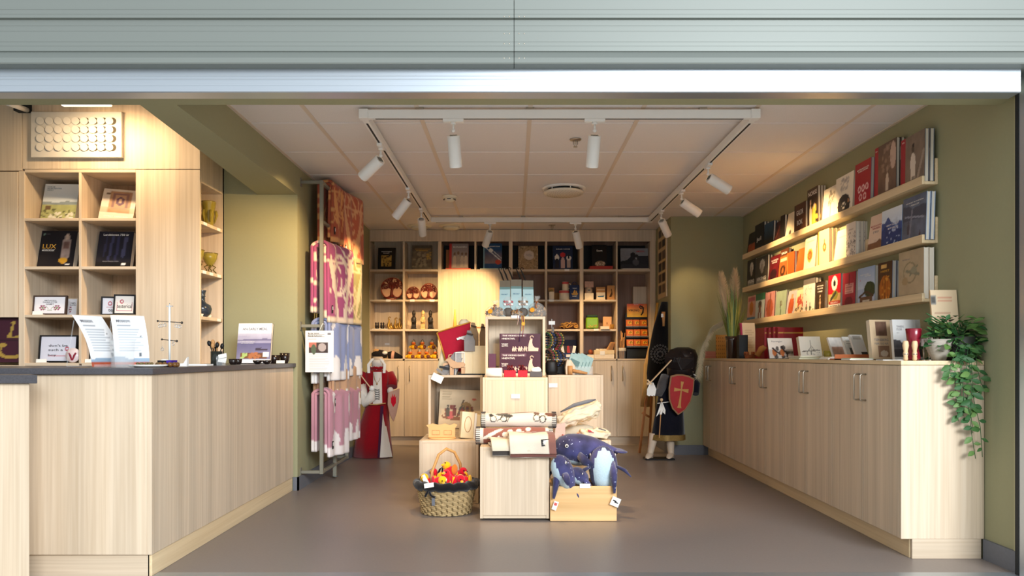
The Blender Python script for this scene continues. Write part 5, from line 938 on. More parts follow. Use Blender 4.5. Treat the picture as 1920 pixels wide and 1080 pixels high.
tag(MB().box(-.035, .035, -.02, .02, 0, .085).build('kraft_box', CARD), 'kraft box behind the herb cup and mugs', 'box').location = (sx(1045), Zs+.13, r2)
# third row right: rope coil, green tin, wood block, cork
ROPE = mat('golden_rope', '#c9974e', .8, var=.2, scale=80); rn = random.Random(2)
t = thing('wood_shavings', 'heap of curled golden birch bark in the sixth cubby', 'curls', (sx(1067), Zs, r3))
for k in range(26):
    p = Vector((rn.uniform(-.085, .085), rn.uniform(-.04, .05), 0)); r = rn.uniform(.014, .028); z = r*.5+rn.uniform(0, .07)*(1-abs(p.x)/.11); a = rn.uniform(0, 3); R = Euler((rn.uniform(-.8, .8)+PI/2*0, rn.uniform(-.8, .8), a)).to_matrix()
    MB().tube([p+Vector((0, 0, z+.01))+R @ Vector((r*math.cos(u*.6), r*math.sin(u*.6)*.7, u*.0012)) for u in range(9)], .006, 6, flat=.6).build('bark_curl', ROPE, t)
tag(MB().lathe([(.07, 0), (.09, .035), (.092, .04), (.08, .036), (.06, .006)], n=24, sy=.6, cap=False).build('dark_basket', mat('dark_wicker', '#4a3024', .8, var=.3)), 'dark oval basket around the golden bark curls', 'basket').location = (sx(1067), Zs+.045, r3)
t = thing('green_tin', 'bright green tin with a dark lid, seventh cubby third row', 'tin', (sx(1110), Zs, r3+.006)); GRN = mat('lime_green_tin', '#7fae2a', .35, var=.1); MB().box(-.065, .065, -.035, .035, 0, .118).build('body', GRN, t, .012); MB().box(-.06, .06, -.034, .034, .12, .145).build('lid', mat('dark_green_lid', '#28402a', .4), t, .008); m = MB(); rn = random.Random(4)
for k in range(18): m.ell((rn.uniform(-.05, .05), -.036, rn.uniform(.015, .04)), (.006, .001, .004), nu=6, nv=4)
m.build('printed_scene', INKG, t, kind='stuff')
tag(MB().lathe([(.05, 0), (.06, .005)], n=20, sy=.5).build('dark_dish', BLACK), 'flat dark dish under the green tin', 'dish').location = (sx(1113), Zs-.005, r3)
t = thing('branded_block', 'upright wooden block with a burned mark near the green tin', 'ornament', (sx(1139), Zs+.02, r3)); MB().box(-.046, .046, -.012, .012, 0, .135).build('block', mat('birch_block', '#d9a877', .6, var=.1, scale=10, stretch=(10, 1, 1)), t, .003); m = MB(); text(m, 'R', 0, .05, .02, -.0125); m.build('burned_mark', mat('burned_wood', '#8f5a34', .8), t, fix=False)
simple('cork', 'small round cork beside the wooden block', 'cork', (sx(1147), Zs-.04, r3), [('cork', MB().lathe([(.018, 0), (.02, .02), (.022, .05), (.02, .052)], n=16), mat('cork_brown', '#a5762f', .8, var=.3))]); tag(MB().box(-.045, .045, -.03, .03, 0, .03).build('cream_box', CUP), 'small cream box lying before the wooden block', 'box').location = (sx(1132), Zs-.06, r3)
# fourth row right: blue box of packets, crate of wooden toys, ball
t = thing('packet_box', 'blue box of small packets in the lowest sixth cubby', 'box', (sx(1060), Zs, r4)); MB().box(-.11, .11, -.045, .045, 0, .06).build('box', NAVY, t, .003); rn = random.Random(8)
for k in range(7): MB().bx((-.09+.03*k, -.01, .09), (.032, .006, .09), (-.25, rn.uniform(-.2, .2), 0)).build('packet', [INKR, mat('dark_purple_packet', '#3a2038', .5), PAPER, BLACK][k % 4], t)
MB().bx((.03, -.0465, .03), (.05, .002, .03)).build('paper_label', PAPER, t)
tag(MB().box(-.1, .1, -.02, .02, 0, .2).build('pattern_box', mat('navy_pattern', '#2a2b3d', .6, var=.6, scale=24)), 'tall navy patterned box behind the blue packet box', 'box').location = (sx(1065), Zs+.12, r4)
t = thing('wooden_toy_crate', 'pale crate of wooden sticks and blocks, lowest seventh cubby', 'crate', (sx(1132), Zs, r4)); MB().box(-.105, .105, -.05, .05, 0, .045).build('crate', CUP, t, .002); MB().box(-.105, .105, -.05, .05, .0465, .09).build('crate', mat('cream_card', '#ead3a8', .8), t, .002); MB().bx((-.02, -.0515, .06), (.05, .002, .04)).build('paper_label', PAPER, t)
for k in range(5): MB().bx((.05+.012*k, -.02+.012*k, .125), (.016, .016, .1), (0, .5-.04*k, 0)).build('wooden_stick', CARD, t)
for k in range(4): MB().bx((-.07+.03*k, 0, .094), (.026, .05, .02), (0, 0, k*.3)).build('wooden_block', CUP, t)
simple('wooden_ball', 'red brown wooden ball on a small white box', 'ball', (sx(1107), Zs, r4), [('ball', MB().ell((0, 0, .07), .025), mat('red_wood', '#a5522e', .4)), ('box', MB().box(-.035, .035, -.03, .03, 0, .043), CUP)])
# candy rack in the tall cubby
Zc = ZB+.09; t = thing('candy_rack', 'black three tier rack of orange candy boxes under a Viking sign', 'display rack', (XX(1194, Zc), Zc, r4)); w = .115
CANDY = mat('orange_candy_box', '#dd6f1e', .4, var=.25, scale=14); YCAN = mat('yellow_candy_print', '#f0b23c', .5)
MB().box(-w, w, .04, .05, 0, .48).build('back_plate', BLACK, t); MB().box(-w, w, -.06, .05, 0, .1).build('base_box', BLACK, t, .003); MB().box(-w*.85, w*.85, -.063, -.0605, .02, .08).build('base_label', DARK, t)
cv = Cv('#d95a1c', 36, 30).grad('#eec13a', '#d9481c', 0, 1).noise(.2, 3, 6).rect(.8, 0, 1, 1, '#d98a2a', .4)
m = MB(); m.box(-w*.85, w, .036, .0395, .44, .58); panel(m, cv, -w*.85, w, .44, .58, .0355); m.build('header_card', PRINT, t, attr=True, fix=False); m = MB(); text(m, 'VIKING', -.025, .5, .115, .0348, .022); m.build('lettering', INK, t, fix=False)
m = MB(); m.tube([(.055+.022*math.cos(a*.55+2)*(1-a*.055), .034, .545+.024*math.sin(a*.55+2)*(1-a*.055)) for a in range(14)], .004, 6); m.tube([(.034, .034, .55), (.075, .034, .54), (.07, .034, .49), (.05, .034, .46)], [.004, .007, .008, .006], 6); m.build('prow_emblem', INK, t)
m = MB(); text(m, 'ØLKARAMELL', 0, .568, .05, .0348); m.build('lettering', INKW, t, fix=False)
for r in range(3):
    z = .13+.105*r; y = -.05+.03*r; MB().box(-w, w, y-.01, .04, z-.012, z-.002).build('tier', BLACK, t); MB().box(-w, w, y-.012, y-.01, z-.012, z+.006).build('tier_lip', GLASS, t)
    for k in range(3):
        for q in range(2):
            b = MB().bx(((k-1)*.075, y+.02+.03*q, z+.036), (.07, .024, .07), (-.1, 0, 0)).build('candy_box', CANDY, t, .002)
            if q == 0:
                MB().bx(((k-1)*.075+.004, y+.006, z+.04), (.045, .001, .03), (-.1, 0, 0)).build('yellow_print', YCAN, b); m = MB(); m.tube([((k-1)*.075+.008+.011*math.cos(a*.8), y+.004, z+.038+.011*math.sin(a*.8)) for a in range(6)], .0025, 5); m.build('spiral_print', INK, b)
# cup of wooden sticks
t = thing('stick_cup', 'banded bundle of wooden sticks left of the candy rack', 'sticks', (XX(1166, ZB+.05), ZB+.05, r4)); rn = random.Random(6)
MB().lathe([(.04, 0), (.042, .1)], n=18, cap=False).build('cup', GLASS, t); MB().lathe([(.044, .08), (.045, .082), (.045, .11), (.044, .112)], n=18, cap=False).build('paper_band', CUP, t)
for k in range(18):
    a = rn.uniform(0, 6.28); r = rn.uniform(.0, .03); h = rn.uniform(.15, .3); MB().cyl((r*math.cos(a), r*math.sin(a), .003), (r*1.7*math.cos(a), r*1.7*math.sin(a)*.8, h), .005, n=7).build('stick', STICK, t)
# picture collage on the side of the pillar
c = Cv('#cdb27d', 30, 60); rn = random.Random(9)
for j in range(6):
    for i in range(2): c.rect(.1+.45*i, .06+.155*j, .48+.42*i, .17+.155*j, ['#3d3428', '#5b4c38', '#2f2a22'][(i+j) % 3])
t = thing('photo_collage', 'tall framed board of small dark photos on the pillar side', 'picture', (1.4785, 7.36, ZZ(557, 7.3))); m = MB(); m.col = lin('#c9a86a'); panel(m, c, -.2, .2, 0, .72, -.0125, Matrix.Rotation(-PI/2, 4, 'Z')); m.build('print', PRINT, t, attr=True, fix=False); MB().box(-.012, 0, -.205, .205, -.004, .724).build('board', OAK, t)

# ---------------- display island of oak cubes ----------------
def cube(lab, x0, x1, y0, z0, z1, d=.4, open_=None, X=None):
    """oak display cube: front at depth y0; open_ = height range of an open front"""
    a, b = (XX(x0, y0), XX(x1, y0)) if X is None else X
    t = thing('display_cube', lab, 'display cube', ((a+b)/2, y0, z0)); o = t.location; k = .018
    bs = [('side_panel', OAK, (a, a+k, y0, y0+d, z0, z1)), ('side_panel', OAK, (b-k, b, y0, y0+d, z0, z1)), ('top_panel', OAKX, (a+k, b-k, y0, y0+d, z1-k, z1)), ('bottom_panel', OAKX, (a+k, b-k, y0+.004, y0+d, z0, z0+k)), ('back_panel', OAK, (a+k, b-k, y0+d-k, y0+d, z0+k, z1-k))]
    if not open_: bs.append(('front_panel', OAK, (a+k, b-k, y0, y0+k, z0+k, z1-k)))
    else: bs.append(('middle_panel', OAKX, (a+k, b-k, y0, y0+d-k, open_-k, open_))); bs.append(('front_panel', OAK, (a+k, b-k, y0+.001, y0+k, z0+k, open_-k-.0005)))
    for n, m, q in bs: part(n, m, t, o, q)
    return t
YF = 4.2
cube('low front oak cube with folded blankets on top', 900, 1030, YF, .012, .418, .38)
for x in (-.17, .17): pass
cube('low oak cube behind the wicker basket', 786, 897, 4.68, .001, .40, .4); cube('low oak cube behind the crate of plush whales', 1032, 1146, 4.68, .001, .40, .4)
cube('tall oak cube in the middle with a price card on its front', 905, 1027, 4.6, .001, .80, .36)
cube('tall open fronted oak cube holding a picture book, left of the middle', 803, 905, 5.2, .001, .80, .4, .40); cube('tall oak cube right of the middle one', 1028, 1131, 5.2, .001, .80, .4)
YT = 4.97
cube('tall oak stack standing behind the middle cube', 911, 1023, YT+.0, .001, .798, .22)
t3 = cube('topmost open oak cube holding purple game boxes', 910, 1022.5, YT, .8, 1.198, .22, None); 
for ch in list(t3.children):
    if ch.name.startswith('front_panel'): D.objects.remove(ch)
# toe shadow gap under the front cube
def pcard(lab, x, y, Z, w, h, rot=(0, 0, 0)): tag(MB(P(x, y, Z)).bx(P(x, y, Z-.003), (w, .002, h), rot).build('price_card', PAPER), lab, 'price card')
pcard('small white price card in the middle of the tall middle cube', 966.5, 743, 4.598, .054, .028); pcard('small white price card at the top left of the right tall cube', 1037, 722.5, 5.197, .062, .03)
pcard('tilted white card hanging over the edge of the open left cube', 820, 709, 5.185, .08, .052, (0, .45, 0))
# game boxes
TITLE = [('THE VIKING GAME', .34, .86, .54, 'w', .07), ('HNEFATAFL', .22, .7, .32, 'w', .085), ('Instructions', .13, .46, .16, 'w'), ('in English', .13, .4, .14, 'w'), ('og på norsk', .13, .34, .16, 'w')]
def gart():
    c = Cv('#43182b', 60, 34).rect(.04, .83, .66, .97, '#7d5a68', .5)
    return c
zb = .8185
gb1 = book('game_box', 'lower purple board game box in the topmost cube', (XX(975, YT), YT+.115, zb), .275, .134, .11, gart(), (0, 0, 0), TITLE, '#3a1526', 'purple board game boxes', 'game box'); gb2 = book('game_box', 'upper purple board game box in the topmost cube', (XX(975, YT), YT+.115, zb+.135), .275, .13, .11, gart(), (0, 0, 0), TITLE, '#3a1526', 'purple board game boxes', 'game box')
book('game_box', 'narrow purple box standing upright left of the two game boxes', (XX(923, YT), YT+.11, zb), .047, .13, .1, Cv('#5a2f47', 10, 16), (0, 0, 0), (), '#4a2238', None, 'game box')
SHIPI = mat('pale_ship_print', '#dcc0ae', .6)
for g in (gb1, gb2):
    m = MB(); y = (-.1112, -.1106); m.prism([(.055, .012), (.122, .012), (.124, .034), (.1, .036), (.086, .05), (.082, .07), (.084, .095), (.074, .098), (.064, .085), (.058, .06), (.054, .035)], *y); m.tube([(.079+.011*math.cos(a*.7), -.1108, .104+.011*math.sin(a*.7)) for a in range(8)], .0035, 5); m.build('ship_print', SHIPI, g)
    m = MB()
    for x in (-.045, -.03, -.005, .01, .032, .042): m.prism([(x-.007, .01), (x-.003, .01), (x-.001, .02), (x+.003, .01), (x+.007, .01), (x+.004, .028), (x+.009, .036), (x+.003, .036), (x+.002, .044), (x-.003, .044), (x-.004, .036), (x-.009, .026)], *y)
    m.bar((-.045, -.1109, .03), (.045, -.1109, .027), .002); m.build('warrior_print', SHIPI, g)
# front ledge of the middle cube: cloths, red boxes
def on(x, Z, z): return Vector((XX(x, Z), Z, z+.0005))
REDB = mat('red_gift_box', '#b3122a', .5); GREYB = mat('grey_gift_box', '#4d4b50', .5)
def giftbox(lab, x, w, m_, fill, h=.042):
    t = thing('gift_box', lab, 'gift box', on(x, 4.72, .8)); MB().box(-w/2, w/2, -.035, .035, 0, h).build('box', m_, t, .002); m = MB(); rn = random.Random(x)
    if fill == 'cloth': m.ell((0, 0, h+.008), (w*.45, .03, .02)).ell((w*.15, -.008, h+.014), (w*.25, .02, .016)); m.build('cloth', PAPER, t)
    else:
        for k in range(7): m.tube([(rn.uniform(-w/2, w/2)*.8, rn.uniform(-.02, .02), h), (rn.uniform(-w/2, w/2)*.8, rn.uniform(-.02, .02), h+.03), (rn.uniform(-w/2, w/2)*.8, rn.uniform(-.03, .02), h+.01)], .005, 5)
        m.build('curled_straps', mat('dark_red_leather', '#5d1420', .5), t)
giftbox('grey gift box with a white cloth at the left end of the ledge', 930, .085, GREYB, 'cloth', .02); tag(MB().tube([(-.048, 0, .03), (.048, -.01, .03)], .029, 12).build('cloth_roll', PAPER), 'rolled white cloth lying left on the ledge under the game boxes', 'cloth').location = on(927, 4.655, .8)
giftbox('left red gift box with curled dark straps', 956, .075, REDB, 's'); giftbox('right red gift box with curled dark straps', 980, .06, REDB, 's'); giftbox('grey gift box with a white cloth at the right end of the ledge', 1005, .078, GREYB, 'cloth', .034)
# bags of sweets on top
BAG = mat('clear_cellophane', '#f2eee8', .1, alpha=.2, var=.02); NUT = [mat('nut_brown', '#7d5a38', .6, var=.3), mat('nut_tan', '#b08a5c', .6, var=.3), mat('nut_grey', '#5d544c', .6, var=.3)]; SUN = mat('orange_seal', '#e9a02c', .5)
zt = 1.1985
def sweetbag(lab, x, Z, w, h, seal=True, seed=1, ribbon=True):
    t = thing('sweet_bag', lab, 'bag of sweets', on(x, Z, zt)); rn = random.Random(seed)
    for k in range(110):
        a = rn.uniform(0, 6.28); r = math.sqrt(rn.random())*w*.4; MB().ell((r*math.cos(a), r*.55*math.sin(a), .012+rn.random()*h*.5*(1-r/w)), rn.uniform(.006, .011), nu=6, nv=4).build('pebble_sweet', NUT[k % 3], t)
    MB().loft([[Vector((r*(1+.07*math.sin(7*a+zz*60))*math.cos(a), r*.6*(1+.07*math.sin(5*a+zz*80))*math.sin(a), zz)) for a in [2*PI*k/24 for k in range(24)]] for r, zz in ((w*.44, 0), (w*.5, h*.12), (w*.47, h*.35), (w*.3, h*.56), (w*.07, h*.68))], cap=False).build('cellophane', BAG, t)
    m = MB()
    for k in range(9): a = k*.7; m.add([(0, 0, h*.66), (math.cos(a)*w*.2, math.sin(a)*w*.12, h*(.85+.15*rn.random())), (math.cos(a+.7)*w*.2, math.sin(a+.7)*w*.12, h*(.85+.15*rn.random()))], [(0, 1, 2)])
    m.build('gathered_top', BAG, t, fix=False)
    if ribbon: MB().ell((0, 0, h*.66), (w*.09, w*.08, h*.05)).tube([(0, -w*.07, h*.66), (-w*.05, -w*.3, h*.5), (-w*.02, -w*.34, h*.38)], .004, 5).build('ribbon', mat('copper_ribbon', '#a8653c', .4), t)
    if seal: MB().lathe([(w*.12, -.001), (w*.12, .002)], (-w*.22, -w*.30, h*.3), 16, rot=(PI/2-.3, 0, -.3)).build('seal', SUN, t)
    return t
sweetbag('clear bag of sweets with an orange seal at the left corner of the topmost cube', 928, YT+.06, .138, .118, seed=1); sweetbag('small clear bag of dark sweets in the middle of the topmost cube', 970, YT+.06, .085, .075, False, 2); sweetbag('tall clear bag of sweets with an orange seal at the right end', 1006, YT+.07, .135, .15, seed=3)
pcard('white price card at the edge of the topmost cube under the small sweet bag', 966, 594, YT-.004, .055, .018)
m = MB(); o = P(976, 590, YT)
t = thing('hanging_ribbons', 'purple and yellow ribbons hanging over the front of the topmost cube', 'ribbons', on(976, YT-.006, zt))
for k, (dx, l, c_) in enumerate(((-.005, .17, '#4a2a5c'), (.008, .1, '#e0a82c'), (-.02, .06, '#c8a8a0'), (.016, .14, '#8d3a4c'), (.022, .09, '#e9bb4a'))): MB().tube([(dx, .03, .006), (dx, -.003, .004), (dx+.004, -.005, -l*.5), (dx-.003, -.004, -l)], .0022, 5).build('ribbon', mat('ribbon'+c_[1:], c_, .5), t)
MB().lathe([(.012, -.001), (.012, .001)], (.018, -.008, -.05), 14, rot=(PI/2, 0, 0)).build('seal', SUN, t)
# hooked display stand with teal bags
STD = mat('dark_iron', '#221d1b', .5, .3); TEAL = mat('teal_bag_print', '#a9c4c6', .6, var=.15, scale=9); BROWN = mat('brown_bag_top', '#6d6150', .7, var=.15)
t = thing('hook_stand', 'dark iron stand with scrolled hooks behind the sweets', 'stand', on(968, YT+.16, zt)); m = MB(); m.box(-.14, .14, -.02, .02, 0, .008); m.build('base', STD, t)
for k, x in enumerate((-.085, -.055, -.02, .035, .065)):
    m = MB(); m.tube([(x, .02, .004), (x, .02, .25), (x-.018, 0, .3), (x-.03, -.012, .322), (x-.036, -.018, .336), (x-.026, -.02, .345), (x-.016, -.02, .338), (x-.02, -.02, .33)], [.005, .005, .0055, .004, .0035, .003, .003, .003], 6); m.build('hook', STD, t)
for k, (x0, x1, l) in enumerate(((936, 958, 'left teal paper bag of sweets hanging on the iron stand'), (957, 979, 'middle teal paper bag of sweets hanging on the iron stand'), (979, 1001, 'right teal paper bag of sweets hanging on the iron stand'))):
    Z = YT+.10; s = Z/F; w = (x1-x0)*s; z0 = zt+.002; h = (579-519)*s+.03+.006*(k % 2); w -= .008
    b = thing('teal_bag', l, 'bag of sweets', (XX((x0+x1)/2, Z), Z, z0), (0, 0, .12*(k-1))); MB().loft([[(-w/2, -.02, 0), (w/2, -.02, 0), (w/2, .02, 0), (-w/2, .02, 0)], [(-w/2, -.022, h*.5), (w/2, -.022, h*.5), (w/2, .02, h*.5), (-w/2, .02, h*.5)], [(-w/2, -.006, h*.8), (w/2, -.006, h*.8), (w/2, .006, h*.8), (-w/2, .006, h*.8)]], smooth=False).build('paper_bag', TEAL, b)
    MB().box(-w/2, w/2, -.0065, .0065, h*.8, h).build('brown_header', BROWN, b); MB().box(-w/2, w/2, -.0085, -.0066, h*.73, h*.82).build('green_band', mat('band_green', '#5f7d7a', .6), b); m = MB(); text(m, 'SEA SALT', 0, h*.6, w*.6, -.0235); m.build('lettering', INKB, b, fix=False)
CHC = mat('red_candy_pouch', '#a8424a', .3, coat=.5, var=.3, scale=30)
for k, (x, l) in enumerate(((955, 'clear pouch of red striped sweets leaning on the left teal bag'), (983, 'clear pouch of brown sweets leaning on the right teal bag'))):
    Z = YT+.135-.09; b = thing('sweet_pouch', l, 'bag of sweets', on(x-2, YT+.045, zt+.07)); b.location.z = zt+.001
    MB().ell((0, .035, .098), (.04, .012, .042)).build('pouch', BAG, b)
    for q in range(8): MB().ell((-.024+.016*(q % 4), .03, .085+.018*(q//4)), (.011, .006, .008), (0, .5, 0), 8, 5).build('striped_sweet', [CHC, NUT[0]][k] if q % 3 else PAPER, b)
    MB().ell((0, .035, .032), (.036, .014, .032)).build('lower_pouch', NUT[2], b)
MB()
# ---- left tall cube top: toys, tunic, bags
zl = .8005
def paperbag(lab, x, Z, w, h, m_, base=zl, twist=True, d=.07):
    t = thing('paper_bag', lab, 'bag', (XX(x, Z), Z, base)); rn = random.Random(x)
    MB().loft([[(-w/2, -d/2, 0), (w/2, -d/2, 0), (w/2, d/2, 0), (-w/2, d/2, 0)], [(-w*.52, -d*.5, h*.5), (w*.5, -d*.5, h*.5), (w*.5, d*.5, h*.5), (-w*.5, d*.5, h*.5)], [(-w*.3, -d*.2, h*.8), (w*.25, -d*.15, h*.8), (w*.25, d*.15, h*.8), (-w*.3, d*.2, h*.8)], [(-w*.24, -.006, h), (w*.1, -.006, h*.98), (w*.1, .006, h*.98), (-w*.24, .006, h)]], smooth=False).build('sack', m_, t)
    MB().bx((w*.02, -.02, h*.83), (w*.6, d*.45, .008), (0, .25, 0)).build('tie', mat('dark_tie', '#4a382c', .7), t); return t
KRAFT = mat('kraft_paper', '#a88a68', .85, var=.15, scale=12, bump=.4); GREYF = mat('grey_felt', '#8d8a8a', .95, var=.1); CRP = mat('cream_carton', '#ecdcb8', .7, var=.04)
tag(MB().box(-.045, .045, -.09, .09, 0, .205).build('cream_carton', CRP), 'tall cream carton right beside the topmost cube', 'carton').location = (XX(900, 5.33), 5.33, zl)
m = MB(); m.box(-.045, .045, -.05, .05, 0, .165); tag(m.build('cream_carton', CRP), 'shorter cream carton left of the tall cream carton', 'carton').location = (XX(878, 5.3), 5.3, zl)
paperbag('brown kraft bag standing on the shorter carton', 894, 5.33, .068, .17, KRAFT, zl+.2055, d=.06).location.x -= .022; b2 = paperbag('brown kraft bag tight against the topmost cube', 909, 5.33, .05, .16, KRAFT, zl+.2055, d=.06); b2.location.x -= .012
paperbag('grey felt pouch standing on the shorter cream carton', 881, 5.27, .075, .15, GREYF, zl+.1655)
# red tunic on a stand
t = thing('child_tunic', 'red child tunic with gold edging draped over a cream stand', 'tunic', (XX(860, 5.42), 5.42, zl)); RT = mat('red_tunic_cloth', '#b51a34', .9, var=.1, bump=.2)
MB().loft([[(-.16, -.06, 0), (.09, -.06, 0), (.09, .06, 0), (-.16, .06, 0)], [(-.12, -.05, .2), (.08, -.05, .2), (.08, .05, .2), (-.12, .05, .2)], [(-.06, -.03, .26), (.06, -.03, .28), (.06, .03, .28), (-.06, .03, .26)]], smooth=False).build('cream_stand', CRP, t, .01)
m = MB(); m.grid(lambda u, v: Vector((-.15+.24*u+.06*v*(1-u), -.065-.01*math.sin(u*9)*v, .30-.2*v+.075*u*(1-v)-.03*u*u*v)), 12, 8); m.grid(lambda u, v: Vector((-.15+.24*u, -.065+.11*v, .30+.075*u+.0*v)), 8, 4); m.build('red_cloth', RT, t); MB().box(.0, .088, -.0645, -.06, .02, .13).build('red_panel', RT, t)
MB().tube([(-.152, -.069, .3), (-.12, -.07, .21), (-.09, -.072, .1)], .006, 6).tube([(-.152, -.069, .302), (0, -.069, .35), (.09, -.069, .376)], .005, 6).build('gold_edging', mat('gold_edging', '#d99a3c', .5, .3), t); MB().bx((.045, -.075, .27), (.11, .004, .016), (0, -.3, 0)).bx((.05, -.077, .252), (.09, .004, .012), (0, .3, 0)).build('white_band', PAPER, t); MB().lathe([(.045, 0), (.04, .04), (.02, .06)], (.04, .0, .34), 14).build('cream_collar', CRP, t)
# stuffed grey fabric & plastic window bag
simple('grey_felt_bundle', 'grey felt bundle leaning against the red tunic', 'bundle', (XX(850, 5.28), 5.28, zl), [('felt', MB().loft([[(-.09, -.03, 0), (.02, -.03, 0), (.02, .03, 0), (-.09, .03, 0)], [(-.04, -.03, .1), (.07, -.03, .12), (.07, .03, .12), (-.04, .03, .1)], [(.01, -.02, .16), (.08, -.02, .17), (.08, .02, .17), (.01, .02, .16)]], smooth=False), GREYF)])
simple('clear_packet', 'clear rectangular packet standing before the red tunic', 'packet', (XX(863, 5.235), 5.235, zl), [('film', MB().box(-.03, .028, 0, .002, .06, .155), GLASS), ('edge', MB().box(-.034, -.03, 0, .003, .0, .16).box(.028, .032, 0, .003, 0, .16).box(-.03, .028, 0, .003, .155, .16), PAPER)])
# wooden deer toy
t = thing('wooden_goat_toy', 'small wooden goat figure at the front edge of the left cube', 'toy animal', (XX(858, 5.225), 5.225, zl)); WT = mat('pale_toy_wood', '#d0a883', .55, var=.12, scale=20)
MB().prism([(-.05, .05), (-.03, .045), (.02, .047), (.045, .05), (.055, .075), (.04, .09), (0, .088), (-.03, .1), (-.05, .118), (-.075, .115), (-.09, .098), (-.07, .092), (-.06, .075)], -.012, .012).build('body', WT, t, .003)
for x, y in ((-.045, -.008), (-.035, .008), (.035, -.008), (.045, .008)): MB().prism([(x-.008, 0), (x+.006, 0), (x+.009, .055), (x-.009, .055)], y-.004, y+.004).build('leg', WT, t)
MB().tube([(-.065, 0, .115), (-.06, 0, .14), (-.04, 0, .145)], [.006, .005, .002], 6).build('horn', WT, t); MB().ell((-.055, -.012, .118), (.008, .003, .005)).build('ear', WT, t)
t = thing('wooden_animal_heap', 'grey and black wooden animals lying flat beside the goat', 'toy animals', (XX(842, 5.24), 5.24, zl))
for k in range(4): MB().bx((-.06+.025*k, .0, .02+.03*(k % 3)), (.07, .012, .016), (0, .7-.5*k, .1)).build('slat', [GREYF, BLACK, WT, GREYF][k], t)
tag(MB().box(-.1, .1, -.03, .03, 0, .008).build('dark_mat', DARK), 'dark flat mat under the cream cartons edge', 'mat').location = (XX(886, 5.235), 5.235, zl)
# oak ladder leaning in front of the bare oak panel
# ---- right tall cube top: bracelets, wooden bin of teal booklets, mallet
zr = .8005
t = thing('booklet_bin', 'slanted oak bin of teal booklets on the right tall cube', 'display bin', (XX(1080, 5.3), 5.3, zr)); MB().prism([(-.075, 0), (-.01, 0), (-.01, .06), (-.04, .105), (-.07, .105), (-.08, .05)], -.06, .08).build('side_block', OAK, t, .002); MB().box(-.009, .11, -.06, -.052, 0, .058).box(-.009, .11, .07, .08, 0, .058).box(.108, .115, -.06, .08, 0, .058).build('tray', GLASS, t)
for k in range(4): 
    b = MB().bx((-.01+.026*k, -.02+.022*k, .078), (.1, .006, .13), (-.35, .42, .15)).build('booklet', mat('teal_booklet', '#9db9b6', .5, var=.2, scale=40), t); MB().bx((-.012+.026*k, -.0245+.022*k, .082), (.07, .001, .05), (-.35, .42, .15)).build('printed_panel', mat('grey_teal_print', '#5f7f80', .6, var=.3, scale=60), b)
t = thing('wooden_mallet', 'small brown wooden mallet lying in front of the booklet bin', 'mallet', (XX(1072, 5.22), 5.225, zr)); MB().cyl((-.01, 0, .002), (-.01, 0, .064), .0165, n=14).build('head', STICK, t); MB().tube([(.006, 0, .03), (.05, -.002, .022), (.11, -.004, .01)], [.012, .012, .007], 10).build('handle', STICK, t)
t = thing('bracelet_tree', 'dark two tier bangle stand hung with beads beside the topmost cube', 'jewellery stand', (XX(1037, 5.34), 5.34, zr), (0, 0, .75)); MB().lathe([(.05, 0), (.045, .01), (.006, .015)], n=18).build('foot', BLACK, t); MB().cyl((0, 0, .01), (0, 0, .34), .006, n=8).build('pole', SILV, t); MB().cyl((-.075, 0, .285), (.07, 0, .285), .012, n=10).build('arm', BLACK, t); MB().cyl((-.075, 0, .16), (.07, 0, .16), .012, n=10).build('arm', BLACK, t)
BEAD = [mat('bead'+c_[1:], c_, .35, var=.3, scale=120) for c_ in ('#2c5a3a', '#1c1b1d', '#a5813a', '#6d4a24', '#2b2c33', '#8d2a48', '#33416a')]
for zz, r in ((.285, .052), (.16, .055)):
    for k in range(9):
        x = -.068+.0165*k; m = MB(); n = 16
        for q in range(n): a = 2*PI*q/n; m.ell((x+.003*math.cos(k), r*.85*math.cos(a), zz-r+.012+r*math.sin(a)), .0075, nu=6, nv=4)
        m.build('bead_bangle', BEAD[(k*2+(zz < .2)) % 7], t)
t = thing('price_sign', 'white cross shaped price sign above the bangle stand', 'sign', (XX(1036, 5.26), 5.36, zr+.36)); MB().cyl((0, 0, -.36), (0, 0, .04), .002, n=6).bx((0, -.003, .012), (.045, .002, .026)).build('sign', PAPER, t)
simple('ribbed_box', 'dark faceted box in the shade behind the booklet bin', 'box', (XX(1034, 5.225), 5.225, zr), [('box', MB().lathe([(.035, 0), (.045, .03), (.042, .085), (.03, .1)], n=6, sy=.4), BLACK)])
t = thing('silver_trinkets', 'row of small silver trinkets behind the booklet bin', 'trinkets', (XX(1048, 5.4), 5.4, zr)); MB().box(-.09, .1, -.02, .04, 0, .1).build('riser', BLACK, t)
for k in range(8): MB().ell((-.075+.022*k, 0, .108), (.009, .008, .008), nu=8, nv=5).build('trinket', SILV if k % 3 else PAPER, t)
# ---- left low cube top / open cube: picture book, wooden mask and boxes
zo = .4185-.018+.0005
c = Cv('#dcc6a2', 60, 44).noise(.1, 2).lines(.06, .3, .75, .93, 6, '#b9a380').ell(.42, .3, .36, .1, '#8f5a38').rect(.1, .3, .7, .4, '#dcc6a2').line(.42, .3, .56, .72, .02, '#6d5a40').ell(.62, .5, .14, .18, '#a8854f').spk('#8f3d30', 22, .03, (.15, .3, .8, .55), 5).ell(.8, .75, .05, .03, '#d06a50').ell(.27, .33, .08, .1, '#d86a68').fig(.2, .3, .3, '#5d5346').fig(.36, .32, .28, '#7d3a34').spk('#5d5a4a', 16, .02, (.45, .3, .8, .6), 8).grad('#b9a27c', '#dcc6a2', 0, .2, .6)
book('picture_book', 'large cream picture book with a viking ship in the open left cube', (XX(858, 5.2)+.0, 5.43, .4005), .318, .29, .018, c, (-.3, .04, .06), (), '#c9b490')
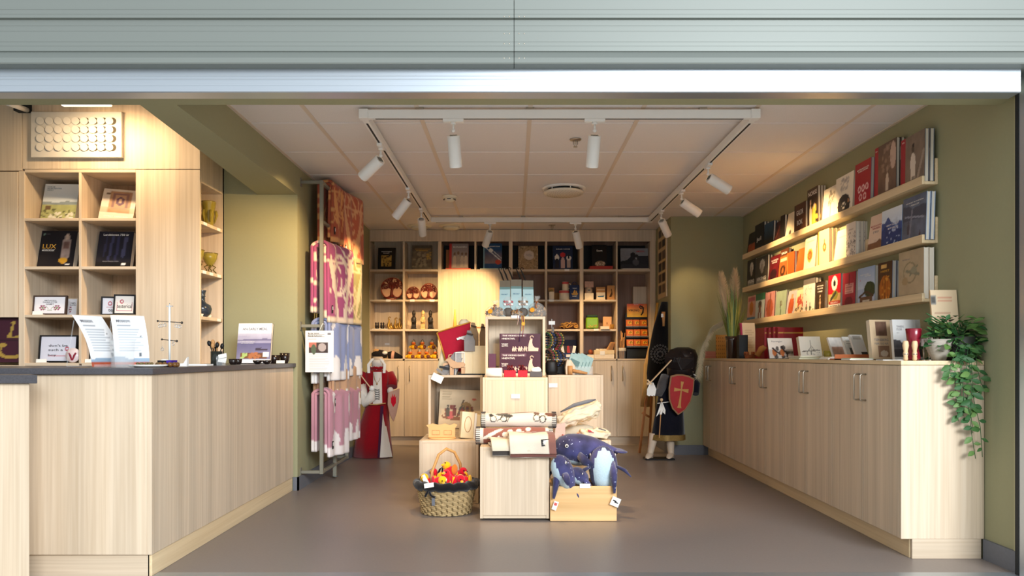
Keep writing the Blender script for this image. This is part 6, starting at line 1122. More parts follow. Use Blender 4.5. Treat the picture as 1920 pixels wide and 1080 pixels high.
zq = .4005; WM = mat('laser_cut_plywood', '#e0b47a', .55, var=.1, scale=14, stretch=(1, 6, 6))
t = thing('plywood_mask', 'plywood longhouse shaped mask with two eye windows on the left low cube', 'mask', (XX(829, 4.78), 4.78, zq)); MB().lathe([(.086, 0), (.09, .006), (.086, .01)], n=28, sy=.75).build('base_plate', WM, t)
m = MB(); m.prism([(-.085, .012), (.085, .012), (.085, .07), (.1, .09), (.08, .1), (.05, .088), (.02, .1), (-.02, .09), (-.06, .1), (-.1, .088), (-.085, .07)], -.02, -.012); m.build('front', WM, t)
for x in (-.038, .038): MB().box(x-.026, x+.026, -.0215, -.0203, .026, .056).build('eye_window', STICK, t); MB().box(x-.022, x+.022, -.0225, -.0216, .03, .052).build('opening', WM, t)
t = thing('wooden_book_box', 'cream block with an oval mark leaning beside the plywood mask', 'box', (XX(874, 4.8), 4.8, zq), (-.1, .1, .3)); MB().box(-.045, .04, -.03, .03, 0, .17).build('box', CRP, t, .003); MB().tube([(-.002+.022*math.cos(a*PI/8), -.031, .09+.05*math.sin(a*PI/8)) for a in range(17)], .002, 5, cap=False).build('oval_mark', STICK, t); MB().box(.0405, .055, -.028, .028, 0, .165).build('spine', PAPER, t)
tag(MB().bx((0, 0, .075), (.07, .05, .15), (0, 0, -.2)).build('cream_box', CRP), 'second cream box wedged beside the rolled blankets', 'box').location = (XX(893, 4.84), 4.84, zq)
# ---- blankets
def cloth_mat(n, c, v=.1): return mat(n, c, .95, var=v, scale=120, bump=.4, sheen=.3, spec=.1)
WOOLW = cloth_mat('cream_wool', '#e9e2d4'); WOOLB = cloth_mat('brown_wool', '#7b4f47'); WOOLG = cloth_mat('dark_wool', '#4a4542'); STI = cloth_mat('stitch_wool', '#3f3836')
def roll(lab, x0, x1, yc, rpx, Z, base, patt, edge, seed):
    """rolled blanket lying along X with blanket stitched ends"""
    s = Z/F; r = rpx*s; w = (x1-x0)*s; t = thing('rolled_blanket', lab, 'blanket', (XX((x0+x1)/2, Z), Z, base))
    cv = patt; m = MB(); nu, nv = cv.w, cv.h
    m.grid(lambda u, v: Vector(((u-.5)*w, -(r+.002*math.sin(u*20))*math.sin(v*2*PI), r*.96-(r*.96)*math.cos(v*2*PI)+.004*math.sin(u*7+v*6)*(1 if v > .1 and v < .9 else 0))), nu, nv, True, cv.cols()); m.build('wool', MATTE, t, attr=True, fix=False)
    for e in (-1, 1):
        sp = MB(); sp.tube([(e*w/2*1.0, (r*.96*(1-k/40)-.002)*math.cos(k*.5-1.5), r*.96+(r*.96*(1-k/40)-.002)*math.sin(k*.5-1.5)) for k in range(38)], .0055, 5); sp.build('rolled_end', edge, t)
        st = MB()
        for k in range(26): a = k*2*PI/26; st.bar((e*(w/2+.002), (r+.003)*math.cos(a), r*.96+(r+.002)*math.sin(a)), (e*(w/2-.024), (r+.004)*math.cos(a), r*.96+(r+.003)*math.sin(a)), .003)
        st.build('blanket_stitch', STI, t, kind='stuff')
    return t
def patt(bg_, fg, seed, n=70, m=40):
    c = Cv(bg_, n, m); R = random.Random(seed)
    return c
ca = Cv('#ddd4c4', 90, 48)
for x, y in ((.16, .28), (.3, .3), (.74, .3), (.82, .27)): ca.ring(x, y, .04, .006, '#3d3a38')
ca.ell(.13, .38, .03, .05, '#3d3a38').ell(.28, .42, .09, .05, '#5d5a55').ell(.36, .38, .06, .05, '#4a4744').ell(.74, .42, .04, .05, '#6d564a').ell(.93, .4, .08, .08, '#6d4a3c').rect(.0, .46, 1, .56, '#cfc4b2').ell(.5, .5, .3, .05, '#6d4f42').line(.2, .22, .3, .36, .006, '#3d3a38').line(.34, .22, .38, .36, .006, '#3d3a38')
cb_ = Cv('#8d5a50', 90, 48).rect(0, 0, .1, 1, '#e4dccd').rect(.9, 0, 1, 1, '#e4dccd').line(.12, .2, .32, .42, .03, '#e4dccd')
for x, y in ((.38, .3), (.44, .36), (.44, .24), (.56, .36), (.6, .3), (.3, .2), (.75, .28), (.68, .4)): cb_.ell(x, y, .035, .06, '#e9e0d4')
roll('upper rolled cream blanket with grey animal outlines', 903, 1042, 789, 14, 4.42, .51, ca, WOOLG, 1)
roll('lower rolled brown blanket with white flowers', 893, 1036, 816, 15.5, 4.36, .4195, cb_, WOOLB, 2)
def fold(lab, poly, z, th, top, edge, rot, base, tagx=None):
    """folded blanket: stacked soft layers hanging a little over the cube front"""
    pass
def drape(lab, X0, X1, y_back, y_front, z, drop, th, cv, edge, skew=0, n=2, wave=.006, tagp=None, lift=0):
    t = thing('folded_blanket', lab, 'blanket', ((X0+X1)/2, (y_back+y_front)/2, z)); o = t.location; L1 = y_back-y_front; Lt = L1+drop
    def fn(off):
        def g(u, v):
            d = v*Lt; x = X0+(X1-X0)*u+skew*v
            wv = wave*math.sin(u*7+off*50)*(.3+v)
            if d < L1: p = Vector((x, y_back-d, z+off+wv+lift*math.sin(u*PI)*.5))
            else:
                q = d-L1; a = min(PI/2, q/.035); p = Vector((x, y_front-.02*math.sin(a)-off*math.sin(a)-wv*.6, z+off-max(0, q-.02)*math.sin(a)))
            return p-o
        return g
    for k in range(n):
        m = MB(); off = .004+th*k/max(1, n-1); a = fn(off); b = fn(off-.0035) if k else None
        if k == n-1: m.grid(a, cv.w, cv.h, True, cv.cols())
        else: m.col = lin('#cfc4b4'); m.grid(a, 14, 14)
        ob = m.build('wool', MATTE, t, attr=True, fix=False); sd = ob.modifiers.new('thickness', 'SOLIDIFY'); sd.thickness = min(.012, th*.5); sd.offset = -1
    f0 = fn(.004); f1 = fn(.004+th); m = MB(); m.grid(lambda u, v: f0(u, 1).lerp(f1(u, 1), v)+Vector((0, -.006*math.sin(v*PI), -.008*math.sin(v*PI))), 14, 4); m.build('folded_edge', edge, t)
    st = MB()
    for k in range(34): u = (k+.5)/34; p = f1(u, 1); q = f1(u, .93); st.bar(p+Vector((0, -.002, -.001)), q+Vector((0, -.003, .001)), .0028)
    for k in range(20): v = .3+.7*k/20; st.bar(f1(0, v)+Vector((-.001, 0, .002)), f1(.05, v)+Vector((0, -.001, .003)), .0028); st.bar(f1(1, v)+Vector((.001, 0, .002)), f1(.95, v)+Vector((0, -.001, .003)), .0028)
    st.build('blanket_stitch', edge, t, kind='stuff')
    if tagp: p = f1(*tagp); m = MB(); m.bx(p+Vector((0, -.009, 0)), (.046, .003, .038), (-.1, -.1, 0)); q = m.build('woven_label', BLACK, t); MB().bx(p+Vector((0, -.0112, .004)), (.022, .001, .018), (-.1, -.1, 0)).build('label_emblem', PAPER, q); m = MB(); text(m, 'WOOL', 0, 0, .03, 0); m.v = [v+p+Vector((0, -.0115, -.014)) for v in m.v]; m.build('lettering', INKW, q, fix=False)
    return t
zc = .4185; cc = Cv('#dccfb9', 40, 40).noise(.06, 3).ell(.35, .2, .2, .1, '#a58d7c').ell(.75, .12, .15, .1, '#6d5a50')
drape('lower folded cream blanket with dark stitched edge on the front cube', XX(914, YF), XX(985, YF), 4.29, 4.2, zc, .07, .03, cc, WOOLG, .03, 2)
cc2 = Cv('#ddd1bf', 44, 40).noise(.06, 5).rect(.84, 0, 1, 1, '#835a52').ell(.4, .15, .3, .1, '#9a7c70').rect(.55, 0, 1, .16, '#835a52')
drape('upper folded cream and brown blanket with a black woven label', XX(951, YF), XX(1036, YF), 4.295, 4.185, zc+.037, .115, .024, cc2, WOOLB, .018, 2, .008, (.78, .72))
def wrinkle(o, st, sc=.05, lv=2):
    b = o.modifiers.new('smooth', 'SUBSURF'); b.levels = lv; b.render_levels = lv
    tx = D.textures.new('wrinkle', 'CLOUDS'); tx.noise_scale = sc; tx.noise_type = 'HARD_NOISE'; d = o.modifiers.new('wrinkle', 'DISPLACE'); d.texture = tx; d.strength = st; d.mid_level = .5; d.texture_coords = 'LOCAL'; return o
# tote bags on the right low cube
TOTE = mat('cotton_tote', '#e6d8bd', .9, var=.06, scale=60, bump=.3); zl2 = .4005
t = thing('tote_bag', 'folded cotton tote with red print lying at the right end of the low cube', 'bag', (XX(1112, 4.78), 4.78, zl2)); m = MB()
m.loft([[Vector((.105*math.cos(a)*(1+.05*math.sin(3*a)), .1*math.sin(a)-.0, zz)) for a in [2*PI*k/20 for k in range(20)]] for zz in (0,)]+[[Vector((k_*.115*math.cos(a)*(1+.08*math.sin(3*a+zz*40)), k_*.1*math.sin(a), zz+.012*math.sin(a*2))) for a in [2*PI*k/20 for k in range(20)]] for k_, zz in ((1.02, .02), (.98, .05), (.75, .065))]); wrinkle(m.build('cotton', TOTE, t), .03)
MB().bx((-.02, -.085, .055), (.05, .02, .003), (.5, .3, .4)).build('red_print', mat('red_pink_print', '#c94a5a', .8), t); MB().bx((.05, -.07, .066), (.05, .012, .003), (.4, .3, .1)).build('grey_print', BASEB, t)
t = thing('tote_bag', 'bulky cotton tote rolled up on the right low cube beside the blanket rolls', 'bag', (XX(1084, 4.86), 4.86, zl2)); rn = random.Random(3)
m = MB(); m.loft([[Vector((x, .075*k_*math.cos(a)*(1+.07*math.sin(3*a+x*30)), zc_+.062*k_*math.sin(a)*(1+.06*math.sin(4*a-x*40)))) for a in [2*PI*k/22 for k in range(22)]] for x, k_, zc_ in ((-.15, .35, .07), (-.13, .85, .1), (-.07, 1, .125), (0, 1.05, .15), (.07, 1.1, .17), (.13, 1.0, .19), (.16, .5, .2))]); wrinkle(m.build('cotton', TOTE, t), .045)
MB().tube([(-.12, -.06, .17), (-.03, -.06, .215), (.06, -.07, .24), (.11, -.05, .25)], [.004, .012, .012, .004], 8, flat=.4).build('grey_print', BASEB, t); MB().loft([[(-.16, -.07, 0), (-.09, -.08, 0), (-.09, .04, 0), (-.16, .04, 0)], [(-.15, -.07, .09), (-.09, -.08, .1), (-.09, .04, .1), (-.15, .04, .09)]], smooth=False).build('hanging_end', cloth_mat('pinkish_cotton', '#d8bfb4'), t)
tag(MB().lathe([(.11, 0), (.12, .02), (.1, .06), (.04, .075)], n=20, sy=.6).build('folded_cloth', TOTE), 'folded cream cloth under the bulky tote', 'cloth').location = (XX(1084, 4.98), 4.99, zl2)
simple('red_trinket', 'small red folded ribbon under the rolled tote', 'ribbon', (XX(1068, 4.74), 4.74, zl2), [('ribbon', MB().bx((0, 0, .012), (.1, .03, .012), (0, .3, .2)).bx((.03, -.01, .025), (.06, .03, .01), (0, -.4, 0)), REDC)])
# ---- wicker basket with plush birds
Zb = 4.42; c = Vector((XX(837, Zb), Zb+.0, .001)); t = thing('wicker_basket', 'round wicker basket with a black cloth lining and tall arched handle', 'basket', c); WICK = mat('wicker_strand', '#b9a074', .6, var=.35, scale=30); WICKD = mat('wicker_dark', '#7d6a48', .7, var=.3)
rad = lambda z: .142+.03*min(1, z/.17)
m = MB()
for r in range(18):
    z = .006+.0086*r; n = 84
    m.tube([((rad(z)+.0055*math.sin((k+r)*PI/1.9))*math.cos(2*PI*k/n), .85*(rad(z)+.0055*math.sin((k+r)*PI/1.9))*math.sin(2*PI*k/n), z) for k in range(n+1)], .0047, 5, cap=False)
m.build('weave', WICK, t, kind='stuff')
for k in range(30): a = 2*PI*k/30; MB().tube([(rad(z)*math.cos(a), .85*rad(z)*math.sin(a), z) for z in (.003, .08, .165)], .0055, 5).build('stake', WICKD, t)
MB().lathe([(.138, .002), (.14, .004), (.135, .012)], n=28, sy=.85).build('bottom', WICKD, t); MB().lathe([(.134, .01), (.158, .16)], n=28, sy=.85, cap=False).build('inner_lining', BLACK, t)
BLF = cloth_mat('black_cotton', '#17161a'); MB().tube([((.172+.006*math.sin(k*1.7))*math.cos(2*PI*k/40), .85*(.172+.006*math.sin(k*1.7))*math.sin(2*PI*k/40), .172+.006*math.sin(k*2.3)) for k in range(41)], .026, 10, cap=False).build('lining_rim', BLF, t)
MB().lathe([(.02, .12), (.152, .13)], n=28, sy=.85).build('filling_support', BLF, t)
m = MB()
for s in (-.006, .006): m.tube([(-.085+s, -.05, .16), (-.08, -.04+s, .25), (-.045, -.01, .345), (0, .01+s, .378), (.045, .03, .355), (.078, .06+s, .28), (.085, .08, .19)], .0085, 7)
m.build('handle', mat('willow_handle', '#c9985a', .5, var=.2, scale=20), t)
MB().tube([(-.09, -.14, .16), (-.075, -.158, .13), (-.05, -.165, .12)], .007, 6).tube([(-.09, -.14, .16), (-.11, -.15, .12)], .007, 6).build('bow_tie', BLF, t); MB().bx((-.06, -.163, .095), (.018, .003, .045), (.1, 0, 0)).build('hang_tag', BASEB, t)
PR = cloth_mat('red_plush', '#d3172f', .12); PY = cloth_mat('yellow_plush', '#f0b81c', .1); PO = cloth_mat('orange_plush', '#c9742c'); rn = random.Random(4)
nm = [('leftmost', 'by the handle foot'), ('rear', 'against the handle'), ('front', 'behind the black bow'), ('middle', 'with a white hang tag'), ('topmost', 'under the arched handle'), ('right', 'on the lining'), ('rightmost', 'at the basket rim'), ('back right', 'half hidden'), ('small', 'between two larger ones')]
for k, (dx, dy, dz) in enumerate(((-.105, -.03, .17), (-.06, .05, .19), (-.04, -.085, .185), (.005, -.07, .195), (.02, .0, .235), (.06, -.065, .19), (.11, -.02, .18), (.07, .06, .2), (-.02, -.02, .2))):
    p = thing('plush_bird', f'{nm[k][0]} red and yellow plush bird in the basket, {nm[k][1]}', 'soft toy', c+Vector((dx, dy, dz)), (rn.uniform(-.6, .6), rn.uniform(-.6, .6), rn.uniform(-1, 1)), 'plush birds in the basket'); q = .95
    MB().ell((0, 0, 0), (.042*q, .038*q, .045*q)).build('body', PR, p); MB().ell((0, -.022, .042), (.027, .025, .026)).build('head', PR if k % 2 else PY, p); MB().tube([(0, -.045, .042), (0, -.068, .034)], [.011, .002], 8).build('beak', PY, p)
    for s in (-1, 1): MB().ell((s*.042, 0, .005), (.009, .026, .032), (0, s*.35, 0)).build('wing', PY if k % 3 == 0 else PO if k % 3 == 1 else PR, p); MB().ell((s*.012, -.043, .05), .0045, nu=8, nv=5).build('eye', BLACK, p)
    MB().bx((0, .045, .0), (.03, .035, .012), (.5, 0, 0)).build('tail', PY, p)
    if k in (0, 3, 2): MB().bx((.012, -.05, -.015 if k != 0 else .02), (.026, .002, .06), (.1, .15*(k-1), 0)).build('hang_tag', PAPER, p)
tag(MB().bx((0, 0, 0), (.055, .002, .026), (-.3, -.15, 0)).build('price_card', PAPER), 'white price card on the black rim of the basket', 'price card').location = c+Vector((-.085, -.165, .19))
tag(MB().bx((0, 0, 0), (.06, .003, .05), (.1, -.5, .3)).build('info_card', mat('grey_photo_card', '#b5b4b8', .5, var=.4, scale=30)), 'grey photo card tucked among the plush birds at the left', 'card').location = c+Vector((-.1, .04, .225))
simple('black_strap', 'black looped strap sticking up among the plush birds', 'strap', c+Vector((-.035, .01, .235)), [('strap', MB().tube([(-.02, 0, -.02), (-.005, 0, .02), (.008, .0, .036), (.012, 0, .01), (.016, 0, -.02)], .006, 6), BLF)])
# ---- pine crate with plush whales
Zw = 4.18; c = Vector((XX(1094, Zw), Zw, .001)); t = thing('pine_crate', 'low pine crate holding plush whales on the floor', 'crate', c); w = (1157-1032)/2*Zw/F; h = .198
for n, q in (('front_board', (-w+.0, w, 0, .016, 0, h)), ('back_board', (-w, w, .27, .286, 0, h)), ('side_board', (-w, -w+.016, .0165, .2695, 0, h)), ('side_board', (w-.016, w, .0165, .2695, 0, h)), ('bottom_board', (-w+.0165, w-.0165, .0165, .2695, 0, .012))): MB().box(*q).build(n, PINE if 'side' not in n else PINE, t, .003)
pcard('white price card on the top edge of the pine crate', 1097, 911, Zw-.002, .06, .024)
def galaxy(name, c0, dark, seed):
    m = D.materials.new(name); m.use_nodes = True; n = m.node_tree.nodes; L_ = m.node_tree.links; b = n['Principled BSDF']; b.inputs['Roughness'].default_value = .85; b.inputs['Sheen Weight'].default_value = .3
    tc = n.new('ShaderNodeTexCoord'); z = n.new('ShaderNodeTexNoise'); z.inputs['Scale'].default_value = 9; z.inputs['Detail'].default_value = 4; L_.new(tc.outputs['Object'], z.inputs['Vector']); r = n.new('ShaderNodeValToRGB'); e = r.color_ramp.elements; e[0].position = .35; e[0].color = lin(dark)+(1,); e[1].position = .7; e[1].color = lin(c0)+(1,); L_.new(z.outputs['Fac'], r.inputs[0])
    v = n.new('ShaderNodeTexVoronoi'); v.inputs['Scale'].default_value = 45; L_.new(tc.outputs['Object'], v.inputs['Vector']); lt = n.new('ShaderNodeMath'); lt.operation = 'LESS_THAN'; lt.inputs[1].default_value = .14; L_.new(v.outputs['Distance'], lt.inputs[0])
    mx = n.new('ShaderNodeMix'); mx.data_type = 'RGBA'; L_.new(lt.outputs[0], mx.inputs[0]); L_.new(r.outputs[0], mx.inputs[6]); mx.inputs[7].default_value = lin('#b9c3e6')+(1,); L_.new(mx.outputs[2], b.inputs['Base Color']); return m
GX = galaxy('galaxy_plush', '#4c4c86', '#1d2046', 1); PB = cloth_mat('pale_blue_plush', '#bcd4e0')
def whale(lab, loc, rot, L_=.3, sc=1, belly=True, flip=True):
    t = thing('plush_whale', lab, 'soft toy', loc, rot, 'galaxy print plush whales'); q = sc
    prof = ((-.5, .02), (-.48, .09), (-.42, .17), (-.3, .235), (-.12, .26), (.08, .225), (.25, .15), (.38, .085), (.47, .045))
    rr = [[Vector((x*L_, r*L_*math.cos(a), r*L_*.9*math.sin(a)+(.12*L_*max(0, x)**1.0)*.6)) for a in [2*PI*k/20 for k in range(20)]] for x, r in prof]; MB().loft(rr).build('body', GX, t)
    if belly: MB().loft([[Vector((x*L_*.98, r*L_*.93*math.cos(a), -abs(r*L_*.92*math.sin(a))*.98-.012*L_ if math.sin(a) < 0 else -.012*L_+(.0)) ) for a in [2*PI*k/20 for k in range(20)]] for x, r in prof[:7]], cap=True).build('belly', PB, t)
    for s in (-1, 1):
        MB().ell((.5*L_, s*.11*L_, .045*L_), (.09*L_, .14*L_, .025*L_), (0, 0, s*.5)).build('fluke', GX, t)
        MB().tube([(-.15*L_, s*.22*L_, -.06*L_), (-.08*L_, s*.36*L_, -.12*L_), (.03*L_, s*.46*L_, -.16*L_)], [.06*L_, .075*L_, .02*L_], 10, flat=.45).build('flipper', GX, t)
        e = MB().lathe([(.028*L_, 0), (.024*L_, .012*L_), (0, .016*L_)], (-.34*L_, s*.215*L_, .05*L_), 12, rot=(-s*PI/2, 0, 0)).build('eye', PAPER, t); MB().lathe([(.015*L_, .012*L_), (.012*L_, .02*L_), (0, .022*L_)], (-.34*L_, s*.215*L_, .05*L_), 10, rot=(-s*PI/2, 0, 0)).build('pupil', BLACK, e)
    return t
whale('large galaxy plush whale lying across the top of the crate', (XX(1100, 4.38), 4.40, .375), (0, .12, .1), .40)
whale('galaxy plush whale nose up at the left end of the crate', (XX(1058, 4.24), 4.2, .255), (.15, 1.15, .55), .26)
whale('small galaxy plush whale in the middle of the crate', (XX(1090, 4.2), 4.26, .235), (.2, .5, 1.0), .2)
t = whale('galaxy plush whale showing its pale belly at the right of the crate', (XX(1134, 4.2), 4.27, .25), tuple((Matrix(((0, -1, 0), (0, 0, 1), (-1, 0, 0))).to_4x4() @ Matrix.Rotation(.1, 4, 'Y')).to_euler()), .33); 
simple('whale_tag', 'white tag with printed marks hanging from the right plush whale', 'tag', (XX(1154, 4.16), 4.16, ZZ(941, 4.16)), [('card', MB().bx((0, 0, 0), (.05, .002, .05), (0, .4, 0)), PAPER), ('marks', MB().bx((-.004, -.0015, .006), (.02, .001, .006), (0, .4, 0)).bx((.004, -.0015, -.004), (.022, .001, .006), (0, .4, 0)), INK)])
simple('whale_tag', 'white and red tag hanging from the left plush whale beside the crate', 'tag', (XX(1041, 4.16), 4.16, ZZ(948, 4.16)), [('card', MB().bx((0, 0, 0), (.026, .002, .05), (0, .35, 0)), PAPER), ('red_mark', MB().bx((.002, -.0015, .008), (.016, .001, .016), (0, .35, 0)), REDC)])
for k, (a, b, l) in enumerate((((1046, 880), (1038, 935), 'drooping galaxy flipper over the left end of the crate'), ((1148, 870), (1152, 925), 'drooping galaxy flipper over the right end of the crate'))):
    A = P(*a, 4.24); Bp = P(*b, 4.15); m = MB(A); m.tube([A, A.lerp(Bp, .4)+Vector((0, -.03, 0)), Bp], [.03, .034, .012], 12, flat=.6)
    o_ = m.build('long_flipper', GX, None); tgt = [q for q in D.objects if q.name.startswith('plush_whale') and not q.parent][1 if k == 0 else 3]; bpy.context.view_layer.update(); o_.parent = tgt; o_.matrix_parent_inverse = tgt.matrix_world.inverted()
A = Vector((XX(1158, 4.33), 4.3, ZZ(872, 4.3)))

# ---------------- blanket rack on the left wall ----------------
XP = -1.358; t = thing('blanket_rack', 'grey metal wall rack of square tube carrying hanging wool blankets', 'rack', (XP, 5.6, .115)); o = t.location
rz = [2.158, 1.69, 1.145, .83, .64]
for y in (5.23, 5.62, 6.02): MB(o).box(XP-.0125, XP+.0125, y-.0125, y+.0125, .10, 2.17).build('post', RACKM, t, .002)
for z in rz+[1.883, .115]: MB(o).box(XP-.011, XP+.011, 5.243, 6.007, z-.011, z+.011).build('rail', RACKM, t, .002)
for y in (5.23, 6.02):
    for z in (2.158, 1.145, .115): MB(o).box(XL+.004, XP-.0126, y-.011, y+.011, z-.011, z+.011).build('wall_arm', RACKM, t, .002); MB(o).box(XL, XL+.004, y-.022, y+.022, z-.03, z+.03).build('wall_plate', RACKM, t)
MB(o).box(XP-.0125, XP+.0125, 5.62-.0125, 5.62+.0125, .02, .10).build('foot', RACKM, t); MB(o).lathe([(.02, -.095), (.02, -.09)], (XP, 5.62, .115-.0), 14).build('foot_pad', CLADD, t)
def blanket(lab, y0, y1, rail, drop, drop2, c0, c1, seed, kind, th=.045, out=.0):
    """folded wool blanket hung over a rack rail: room side drop, wall side drop2"""
    z = rz[rail]+.012; b = thing('wool_blanket', lab, 'blanket', (XP, (y0+y1)/2, z), group='wool blankets on the rack'); o = b.location; R = random.Random(seed)
    for k in range(2):
        r0 = .016+.021*k; dr = drop-.03*(1-k); r = r0+.03; nu, nv = (36, 72); tot = drop2+PI*r+dr
        cv = Cv(c0, nu, nv)
        if kind == 'tribal':
            for q in range(34): x, y = R.random(), R.random(); cv.line(x, y, x+R.uniform(-.3, .3), y+R.uniform(-.12, .12), .014, c1)
            for q in range(9): cv.ring(R.random(), R.random(), R.uniform(.08, .25), .018, c1)
            cv.rect(0, .18, 1, .2, c1).rect(0, .62, 1, .64, c1).rect(0, .7, 1, .72, c0).rect(0, 0, 1, .03, c1).rect(0, .97, 1, 1, c1); cv.line(.1, .65, .4, .95, .05, c1).line(.9, .65, .6, .95, .05, c1)
        else:
            cv.rect(0, 0, 1, .08, c1).rect(0, .93, 1, 1, c1); cv.ell(.3, .9, .16, .07, c1).ell(.8, .91, .12, .09, c1).ell(.92, .66, .05, .08, c1).ell(.2, .6, .07, .05, c1)
        cv.noise(.12, seed)
        def fn(u, v):
            d = v*tot; y = y0+(y1-y0)*u; wv = .010*math.sin(u*8+seed)*(abs(v-.4)+.2)+.006*math.sin(u*17+seed*2)
            r_ = r0+(th+.02)*u*(.6+.4*k); rr = r
            if d < drop2: p = Vector((XP-r0-.02-wv*.5-.02*(1-u), y, z-(drop2-d)))
            elif d < drop2+PI*r: a = (d-drop2)/r; p = Vector((XP+(-(r0+.02+.02*(1-u))*math.cos(a) if a < PI/2 else -r_*math.cos(a)), y, z+r0*1.2*math.sin(a)))
            else: q = d-drop2-PI*r; p = Vector((XP+r_+wv, y+.02*math.sin(seed)*q, z-q))
            return p-o
        m = MB(); m.grid(fn, nu, nv, True, cv.cols()); ob = m.build('wool', MATTE, b, attr=True, fix=False); sd = ob.modifiers.new('thickness', 'SOLIDIFY'); sd.thickness = .02; sd.offset = 0
    p = fn(.12, .92 if drop > .3 else .9)+Vector((.012, 0, 0)); q = MB().bx(p, (.004, .035, .055)).build('woven_label', BLACK, b); MB().bx(p+Vector((.0025, 0, .006)), (.001, .024, .024)).build('label_emblem', PAPER, q)
    return b
blanket('red and cream patterned blanket, upper rear of the rack near the ceiling', 5.66, 6.0, 0, .50, .42, '#b9654c', '#dba87c', 1, 'tribal', .07)
blanket('short red patterned blanket behind the top rail of the front post', 5.42, 5.6, 0, .40, .40, '#a8573f', '#d0955f', 5, 'tribal', .0)
blanket('purple and cream patterned blanket, second row at the front', 5.25, 5.58, 1, .53, .46, '#a5527a', '#ecd5bd', 2, 'tribal', .08)
blanket('olive and cream patterned blanket, second row at the rear', 5.66, 6.0, 1, .52, .4, '#9a9460', '#d8c79c', 3, 'tribal', .07)
blanket('dusty blue blanket with white ends at the front of the middle rail', 5.27, 5.58, 2, .40, .42, '#8f9ac2', '#ece8e6', 4, 'plain', .06); blanket('dusty blue blanket with white ends at the rear of the middle rail', 5.66, 6.0, 2, .38, .3, '#8794bc', '#ece8e6', 6, 'plain', .06)
blanket('beige blanket with white ends at the front of the fourth rail', 5.34, 5.6, 3, .32, .42, '#c39a78', '#ece4da', 7, 'plain', .05); blanket('beige blanket with white ends at the rear of the fourth rail', 5.7, 5.99, 3, .30, .3, '#bb9474', '#ece4da', 8, 'plain', .05)
blanket('dusty pink blanket with white ends at the front of the lowest rail', 5.27, 5.58, 4, .44, .40, '#c08a98', '#efe6e4', 9, 'plain', .06); blanket('dusty pink blanket with white ends at the rear of the lowest rail', 5.66, 5.99, 4, .38, .3, '#bb8492', '#efe6e4', 10, 'plain', .06)
# notice paper
c = Cv('#f1efee', 60, 84).lines(.1, .7, .86, .9, 2, '#5d5a5c').lines(.1, .5, .79, .8, 1, '#6d6a6c').rect(.12, .46, .8, .72, '#4a3c3a').noise(.6, 3, 9, (.12, .46, .8, .72)).rect(.12, .6, .4, .72, '#c97a6a').ell(.3, .55, .09, .12, '#5d6a55').ell(.6, .6, .14, .1, '#b5a8a5').lines(.14, .9, .06, .42, 10, '#b9b9be').rect(.78, .9, .9, .95, '#77767c')
t = thing('info_sheet', 'white information sheet with a photo hung on the front of the blanket rack', 'sheet', P(599, 698, 5.2)); w = 53*5.2/F; h = 78*5.2/F; t.location.y = 5.2
m = MB(); m.col = lin('#f1efee'); panel(m, c, -w/2, w/2, 0, h, -.0002, None, lambda u, v: -.006*math.sin(u*PI)); m.build('paper', PRINT, t, attr=True, fix=False); MB().box(-w/2, w/2, .002, .003, 0, h).build('backing', PAPER, t); m = MB(); text(m, 'Bordet dekket:', -.39*w, h*.92, w*.4, -.0075, None, 'l'); text(m, 'Norsk kulturarv', -.39*w, h*.86, w*.5, -.0075, None, 'l'); m.build('lettering', INK, t, fix=False); MB().tube([(-.0, 0, h), (.02, .01, h+.05), (.03, .022, h+.045)], .0025, 6).build('string', PAPER, t)
tag(MB().box(-.04, .0, 0, .003, 0, .27).build('paper_notice', PAPER), 'narrow white notice hanging at the far end of the blanket rack', 'sheet').location = (XX(673, 6.05), 6.05, ZZ(580, 6.05))
t = thing('door_pull', 'vertical steel pull handle on the left wall behind the rack', 'handle', (XL, 6.25, ZZ(815, 6.25))); MB().cyl((.03, 0, 0), (.03, 0, .16), .012, n=12).build('grip', STEEL, t); MB().cyl((0, 0, .03), (.03, 0, .03), .006, n=8).build('standoff', STEEL, t); MB().cyl((0, 0, .13), (.03, 0, .13), .006, n=8).build('standoff', STEEL, t)

# ---------------- costume dummies ----------------
def ring(cx, cy, z, rx, ry, n=20, f=0): return [Vector((cx+rx*(1+f*math.sin(6*2*PI*k/n))*math.cos(2*PI*k/n), cy+ry*(1+f*math.cos(7*2*PI*k/n))*math.sin(2*PI*k/n), z)) for k in range(n)]
Zd = 6.85; s = Zd/F; pd = lambda x, y, Z=Zd: P(x, y, Z)-Vector((XX(706, Zd), Zd, 0)); zz = lambda y: ZZ(y, Zd)
t = thing('costume_dummy', 'headless child size dummy in a long red dress with white sleeves and a shield', 'mannequin', (XX(706, Zd), Zd, 0)); DR = cloth_mat('dark_red_velvet', '#8f0f1c', .15); LIN_ = cloth_mat('white_linen', '#e4dcd2', .06); PUR = cloth_mat('purple_lining', '#4a1f3c'); SKIN = mat('dummy_cream', '#dcc0a0', .6)
MB().loft([ring(-.035, 0, .004, .178, .14, 28, .05), ring(-.03, 0, zz(820), .155, .125, 28, .05), ring(-.01, 0, zz(785), .125, .105, 28, .03), ring(.012, 0, zz(757), .105, .085, 28, .01), ring(.015, 0, zz(742), .1, .08, 28), ring(.01, 0, zz(722), .115, .085, 28), ring(.008, 0, zz(702), .125, .08, 28), ring(.01, 0, zz(692), .07, .06, 28)]).build('red_gown', DR, t)
